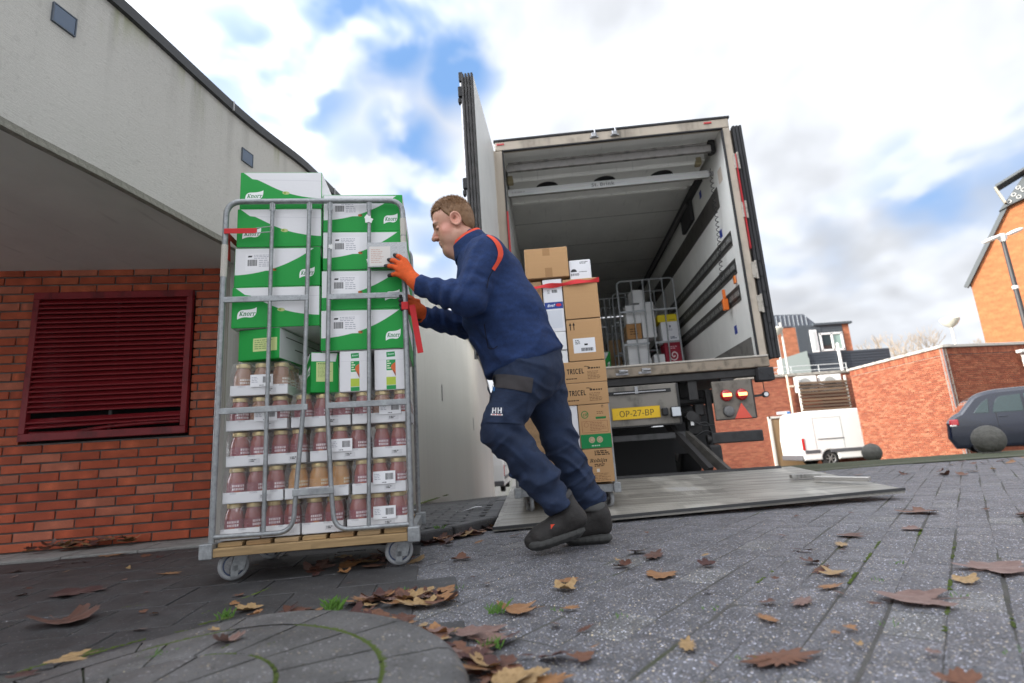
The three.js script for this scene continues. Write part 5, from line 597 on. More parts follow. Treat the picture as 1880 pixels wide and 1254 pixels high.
  put('boot_collar', bm(nets((x, y, z) => { const d = cap(x, y, z, [.335, .205, -2.83], [.345, .175, -2.83], .066, .068); return smax(d, -(y - .15), .01); }, [.24, .12, -2.93], [.44, .3, -2.73], .008)), std(C(.1, .1, .095), .85), boF);
  part('boot_tag', box(.018, .02, .004, .128 - BX, .118, -2.588 - BZ), orange, boN);
  // laces
  for (let i = 0; i < 4; i++) put('lace', pipe([[.11 + i * .018, .125 + i * .026, -2.605], [.1 + i * .018, .135 + i * .026, -2.63], [.11 + i * .018, .125 + i * .026, -2.66]], .0035, .01, 5), M.black, boN);
  // hem bands, patches laid on the cloth
  const patch = (f, P, nu, nv, off, z0 = -2.3) => { const pos = [], uv = [], idx = []; for (let j = 0; j <= nv; j++) for (let i = 0; i <= nu; i++) { const s = i / nu, t = j / nv, x = lerp(lerp(P[0][0], P[1][0], s), lerp(P[3][0], P[2][0], s), t), y = lerp(lerp(P[0][1], P[1][1], s), lerp(P[3][1], P[2][1], s), t); let z = z0; for (let k = 0; k < 60; k++) { const d = f(x, y, z); if (d < .0005) break; z -= Math.max(d * .8, .0008); } pos.push(x, y, z + off); uv.push(s, 1 - t); if (i && j) { const q = j * (nu + 1) + i; idx.push(q, q - nu - 1, q - 1, q - 1, q - nu - 1, q - nu - 2); } } const g = new THREE.BufferGeometry(); g.setAttribute('position', new THREE.Float32BufferAttribute(pos, 3)); g.setAttribute('uv', new THREE.Float32BufferAttribute(uv, 2)); g.setIndex(idx); g.computeVertexNormals(); return g; };
  put('pocket_flap', patch(trousers, [[-.112, .836], [.088, .79], [.074, .722], [-.123, .774]], 16, 8, .009), std(C(.055, .05, .052), .9, { bumpMap: rep(tFine, .04), bumpScale: .001 }), trou);
  put('cargo_pocket', patch(trousers, [[-.122, .772], [.06, .722], [.024, .585], [-.152, .604]], 16, 12, .006), cloth, trou);
  put('logo_patch', patch(trousers, [[-.12, .674], [-.058, .668], [-.062, .622], [-.125, .63]], 8, 8, .0085), std(C(.95, .95, .95), .7, { map: paint(128, 96, (g, w, h) => { g.fillStyle = '#26334d'; g.fillRect(0, 0, w, h); g.fillStyle = '#f2f2f2'; g.font = 'bold 74px sans-serif'; g.textAlign = 'center'; g.fillText('HH', w / 2, 62, 104); g.fillRect(8, 70, 112, 14); g.fillStyle = '#c0392b'; g.fillRect(18, 74, 30, 7); g.fillRect(58, 66, 8, 16); g.fillRect(74, 74, 34, 7); }) }), trou);
  put('blue_tag', patch(trousers, [[-.121, .772], [-.094, .768], [-.097, .748], [-.125, .752]], 3, 3, .011), std(C(.05, .2, .5), .6), trou);
  put('hem_band', bm(nets((x, y, z) => { const c = [anN[0] - knN[0], anN[1] - knN[1]], L = Math.hypot(...c), t = ((x - anN[0]) * c[0] + (y - anN[1]) * c[1]) / L; return smax(cap(x, y, z, [.14, .26, -2.63], [.18, .205, -2.63], .077, .076), Math.abs(t + .002) - .014, .004); }, [.03, .1, -2.75], [.3, .38, -2.5], .008)), std(C(.05, .048, .05), .9), trou);
  const strip = (P, W) => { const g = []; for (let i = 0; i + 1 < P.length; i++) { const n = (k) => { const a = P[Math.max(0, k - 1)], b = P[Math.min(P.length - 1, k + 1)], l = Math.hypot(b[0] - a[0], b[1] - a[1]); return [-(b[1] - a[1]) / l, (b[0] - a[0]) / l]; }; const n0 = n(i), n1 = n(i + 1), w0 = W(i / (P.length - 1)), w1 = W((i + 1) / (P.length - 1)); g.push(patch(jacket, [[P[i][0] - n0[0] * w0, P[i][1] - n0[1] * w0], [P[i + 1][0] - n1[0] * w1, P[i + 1][1] - n1[1] * w1], [P[i + 1][0] + n1[0] * w1, P[i + 1][1] + n1[1] * w1], [P[i][0] + n0[0] * w0, P[i][1] + n0[1] * w0]], 4, 3, .005)); } return merge(g); };
  const cr = new THREE.CatmullRomCurve3([[-.085, 1.512], [-.05, 1.478], [-.03, 1.44], [-.026, 1.4], [-.04, 1.36], [-.066, 1.316]].map(([a, b]) => V(a, b, 0))).getPoints(14).map((v) => [v.x, v.y]);
  put('shoulder_piping', strip(cr, (t) => .012 * Math.sin(clamp(t * 1.02 + .18) * 2.62) + .0015), orange);
  const zc = std(C(.006, .009, .025), .9); put('pocket_seam', strip([[-.128, 1.075], [-.125, 1.04], [-.122, 1.005], [-.118, .972]], () => .0025), zc); put('pocket_seam', strip([[-.12, .97], [-.108, .955], [-.09, .95], [-.07, .962]], () => .0025), zc);
  put('armhole_seam', strip([[-.066, 1.316], [-.09, 1.27], [-.1, 1.22]], () => .0018), zc);
  // collar
  { const ax = V(-.42, .9, 0).normalize(), c0 = V(-.187, 1.55, -2.72), e1 = V(.9, .42, 0), e2 = V(0, 0, 1), ring = (h0, h1, r0, r1, n = 36) => { const pos = [], idx = []; for (let i = 0; i <= n; i++) { const a = i / n * 6.283, ca = Math.cos(a), sa = Math.sin(a), lift = -.03 * ca * 0 + .004 * Math.sin(a * 3); for (const [h, r] of [[h0, r0], [h1, r1], [h1, r1 - .006], [h0, r0 - .006]]) { const fwd = ca < -.6 ? .01 : 0; const p = c0.clone().addScaledVector(ax, h + lift - (ca < 0 ? .018 * -ca : 0)).addScaledVector(e1, ca * r * 1.06).addScaledVector(e2, sa * r * .98); pos.push(p.x, p.y, p.z); } if (i) for (let k = 0; k < 4; k++) { const a0 = (i - 1) * 4 + k, b0 = (i - 1) * 4 + (k + 1) % 4; idx.push(a0, b0, a0 + 4, b0, b0 + 4, a0 + 4); } } const g = new THREE.BufferGeometry(); g.setAttribute('position', new THREE.Float32BufferAttribute(pos, 3)); g.setIndex(idx); g.computeVertexNormals(); return metric(g); };
    put('collar', ring(-.03, .038, .108, .094), fleece); put('collar_lining', ring(-.02, .052, .1, .0885), orange); }
  // ---- head, neck and the body under the clothes: one skin surface
  const hc = [-.262, 1.672, -2.72], hu = [-.29, .957], hf = [-.957, -.29], toL = (x, y, z) => { const a = x - hc[0], b = y - hc[1]; return [a * hf[0] + b * hf[1], a * hu[0] + b * hu[1], z - hc[2]]; };
  const skull = (f, u, s) => ell(f, u, s, [-.002, .052, 0], [.108, .1, .082]);
  const headL = (f, u, s) => { const a = Math.abs(s); let d = skull(f, u, s); d = smin(d, ell(f, u, s, [.03, -.045, 0], [.077, .09, .066]), .03); d = smin(d, cap(f, u, a, [-.005, -.07, .052], [.075, -.112, .018], .026, .022), .03); d = smin(d, Math.hypot(f - .084, u + .116, s) - .024, .02); d = smin(d, cap(f, u, a, [.05, -.04, .038], [.06, -.065, .032], .034, .03), .03);
    d = smin(d, cap(f, u, s, [.1, .032, -.034], [.1, .032, .034], .012, .012), .02); d = smax(d, -(Math.hypot((f - .112) * .8, u - .008, a - .034) - .0155), .014); d = smin(d, Math.hypot(f - .089, u - .007, a - .033) - .0135, .004);
    d = smin(d, cap(f, u, s, [.1, .022, 0], [.131, -.03, 0], .008, .0145), .012); d = smin(d, Math.hypot(f - .115, u + .036, a - .013) - .0095, .007);
    d = smin(d, cap(f, u, s, [.108, -.067, -.016], [.108, -.067, .016], .0075, .0075), .008); d = smin(d, cap(f, u, s, [.105, -.082, -.014], [.105, -.082, .014], .008, .008), .008); d = smax(d, -(cap(f, u, s, [.117, -.0745, -.02], [.117, -.0745, .02], .0035, .0035)), .003);
    // ears
    const er = Math.hypot((f + .012) / .03, (u - .0) / .041), sh = Math.abs(a - .083 - .006 * er) - .005; d = smin(d, Math.max((er - 1) * .028, sh), .008); d = smax(d, -(Math.hypot((f + .008) / 1, (u - .006) / 1.4, a - .092) - .011), .005); d = smin(d, Math.abs(Math.hypot((f + .012) / .75, u) - .034) < .02 ? Math.hypot(Math.hypot((f + .012) / .75, u) - .034, a - .092) - .0045 : 1, .004); return d; };
  const bodyS = (x, y, z) => { const [f, u, s] = toL(x, y, z); let d = headL(f, u, s); d = smin(d, cap(x, y, z, [-.225, 1.6, -2.72], [-.17, 1.5, -2.72], .066, .074), .03); d = smin(d, cap(x, y, z, [-.285, 1.525, -2.72], [-.22, 1.5, -2.72], .035, .05), .03); return d; };
  const skinG = nets(bodyS, [-.44, 1.43, -2.84], [-.06, 1.86, -2.6], .0042), col = [], sp = skinG.attributes.position;
  for (let i = 0; i < sp.count; i++) { const [f, u, s] = toL(sp.getX(i), sp.getY(i), sp.getZ(i)), a = Math.abs(s); let c = [.62, .33, .235]; const mix = (t, q) => { c = c.map((v, k) => lerp(v, q[k], t)); }; mix(.55 * smooth(.06, .015, Math.hypot(f - .055, u + .02, a - .06)), [.6, .2, .145]); mix(.35 * smooth(.5, .7, fbm(f * 40, u * 40, s * 40, 3)), [.55, .23, .16]); mix(.5 * smooth(.035, .012, Math.hypot(f - .12, u + .028, a)), [.58, .22, .155]); mix(.65 * smooth(.014, .004, Math.min(Math.hypot(f - .112, u + .067) + Math.max(0, a - .018), Math.hypot(f - .109, u + .082) + Math.max(0, a - .016))), [.42, .15, .12]); mix(.22 * smooth(-.05, -.075, u) * smooth(.02, .05, f), [.42, .27, .2]); mix(.45 * smooth(.04, .02, Math.hypot(f + .012, u)) * smooth(.075, .085, a), [.62, .22, .16]); mix(.95 * smooth(.0085, .002, Math.abs(u - .034 - .1 * (a - .03) * (a > .03 ? -1 : .2))) * smooth(.006, .014, a) * smooth(.056, .046, a) * (f > .06 ? 1 : 0), [.16, .09, .05]); mix(.95 * smooth(.005, .0018, Math.abs(u - .0005)) * smooth(.018, .01, Math.abs(a - .033)) * (f > .085 ? 1 : 0), [.1, .055, .04]); col.push(...c); }
  skinG.setAttribute('color', new THREE.Float32BufferAttribute(col, 3)); const skinM = phy(C(1, 1, 1), .48, { vertexColors: true, bumpMap: rep(tFine, .02), bumpScale: .0003, sheen: .2 });
  const under = nets((x, y, z) => smin(smin(torso(x, y, z, -.03), smin(cap(x, y, z, shN, elN, .05, .045), cap(x, y, z, elN, wrN, .04, .03), .02), .02), smin(smin(cap(x, y, z, hipN, knN, .08, .055), cap(x, y, z, knN, anN, .05, .04), .02), smin(cap(x, y, z, hipF, knF, .08, .05), cap(x, y, z, knF, anF, .05, .04), .02), .02), .03), [-.5, .17, -3.02], [.44, 1.62, -2.42], .022); under.setAttribute('color', new THREE.Float32BufferAttribute(new Array(under.attributes.position.count).fill([.56, .3, .205]).flat(), 3));
  const bodyG = mergeGeometries([skinG, under].map((g) => { g = metric(g); return g; })); const body = put('body', bodyG, skinM);
  // hair: short tapered strands over a close cap
  { const inHair = (f, u, s) => { const a = Math.abs(s); const front = u > .1 - .35 * (f > .03 ? .06 - f * .6 : -.02) * 0 - .0; if (f > .05) return u > .098 + (f - .05) * -.12 + .012 * Math.sin(s * 60); if (f > .012) return u > lerp(.02, .098, (f - .012) / .038); if (f > -.02) return u > .036 - .4 * (f < 0 ? 0 : 0) || (f > .0 && u > -.0 && a > .06); return u > lerp(.03, -.05, smooth(-.015, -.06, f)); };
    const capG = nets((x, y, z) => { const [f, u, s] = toL(x, y, z); let d = smin(skull(f, u, s), ell(f, u, s, [-.03, .0, 0], [.068, .06, .062]), .02) - .004 - .003 * noise3(f * 70, u * 70, s * 70) - .007 * smooth(.08, .15, u) * (.4 + 1.2 * noise3(f * 40, u * 40 + 5, s * 40)); return inHair(f, u, s) ? d : Math.max(d, .004); }, [-.44, 1.55, -2.84], [-.08, 1.88, -2.6], .0052);
    const hm = [[.24, .13, .062], [.31, .18, .09], [.4, .26, .15], [.19, .1, .05]].map((c) => std(C(...c), .6)); const hair = put('hair', metric(capG), hm[0]); const r = rng(91), sets = [[], [], [], []];
    for (let i = 0, n = 0; n < 15000 && i < 60000; i++) { const th = r() * 6.283, ph = Math.acos(1 - 1.75 * r()), dir = [Math.sin(ph) * Math.cos(th), Math.cos(ph), Math.sin(ph) * Math.sin(th)]; let t = .2; for (let k = 0; k < 24; k++) { const d = headL(dir[0] * t, .03 + dir[1] * t, dir[2] * t); if (d < .0006) break; t -= d * .85; } const f = dir[0] * t, u = .03 + dir[1] * t, s = dir[2] * t; if (!inHair(f, u, s)) continue; if (Math.abs(s) > .079 && f > -.055 && f < .03 && u < .045) continue; n++;
      const e = .003, g0 = headL(f, u, s), N = [headL(f + e, u, s) - g0, headL(f, u + e, s) - g0, headL(f, u, s + e) - g0], nl = Math.hypot(...N); const top = smooth(.06, .14, u), L = lerp(.008, .024, top) * (.7 + .6 * r()); const D = [N[0] / nl * .8 + (.55 * top - .25) + (r() - .5) * .7, N[1] / nl * .8 + .15 * top - .35 * (1 - top) + (r() - .5) * .5, N[2] / nl * .8 + (r() - .5) * .7], dl = Math.hypot(...D), w = .0011;
      const W = (a, b, c) => [hc[0] + a * hf[0] + b * hu[0], hc[1] + a * hf[1] + b * hu[1], hc[2] + c]; const q = V(D[1], -D[0], D[2] * .3).normalize(), b0 = W(f - N[0] / nl * .002 + q.x * w, u + q.y * w, s + q.z * w), b1 = W(f - N[0] / nl * .002 - q.x * w, u - q.y * w, s - q.z * w), b2 = W(f + D[0] / dl * L, u + D[1] / dl * L, s + D[2] / dl * L), md = W(f + D[0] / dl * L * .5 + N[0] / nl * .0015, u + D[1] / dl * L * .5, s + D[2] / dl * L * .5 + .0012);
      sets[Math.min(3, (r() * 4) | 0)].push(...b0, ...md, ...b2, ...b1, ...b2, ...md); }
    sets.forEach((p, i) => { const g = new THREE.BufferGeometry(); g.setAttribute('position', new THREE.Float32BufferAttribute(p, 3)); g.setAttribute('uv', new THREE.Float32BufferAttribute(new Float32Array(p.length / 3 * 2), 2)); g.computeVertexNormals(); const o = put('hair_strands', g, hm[i], hair); o.userData.kind = 'stuff'; }); }
  // ---- gloves
  const chain = (x, y, z, P, R) => { let d = 9; for (let i = 0; i + 1 < P.length; i++) d = Math.min(d, cap(x, y, z, P[i], P[i + 1], R[i], R[i + 1])); return d; };
  const glove = (fs, palm) => (x, y, z) => { let d = palm(x, y, z); let f = 9; for (const [P, R] of fs) f = Math.min(f, chain(x, y, z, P, R)); return smin(d, f, .008); };
  const mid = (a, b, t, up, out) => [lerp(a[0], b[0], t) + up[0], lerp(a[1], b[1], t) + up[1], lerp(a[2], b[2], t) + out];
  const kn = [[-.492, 1.402, -2.482], [-.512, 1.382, -2.472], [-.518, 1.356, -2.47], [-.506, 1.326, -2.474]], tp = [[-.545, 1.444, -2.5], [-.574, 1.421, -2.498], [-.59, 1.391, -2.5], [-.574, 1.34, -2.5]];
  const fN = kn.map((k, i) => [[mid(wrN, k, .6, [0, 0], .002), k, mid(k, tp[i], .45, [0, .004], .012), mid(k, tp[i], .78, [0, .002], .004), tp[i]], [.014, .0125, .0118, .011, .0092]]);
  fN.push([[[-.455, 1.325, -2.492], [-.472, 1.372, -2.515], [-.49, 1.405, -2.522], [-.505, 1.428, -2.523]], [.016, .0135, .0125, .0105]]);
  const palmN = (x, y, z) => { let d = cap(x, y, z, [-.425, 1.272, -2.472], [-.45, 1.295, -2.474], .04, .036); for (let i = 0; i < 4; i++) d = smin(d, cap(x, y, z, [-.452 + i * .003, 1.312 - i * .006, -2.478], kn[i], .023, .0155), .018); return d; };
  const gN = glove(fN, palmN); const gcol = (g, tips, pal) => { const p = g.attributes.position, n = g.attributes.normal, c = []; for (let i = 0; i < p.count; i++) { const x = p.getX(i), y = p.getY(i), z = p.getZ(i); let t = 0; for (const q of tips) t = Math.max(t, smooth(.032, .026, Math.hypot(x - q[0], y - q[1], z - q[2]) + .004 * noise3(x * 90, y * 90, z * 90))); t = Math.max(t, smooth(-.45, -.6, n.getZ(i) * pal[2] + n.getX(i) * pal[0] + n.getY(i) * pal[1])); const k = .88 + .22 * noise3(x * 160, y * 160, z * 160); c.push(lerp(.78 * k, .03, t), lerp(.115 * k, .03, t), lerp(.02 * k, .031, t)); } g.setAttribute('color', new THREE.Float32BufferAttribute(c, 3)); return metric(g); };
  const gloveM = std(C(1, 1, 1), .85, { vertexColors: true, bumpMap: rep(tFine, .025), bumpScale: .0012 });
  put('glove', gcol(nets(gN, [-.63, 1.22, -2.56], [-.37, 1.48, -2.41], .0042), tp, [.3, .4, .8]), gloveM);
  // far hand closed round the corner post
  const kF = [[-.492, 1.236, -2.585], [-.493, 1.214, -2.583], [-.491, 1.192, -2.583], [-.487, 1.172, -2.587]], fF = kF.map(([x, y, z], i) => [[[-.458, y - .002, z - .03], [x, y, z], [x - .012, y + .002, z + .045], [x - .034, y + .003, z + .062]], [.0135, .0135, .0122, .0105]]); fF.push([[[-.462, 1.225, -2.63], [-.49, 1.25, -2.61], [-.52, 1.262, -2.585], [-.54, 1.262, -2.56]], [.016, .0145, .013, .011]]);
  const palmF = (x, y, z) => { let d = cap(x, y, z, wrF, [-.455, 1.185, -2.645], .038, .036); for (const k of kF) d = smin(d, cap(x, y, z, [-.456, 1.19, -2.632], k, .026, .0165), .018); return d; };
  put('glove', gcol(nets(glove(fF, palmF), [-.57, 1.09, -2.72], [-.38, 1.3, -2.48], .0042), fF.map((q) => q[0][3]), [.7, 0, -.7].map((v) => v)), gloveM);
}
// ---------- buildings, vehicles and lamps across the square ----------
const brickMs = (cs) => cs.map((c) => std(C(...c), .85, { map: rep(tMottle, .5), bumpMap: rep(tNoise, .08), bumpScale: .003 }));
const farBrick = brickMs([[.34, .1, .048], [.38, .125, .062], [.3, .082, .04], [.41, .155, .082]]), farMortar = std(C(.42, .36, .29), .95);
function brickFace(par, x, y, z, yaw, w, h, mats, mort, seed, soldier = true, L = .225, Hc = .066) { // running bond of separate bricks, in one part per tone
  const r = rng(seed), sets = mats.map(() => []), top = soldier ? h - .22 : h, g0 = new THREE.BoxGeometry(1, 1, .05), put = (u, v, bw, bh) => { sets[(r() * mats.length) | 0].push(g0.clone().scale(bw, bh, 1).translate(u + bw / 2, v + bh / 2, -.02 + (r() - .5) * .006)); };
  for (let j = 0; (j + 1) * Hc <= top; j++) { let u = j & 1 ? -L / 2 : 0; for (; u < w; u += L) { const a = Math.max(u, 0), b = Math.min(u + L - .01, w); if (b - a > .02) put(a, j * Hc, b - a, Hc - .011); } }
  if (soldier) for (let u = 0; u < w - .05; u += .066) put(u, top + .01, .056, .2);
  sets.forEach((s, i) => { if (!s.length) return; const o = part('bricks', metric(merge(s)), mats[i], par); o.userData.kind = 'stuff'; o.position.set(x, y, z); o.rotation.y = yaw; });
  const m = part('mortar', metric(box(w - .02, h, .1, w / 2, h / 2, -.075)), mort, par); m.position.set(x, y, z); m.rotation.y = yaw;
}
{
  const b = thing('brick_annex', 'low orange brick building corner with white coping behind the parked car', 'building');
  brickFace(b, 13.57, -1.4, -21.9, -Math.PI / 2, 4.9, 4.25, farBrick, farMortar, 201); brickFace(b, 13.57, -1.4, -17, 9.8 * D2R, 9, 4.25, farBrick.slice(0, 3), std(C(.22, .19, .17), .95), 202);
  const cop = std(C(.6, .59, .57), .6, { map: rep(tScuff, .8) }); part('coping', metric(rbox(.3, .09, 5.1, .01, 13.66, 2.9, -19.45)), cop, b); { const o = part('coping', metric(rbox(9, .09, .34, .01, 4.5, 0, -.12)), cop, b); o.position.set(13.57, 2.9, -17); o.rotation.y = 9.8 * D2R; }
  part('corner_strip', box(.03, 4.2, .03, 13.57, .72, -16.99), std(C(.16, .15, .16), .8), b); part('annex_core', box(8.4, 4.1, 4.0, 17.9, .7, -19.95), farMortar, b);
  const ll = part('wall_light', merge([rbox(.12, .5, .12, .02, 16.35, 2.35, -17.3), rbox(.3, .1, .2, .02, 16.25, 2.6, -17.2)]), std(C(.6, .6, .58), .5), b);
}
{
  const b = thing('brick_storehouse', 'long low brick building with pale roof edge behind the white van', 'building');
  brickFace(b, 7.5, -2.2, -26, 0, 9.2, 5.45, brickMs([[.4, .13, .075], [.45, .16, .09], [.36, .11, .065]]), std(C(.32, .24, .19), .95), 203, false); part('coping', metric(rbox(9.4, .12, .4, .01, 12.1, 3.31, -26.1)), std(C(.42, .41, .39), .7, { map: rep(tScuff, .8) }), b); part('roof_slab', box(9.2, .2, 7, 12.1, 3.15, -29.7), std(C(.12, .12, .12), .9), b);
  const fr = std(C(.62, .6, .55), .6), dr = part('door', rbox(1.3, 2.9, .08, .01, 12.55, -.2, -25.95), std(C(.3, .2, .11), .6), b); part('door_frame', merge([box(.1, 3.1, .12, 11.86, -.15, -25.93), box(1.6, .1, .12, 12.6, 1.35, -25.93), box(.1, 3.1, .12, 13.3, -.15, -25.93)]), fr, dr);
  part('street_sign', rbox(.62, .13, .02, .01, 12.57, 1.53, -25.93), std(C(.75, .8, .85), .4), b); part('sign_mark', rbox(.16, .1, .01, .004, 12.82, 1.53, -25.915), std(C(.03, .18, .5), .5), b);
  part('drain_pipe', merge([cyl(.05, .05, 2.2, 13.0, 2.2, -25.88, 'y', 10), cyl(.05, .05, .3, 13.1, 2.75, -25.88, 'x', 10)]), std(C(.55, .48, .38), .6), b);
  const rl = std(C(.55, .56, .56), .5); for (const y of [3.55, 3.78]) part('roof_rail', pipe([[8, y, -26.6], [16.4, y, -26.6]], .02, 0, 6), rl, b); for (let i = 0; i < 7; i++) part('rail_post', pipe([[8.2 + i * 1.36, 3.3, -26.6], [8.2 + i * 1.36, 3.78, -26.6]], .02, 0, 6), rl, b);
  // wooden louvre screen over two cooling units
  const s = thing('louvre_screen', 'weathered wooden louvre screen in front of two white cooling units', 'screen', [14.45, 0, -25.55], 0); const wd = [[.12, .075, .045], [.16, .1, .06], [.09, .055, .035]].map((c) => std(C(...c), .9, { map: rep(tMottle, .3) }));
  for (let i = 0; i < 10; i++) { const o = part('slat', metric(rbox(2.3, .13, .03, .006)), wd[i % 3], s); o.position.set((noise3(i * 3.1, 0, 0) - .5) * .05, 1.42 + i * .155, 0); o.rotation.set(-.6, 0, (noise3(i * 2.3, 4, 0) - .5) * .035); } for (const x of [-1.12, 1.12]) part('post', rbox(.06, 1.75, .12, .01, x, 2.2, -.06), std(C(.6, .58, .53), .6), s);
  for (const x of [-.66, .5]) { const ac = part('cooling_unit', rbox(.95, .75, .35, .03, x, 2.8, -.25, 2), std(C(.72, .71, .68), .5), s); part('fan_grille', merge([cyl(.27, .27, .03, x - .1, 2.8, -.07, 'z', 24)]), std(C(.3, .3, .29), .6), ac); }
}
{ // far house
  const h = thing('far_house', 'distant house of red brick and dark grey cladding with metal roof', 'building'); const br = std(C(.5, .19, .1), .9, { map: rep(tMottle, 1.2), bumpMap: rep(tNoise, .15), bumpScale: .01 }), gr = std(C(.075, .09, .105), .6), roof = std(C(.13, .15, .18), .45, { metalness: .3 });
  part('brick_wall', metric(box(3.2, 11, 6, 19.75, 2.9, -43)), br, h); part('brick_wall', metric(box(.7, 10.3, 5, 25.0, 3.3, -42.5)), br, h); part('cladding', metric(box(1.85, 11, 5.9, 22.28, 3.0, -42.9)), gr, h); part('cladding', metric(box(1.8, 10.2, 5, 23.95, 3.35, -42.48)), gr, h);
  for (let i = 0; i < 22; i++) { part('board', box(1.84, .14, .02, 22.28, 4.6 + i * .18, -39.94), gr, h); part('board', box(1.5, .14, .02, 24.02, 4.6 + i * .18, -39.97), gr, h); }
  const rs = new THREE.Shape(); rs.moveTo(18.2, 8.6); rs.lineTo(23.3, 8.45); rs.lineTo(22.3, 9.45); rs.lineTo(18.2, 9.6); rs.closePath(); const rf = part('roof', metric(new THREE.ExtrudeGeometry(rs, { depth: 5.5, bevelEnabled: false }).translate(0, 0, -45.8)), roof, h); for (let i = 0; i < 8; i++) part('roof_seam', box(.05, .8, .05, 20.2 + i * .32, 9.05 - i * .01, -40.28), std(C(.3, .33, .36), .5), rf); part('roof_edge', box(2.9, .16, 5.4, 24.1, 8.5, -42.5), gr, h); part('chimney', box(1.0, 4, 1, 18.5, 8.9, -41), gr, h);
  const wf = std(C(.8, .8, .8), .5), gl = phy(C(.03, .04, .045), .05, { clearcoat: 1 }); const w1 = part('window', merge([box(1.75, .14, .1, 23.85, 7.75, -39.92), box(1.75, .14, .1, 23.85, 6.5, -39.92), ...[23.05, 23.9, 24.65].map((x) => box(.13, 1.3, .1, x, 7.12, -39.92))]), wf, h); part('pane', box(.72, 1.15, .03, 23.47, 7.12, -39.95), gl, w1); part('pane', box(.62, 1.15, .03, 24.28, 7.12, -39.95), phy(C(.3, .42, .38), .1, { clearcoat: 1 }), w1);
  const w2 = part('window', merge([box(.5, 1.7, .08, 22.55, 7.25, -39.9)]), wf, h); part('pane', box(.2, 1.4, .02, 22.58, 7.25, -39.85), phy(C(.55, .58, .58), .15), w2); const w3 = part('window', merge([box(.9, 1.4, .08, 19.9, 4.6, -39.9)]), wf, h); part('pane', box(.5, 1.0, .02, 19.95, 4.6, -39.85), gl, w3);
  const p = thing('roof_pavilion', 'dark slatted rooftop screen with a pale grey end wall in front of the far house', 'building'); const dk = std(C(.045, .055, .07), .6);
  part('screen_core', box(5.3, 2.4, 3, 21.2, 4.3, -35.6), dk, p); for (let i = 0; i < 12; i++) part('board', rbox(5.32, .15, .04, .01, 21.2, 3.45 + i * .178, -34.08), dk, p); part('end_wall', metric(box(1.9, 1.7, .3, 17.7, 4.35, -34.1)), std(C(.33, .38, .36), .7), p); const es = new THREE.Shape(); es.moveTo(0, 0); es.lineTo(1.85, 0); es.lineTo(1.85, .45); es.closePath(); part('end_gable', new THREE.ExtrudeGeometry(es, { depth: .3, bevelEnabled: false }).translate(16.75, 5.2, -34.25), std(C(.33, .38, .36), .7), p); part('white_pipe', cyl(.09, .09, 2.6, 20.6, 4.7, -33.95, 'y', 10), wf, p);
}
{ // tall gable at the edge of the view
  const g = thing('gable_house', 'tall orange brick gable wall with dark roof edge and studded dormer', 'building', [26.4, 0, -30], -46 * D2R); const or = std(C(.46, .16, .06), .88, { map: rep(tMottle, 1.0), bumpMap: rep(tNoise, .1), bumpScale: .012 }), dk = std(C(.07, .08, .085), .6);
  const s = new THREE.Shape(); s.moveTo(0, -3); s.lineTo(0, 8.2); s.lineTo(2.25, 12.0); s.lineTo(4.4, 15); s.lineTo(9, 8.2); s.lineTo(9, -3); s.closePath(); part('gable_wall', metric(new THREE.ExtrudeGeometry(s, { depth: 8, bevelEnabled: false }).translate(0, 0, -8)), or, g);
  part('roof_edge', bar([-.22, 8.1, .05], [2.25, 12.1, .05], .3, .2), dk, g); part('roof_plane', bar([-.05, 8.2, -4.2], [4.4, 15.2, -4.2], 8.0, .12), dk, g);
  const d = new THREE.Shape(); d.moveTo(1.95, 11.9); d.lineTo(3.3, 13.5); d.lineTo(4.6, 13.2); d.lineTo(4.6, 12.6); d.lineTo(2.5, 12.1); d.closePath(); const dm = part('dormer', metric(new THREE.ExtrudeGeometry(d, { depth: 2, bevelEnabled: false }).translate(0, 0, -1.7)), dk, g); part('dormer_wing', bar([2.1, 13.25, .2], [3.4, 13.75, .2], 1.0, .12), dk, dm); part('dormer_side', bar([2.05, 13.25, .1], [2.3, 12.2, .1], .9, .1), std(C(.3, .28, .22), .6), dm);
  for (let i = 0; i < 9; i++) part('stud', new THREE.TorusGeometry(.09, .025, 6, 14).translate(2.45 + (i % 3) * .42 + (i / 3 | 0) * .25, 12.25 + (i / 3 | 0) * .32 + (i % 3) * .12, .33), std(C(.5, .5, .48), .5), dm);
}
// ---- vehicles
function slabSide(shape, width, bevel) { return new THREE.ExtrudeGeometry(shape, { depth: width - bevel * 2, bevelEnabled: true, bevelThickness: bevel, bevelSize: bevel, bevelSegments: 3, curveSegments: 16 }).translate(0, 0, bevel); }
const poly = (P) => { const s = new THREE.Shape(); P.forEach((p, i) => { if (!i) s.moveTo(...p); else if (p.length === 4) s.quadraticCurveTo(...p); else if (p.length === 2) s.lineTo(...p); else s.absarc(...p); }); return s; };
function roadWheel(par, x, y, z, r, w, out, spokes, rimC = .55) { const t = part('wheel', lathe([[r * .62, -w / 2], [r * .93, -w / 2], [r, -w * .36], [r, w * .36], [r * .93, w / 2], [r * .62, w / 2]], 32).rotateX(Math.PI / 2), M.rubber, par); t.position.set(x, y, z); const rm = std(C(rimC, rimC, rimC), .35, { metalness: .6 }), g = [new THREE.TorusGeometry(r * .62, .02, 8, 28), cyl(r * .16, r * .16, .05, 0, 0, 0, 'z', 16)]; for (let i = 0; i < spokes; i++) g.push(box(r * .62, r * .11, .035).translate(r * .32, 0, 0).rotateZ(i / spokes * 6.283)); const o = part('rim', merge(g), rm, t); o.position.z = out * w * .38; part('hub_back', cyl(r * .6, r * .6, .03, 0, 0, 0, 'z', 24), std(C(.04, .04, .04), .6), t); }
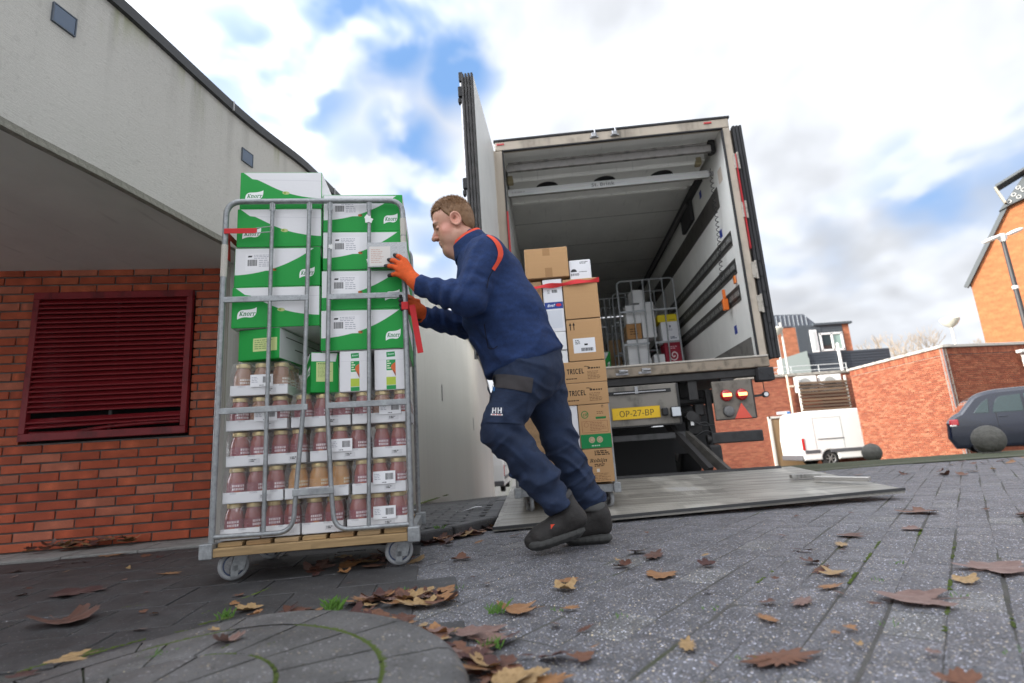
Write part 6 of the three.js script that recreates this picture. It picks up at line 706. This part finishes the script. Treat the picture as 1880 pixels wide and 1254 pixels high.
function makeVan(label, pos, yaw) { // rear at x=0, nose towards +x; near side at z=0, far side z=-1.95
  const v = thing('parked_van', label, 'van', pos, yaw), wh = phy(C(.8, .8, .79), .3, { clearcoat: .6 }), gy = std(C(.1, .1, .11), .6);
  const s = poly([[0, .42], [-.02, 1.2], [.1, 2.1], [.16, 2.28, .34, 2.3], [3.7, 2.3], [4.2, 2.28, 4.55, 1.75], [4.8, 1.25], [5.3, 1.1, 5.4, .8], [5.42, .4], [4.95, .36], [4.5, .36, .4, 0, Math.PI, false], [4.0, .36], [1.5, .36], [1.08, .36, .4, 0, Math.PI, false], [.6, .36], [.02, .36]]); part('body', slabSide(s, 1.95, .06).translate(0, 0, -1.95), wh, v);
  const seam = std(C(.25, .25, .25), .6); part('door_seam', merge([box(.012, 1.45, .008, 1.72, 1.35, .003), box(.012, 1.3, .008, .55, 1.4, .003), box(1.17, .012, .008, 1.13, 2.05, .003)]), seam, v); part('door_track', box(1.1, .035, .02, 1.2, 1.16, .008), gy, v); part('side_strip', rbox(3.3, .14, .03, .01, 2.75, .66, .008), gy, v); part('side_strip', rbox(.62, .14, .03, .01, .36, .66, .008), gy, v);
  part('tail_lamp', rbox(.12, .5, .17, .02, .02, .98, -.06), phy(C(.5, .01, .015), .2, { clearcoat: 1 }), v); part('tail_lamp', rbox(.12, .5, .17, .02, .02, .98, -1.88), phy(C(.5, .01, .015), .2, { clearcoat: 1 }), v); part('bumper', rbox(.2, .22, 1.9, .04, -.02, .42, -.97, 2), gy, v); part('number_plate', box(.012, .12, .5, -.04, .62, -1.2), std(C(.8, .6, .06), .4), v); part('rear_handle', box(.04, .05, .14, -.03, 1.2, -.9), gy, v); part('rear_seam', box(.01, 1.6, .012, -.005, 1.3, -.97), seam, v);
  part('windscreen', bar([4.25, 2.12, -.98], [4.78, 1.38, -.98], 1.6, .02), phy(C(.02, .025, .03), .05, { clearcoat: 1 }), v); part('side_window', rbox(.8, .55, .02, .01, 3.9, 1.6, .005), phy(C(.02, .025, .03), .05, { clearcoat: 1 }), v);
  for (const [x, z, o] of [[1.08, -.16, 1], [4.1 + .4, -.16, 1], [1.08, -1.8, -1], [4.5, -1.8, -1]]) roadWheel(v, x, .34, z, .34, .22, o, 6, .35); return v;
}
makeVan('white panel van parked by the brick building', [12.0, T(13, -24) - .0, -23.5], -1.5 * D2R); 
{ // car
  const c = thing('parked_car', 'dark blue hatchback parked in front of the brick annex', 'car', [11.46, T(12, -14.8), -14.7], -33 * D2R), bl = phy(C(.005, .007, .017), .15, { clearcoat: 1, clearcoatRoughness: .04 }), gl = phy(C(.012, .028, .03), .04, { clearcoat: 1 });
  const s = poly([[.1, .28], [.0, .5], [.03, .85], [.12, 1.0, .3, 1.06], [.62, 1.44], [.74, 1.54, 1.1, 1.57], [2.0, 1.58], [2.5, 1.5, 2.95, 1.1], [3.7, .98], [4.1, .9, 4.18, .6], [4.2, .3], [3.85, .28], [3.4, .3, .36, 0, Math.PI, false], [3.0, .28], [1.06, .28], [.68, .3, .36, 0, Math.PI, false], [.3, .28]]); part('body', slabSide(s, 1.76, .09).translate(0, 0, -1.76), bl, c);
  const win = (P) => new THREE.ExtrudeGeometry(poly(P), { depth: .012, bevelEnabled: true, bevelSize: .006, bevelThickness: .004, bevelSegments: 2 }).translate(0, 0, .0); part('side_window', win([[.93, 1.08], [1.0, 1.43, 1.15, 1.46], [1.52, 1.48], [1.52, 1.07]]), gl, c); part('side_window', win([[1.6, 1.07], [1.6, 1.48], [2.02, 1.48], [2.5, 1.4, 2.78, 1.08]]), phy(C(.06, .11, .105), .06, { clearcoat: 1 }), c); part('side_window', win([[.55, 1.09], [.75, 1.38, .88, 1.42], [.84, 1.08]]), gl, c);
  const sm = std(C(.003, .003, .004), .6); part('door_seam', box(.008, 1.1, .006, 1.56, .85, .002), sm, c); part('door_seam', box(.008, .5, .006, .98, .8, .002), sm, c); for (const x of [1.1, 1.86]) part('door_handle', rbox(.17, .03, .03, .012, x, .96, .012), bl, c); part('tail_lamp', rbox(.2, .16, .12, .03, .1, .88, -.03, 2), phy(C(.45, .01, .015), .2, { clearcoat: 1 }), c); part('lamp_strip', rbox(.14, .05, .1, .015, .07, .8, -.02), std(C(.7, .65, .6), .3), c); part('sill_trim', rbox(1.9, .06, .03, .01, 2.1, .32, -.03), M.black, c);
  for (const [x, z, o] of [[.68, -.14, 1], [3.4, -.14, 1], [.68, -1.62, -1], [3.4, -1.62, -1]]) roadWheel(c, x, .315, z, .315, .2, o, 10, .6);
}
{ const sm = std(C(.13, .125, .11), .92, { map: rep(tMottle, .35), bumpMap: rep(tNoise, .12), bumpScale: .012 }); for (const [x, y, z, r, l] of [[6.909, .205, -8.2, .205, 'larger mossy stone ball in front of the dark blue car'], [7.819, -.035, -12.4, .2, 'smaller looking stone ball farther off near the white van']]) { const g = new THREE.SphereGeometry(r, 48, 32), p = g.attributes.position; for (let i = 0; i < p.count; i++) { const k = 1 + .012 * (fbm(p.getX(i) * 14, p.getY(i) * 14, p.getZ(i) * 14, 4) - .5) - .03 * smooth(.66, .75, fbm(p.getX(i) * 7 + 3, p.getY(i) * 7, p.getZ(i) * 7, 3)); p.setXYZ(i, p.getX(i) * k, p.getY(i) * k, p.getZ(i) * k); } g.computeVertexNormals(); const t = thing('stone_ball', l, 'bollard', [x, y, z], 0, 'round stone bollards'); part('ball', metric(g), sm, t); part('foot', metric(cyl(r * .5, r * .6, .1, 0, -r + .0, 0, 'y', 20)), sm, t); } }
{ const gp = std(C(.62, .61, .57), .5), cup = phy(C(.72, .71, .62), .35, { transmission: .2, thickness: 0 }); const lamp = (x, y, z, l) => { const t = thing('globe_lamp', l, 'street lamp', [x, T(x, z), z], 0, 'bowl topped street lamps'), h = y - T(x, z); part('pole', cyl(.045, .06, h, 0, h / 2, 0, 'y', 12), gp, t); const b = part('bowl', lathe([[.05, -.02], [.1, 0], [.26, .12], [.36, .28], [.37, .34]], 28).translate(0, h, 0), cup, t); part('cap', lathe([[.38, .34], [.36, .4], [.2, .46], [0, .48]], 28).translate(0, h, 0), std(C(.62, .6, .52), .5), b); };
  lamp(14.16, 5.75, -28.5, 'bowl street lamp on pale pole beside the truck edge'); lamp(19.78, 4.75, -24, 'bowl street lamp rising behind the brick annex'); const wp = thing('pale_pole', 'thin pale pole standing beside the nearer bowl lamp', 'pole', [14.45, T(14.45, -28.5), -28.5]); part('pole', cyl(.05, .055, 7.6, 0, 3.8, 0, 'y', 10), gp, wp); part('pole_cap', cyl(.06, .06, .03, 0, 7.61, 0, 'y', 10), gp, wp);
  const t = thing('double_lamp', 'black street lamp post with two white lamp heads before the gable', 'street lamp', [19.25, T(19, -20), -20]), bk = std(C(.03, .03, .032), .5); const h = 7.3 - T(19, -20); part('pole', cyl(.07, .11, h, 0, h / 2, 0, 'y', 14), bk, t); part('pole_band', cyl(.1, .1, .12, 0, h - 1.9, 0, 'y', 14), gp, t); const hd = part('lamp_bracket', merge([cyl(.13, .1, .3, 0, h + .1, 0, 'y', 14), rbox(.3, .16, .16, .03, 0, h + .12, 0)]), std(C(.7, .69, .66), .5), t);
  for (const s of [-1, 1]) { const g = new THREE.SphereGeometry(.5, 20, 12).scale(.8, .16, .28); const o = part('lamp_head', g, std(C(.75, .74, .7), .45), t); o.position.set(s * .48 + .05, h + .2 + .12 * s, 0); o.rotation.z = .32; } }
// ---- bare trees
function bareTree(label, x, z, h, seed) { const r = rng(seed), t = thing('bare_tree', label, 'tree', [x, T(x, z) - .1, z], r() * 6, 'bare winter trees beyond the roofs'), segs = []; const br = (p, d, l, w, n) => { const steps = 3; let q = p.clone(), dir = d.clone(); for (let i = 0; i < steps; i++) { const e = q.clone().addScaledVector(dir, l / steps), w1 = w * (1 - .25 * (i + 1) / steps); segs.push([q, e, w * (1 - .25 * i / steps), w1, n]); q = e; dir.add(V((r() - .5) * .35, (r() - .2) * .2, (r() - .5) * .35)).normalize(); } if (n <= 0 || w < .006) return; const k = n > 4 ? 3 : 2 + (r() < .5 ? 1 : 0); for (let i = 0; i < k; i++) { const dd = dir.clone().add(V((r() - .5) * 1.5, (r() - .15) * .7, (r() - .5) * 1.5)).normalize(); br(q, dd, l * (.62 + .2 * r()), w * .62, n - 1); } };
  br(V(0, 0, 0), V(0, 1, 0), h * .32, h * .02, 6); const mk = (list, s) => merge(list.map(([a, b, w0, w1]) => { const g = new THREE.CylinderGeometry(Math.max(w1, .008), Math.max(w0, .008), a.distanceTo(b), s, 1, true); g.applyQuaternion(new THREE.Quaternion().setFromUnitVectors(V(0, 1, 0), b.clone().sub(a).normalize())); return g.translate((a.x + b.x) / 2, (a.y + b.y) / 2, (a.z + b.z) / 2); })); const bk = std(C(.2, .15, .11), .9); part('trunk', mk(segs.filter((q) => q[4] >= 6), 8), bk, t); part('crown', mk(segs.filter((q) => q[4] < 6), 4), std(C(.34, .27, .2), .9), t); }
bareTree('bare pale tree with spreading twigs above the dark rooftop screen', 41.5, -60, 12.6, 301); bareTree('smaller bare tree just beyond the annex roof', 45.5, -62, 12.2, 302); bareTree('bare tree close by the tall gable', 51, -62, 11.6, 303);
makeVan('pale van glimpsed beyond the end of the curved wall', [-.75, T(-.6, -23) , -25], 88 * D2R);
{ // brick block added outside the view, towards the sun, to shade the loading place
  const s = thing('added_shade_block', 'unseen long brick block added towards the sun for its shadow', 'building'); const br = std(C(.36, .13, .08), .9, { map: rep(tMottle, 1), bumpMap: rep(tNoise, .2), bumpScale: .004 });
  part('wall', metric(box(9, 17.5, 46, -37, 7.7, 21)), br, s); part('roof_edge', box(9.4, .3, 46.4, -37, 16.6, 21), std(C(.05, .05, .05), .6), s);
}
// ---------- fallen leaves and litter ----------
{
  const outline = (kind, r) => { const P = [], n = kind ? 64 : 48; for (let i = 0; i < n; i++) { const a = i / n * 6.283, c = Math.cos(a * 2.5 + Math.PI); let q; if (kind === 0) { const lobes = Math.pow(Math.abs(Math.cos(a * 2.5)), .75), tooth = .05 * Math.sin(a * 19) * lobes; q = (.58 + .36 * lobes + .14 * Math.sin(a * 3.3 + 1)) * (a > 2.6 && a < 3.7 ? .62 : 1) + tooth; } else q = (.42 + .1 * Math.sin(a * 14)) / Math.sqrt(Math.cos(a) ** 2 * .2 + Math.sin(a) ** 2 * 1.1) * (1 + .04 * Math.sin(a * 9)); P.push([Math.cos(a) * q * (.93 + .14 * r()), Math.sin(a) * q * (.93 + .14 * r())]); } return P; };
  const leafGeo = (seed, kind, curl) => { const r = rng(seed), P = outline(kind, r), rings = 5, pos = [0, 0, 0], uv = [.5, .5], idx = [], n = P.length, ca = r() * 6.28, cb = (r() - .3) * curl, cc = r() * curl; const Y = (x, z) => cb * (x * Math.cos(ca) + z * Math.sin(ca)) ** 2 * .9 + cc * .55 * Math.max(0, Math.hypot(x, z) - .35) ** 1.5 + .05 * (noise3(x * 3 + seed, z * 3, 1) - .5) - .03 * Math.abs(Math.sin(Math.atan2(z, x) * 2.5)) * Math.hypot(x, z); for (let k = 1; k <= rings; k++) P.forEach(([x, z]) => { const s = k / rings; pos.push(x * s, Y(x * s, z * s), z * s); uv.push(.5 + x * s * .5, .5 + z * s * .5); }); for (let i = 0; i < n; i++) { const j = (i + 1) % n; idx.push(0, 1 + j, 1 + i); for (let k = 1; k < rings; k++) { const a = 1 + (k - 1) * n; idx.push(a + i, a + j, a + n + i, a + j, a + n + j, a + n + i); } } const g = new THREE.BufferGeometry(); g.setAttribute('position', new THREE.Float32BufferAttribute(pos, 3)); g.setAttribute('uv', new THREE.Float32BufferAttribute(uv, 2)); g.setIndex(idx); g.computeVertexNormals(); const lo = Math.min(...pos.filter((_, i) => i % 3 === 1)); const st = pipe([[-.25, .0 - lo + .01, 0], [-.7, .03 - lo, .06], [-1.15, .1 - lo, .02]], .016, .1, 5); return merge([g.translate(0, -lo, 0), st]); };
  const vein = (c1, c2, seed) => paint(128, 128, (g, w) => { const r = rng(seed); g.fillStyle = c1; g.fillRect(0, 0, w, w); for (let i = 0; i < 260; i++) { g.fillStyle = r() < .5 ? c2 : c1; g.globalAlpha = .25; g.beginPath(); g.arc(r() * w, r() * w, 2 + 8 * r(), 0, 7); g.fill(); } g.globalAlpha = .5; g.strokeStyle = c2; g.lineWidth = 1.4; for (let i = 0; i < 5; i++) { const a = -2.5 + i * 1.25; g.beginPath(); g.moveTo(w * .3, w / 2); g.lineTo(w / 2 + Math.cos(a) * w * .45, w / 2 + Math.sin(a) * w * .45); g.stroke(); } });
  const cols = [['#6e4630', '#523020'], ['#94693f', '#70492a'], ['#4a2620', '#351a16'], ['#7a5f56', '#5c423a'], ['#a5875c', '#7d6038'], ['#5c3626', '#42281c']], lm = cols.map(([a, b], i) => phy(C(1, 1, 1), .62, { map: vein(a, b, 400 + i), transmission: .12, thickness: 0, bumpMap: rep(tNoise, .6), bumpScale: .0012 }));
  const geos = Array.from({ length: 12 }, (_, i) => leafGeo(500 + i, i % 3 === 2 ? 1 : 0, i < 4 ? .3 : .85)), r = rng(77), islandY = (x, z) => inIsland(x, z, 0) ? .075 * smooth(-1.45, -.55, x) : 0;
  // the larger leaves one can pick out
  const big = [[1.04, -1.57, .11, 3, 1, 'broad flat mauve-brown leaf on the paving'], [.51, -1.24, .1, 0, 2, 'large reddish-brown leaf at the near edge of the paving'], [.47, -2.05, .075, 1, 6, 'curled orange and brown leaf in front of the platform edge'], [-.03, -1.73, .075, 1, 7, 'ragged tan leaf lying just beyond the kerb corner'], [-.4, -1.97, .085, 0, 9, 'rolled-up brown leaf standing above the kerb'], [-2.61, -3.61, .13, 1, 6, 'arched tan leaf near the foot of the brick wall'], [1.0, -1.91, .055, 4, 7, 'small pale yellow leaf on the road paving'], [2.14, -3.1, .12, 0, 10, 'dark curled leaf with a tan neighbour right of the platform'], [1.46, -1.83, .12, 3, 3, 'flat mauve leaf at the far side of the paving'], [.53, -2.4, .1, 5, 8, 'brown curled leaf close to the far boot'], [-1.57, -1.96, .13, 5, 4, 'long reddish leaf on the footway near the wall side'], [-1.18, -1.5, .06, 4, 9, 'pale curled leaf in the near corner of the footway'], [-.12, -1.53, .08, 3, 10, 'rolled brown leaf against the kerb face'], [1.29, -2.36, .06, 4, 5, 'small tan leaf in the middle of the paving'], [-1.91, -2.43, .13, 2, 3, 'dark wet leaf cluster on the footway before the brick wall'], [.9, -1.75, .05, 1, 8, 'small folded tan leaf beside the mauve one'], [.75, -1.62, .06, 3, 2, 'lobed brownish leaf lying flat near the moss'], [2.43, -2.78, .08, 5, 11, 'dark leaf at the far edge of the paving'], [1.45, -2.55, .07, 5, 6, 'dark red-brown leaf between two paving lanes'], [.15, -2.05, .05, 1, 3, 'thin tan leaf halfway to the boots'], [-1.72, -2.75, .07, 1, 5, 'light brown leaf lying behind the cage wheel'], [-.95, -1.95, .055, 4, 4, 'pale yellow leaf beside the grass tuft'], [.6, -1.5, .045, 1, 2, 'small orange leaf on speckled paving'], [-.3, -2.62, .06, 0, 7, 'brown leaf between cage and boots'], [1.75, -2.6, .06, 3, 1, 'flat greyish leaf among the paving joints'], [.35, -1.35, .05, 4, 8, 'small yellow curled leaf near the bottom edge']];
  for (const [x, z, s, m, k, l] of big) { const t = thing1('fallen_leaf', geos[k], lm[m], l, 'leaf', 'single fallen leaves on the paving'); t.position.set(x, islandY(x, z) + .002, z); t.scale.set(s * .85, s * .55, s * .85); t.rotation.y = r() * 6.28; }
  // drifts and scattered bits nobody would count
  const lit = lm.map(() => []); const drop = (x, z, s, y = 0) => { const m = (r() * 6) | 0, g = geos[(r() * 12) | 0].clone().scale(s, s * (.5 + .6 * r()), s).rotateX((r() - .5) * .5).rotateZ((r() - .5) * .5).rotateY(r() * 6.28).translate(x, y + T(x, z) + islandY(x, z) + .004, z); lit[m].push(g); };
  for (let i = 0; i < 46; i++) { const t = r(), x = lerp(-.6, -.1, t) + (r() - .5) * .1, z = lerp(-3.16, -3.9, t) + (r() - .5) * .1 + .06; drop(x + .03, z, .035 + .03 * r()); }
  for (let i = 0; i < 120; i++) { const a = lerp(-.1, 1.75, r()), q = .67 + .2 * r() * r(); drop(KC[0] + Math.cos(a) * q, KC[1] - Math.sin(a) * q, .022 + .028 * r(), r() * .012); }
  for (let i = 0; i < 34; i++) drop(-.42 + (r() - .5) * .34, -1.93 + (r() - .5) * .16, .025 + .03 * r(), r() * .012);
  for (let i = 0; i < 34; i++) { const u = -.1 + (r() - .5) * .62, q = .06 + .12 * r(); drop(-2.95 + u * .988 + .156 * q, -4 - u * .156 + .988 * q, .035 + .03 * r(), .02 + r() * .05); }
  for (let i = 0; i < 30; i++) drop(-.75 + (r() - .5) * .5, -2.75 + (r() - .5) * .4, .03 + .03 * r());
  for (let i = 0; i < 70; i++) { const z = -1.0 - 3.2 * r() ** 1.3, x = roadEdge(z) + .05 + r() * (-z * 1.0 - .0); if (x > .0 && z < -3.4) continue; drop(x, z, .012 + .035 * r() ** 2); }
  for (let i = 0; i < 46; i++) { const z = -1.3 - 2.2 * r(), x = -.6 + z * .75 * r(); drop(x, z, .014 + .035 * r() ** 2); }
  for (let i = 0; i < 30; i++) drop(2.6 + 4 * r(), -4.5 - 2.4 * r(), .03 + .04 * r());
  const root = struct('leaf_litter', null, null, 'stuff'); lit.forEach((g, i) => { if (g.length) { const o = part('leaf_scatter', merge(g), lm[i], root); o.userData.kind = 'stuff'; } });
  const cupM = phy(C(.72, .72, .68), .5, { map: rep(tMottle, .1) }), cg = lathe([[.028, 0], [.03, .002], [.042, .095], [.044, .098], [.041, .098], [.029, .006], [0, .006]], 24), cp = cg.attributes.position; for (let i = 0; i < cp.count; i++) { const x = cp.getX(i), y = cp.getY(i), z = cp.getZ(i), k = 1 - .35 * smooth(.3, .7, noise3(x * 22 + 4, y * 20, z * 22)); cp.setXYZ(i, x * k, y, z * (k * .8 + .12)); } cg.computeVertexNormals(); const cup = thing('paper_cup', 'crumpled white paper cup lying in the gutter leaves', 'cup', [-.6, .03, -3.22], .15); const cb = part('cup_body', cg.rotateZ(1.45), cupM, cup); part('cup_print', new THREE.CylinderGeometry(.037, .033, .04, 16, 1, true, -.9, 1.8).translate(0, .055, 0).rotateZ(1.45).translate(0, .002, .002), std(C(.35, .42, .22), .6), cb);
  const pg = new THREE.PlaneGeometry(.2, .05, 8, 3), pp = pg.attributes.position; for (let i = 0; i < pp.count; i++) pp.setZ(i, .012 * Math.sin(pp.getX(i) * 22) + .006 * noise3(pp.getX(i) * 20, pp.getY(i) * 20, 2)); pg.computeVertexNormals(); const sc = thing1('paper_scrap', pg.rotateX(-Math.PI / 2), std(C(.75, .75, .78), .6), 'thin white paper scrap on the footway by the curved wall', 'paper'); sc.position.set(-.42, T(-.4, -4.35) + .062, -4.35);
}
scene.traverse((o) => { if (o.isMesh) { o.castShadow = true; o.receiveShadow = true; } });
renderer.render(scene, camera);
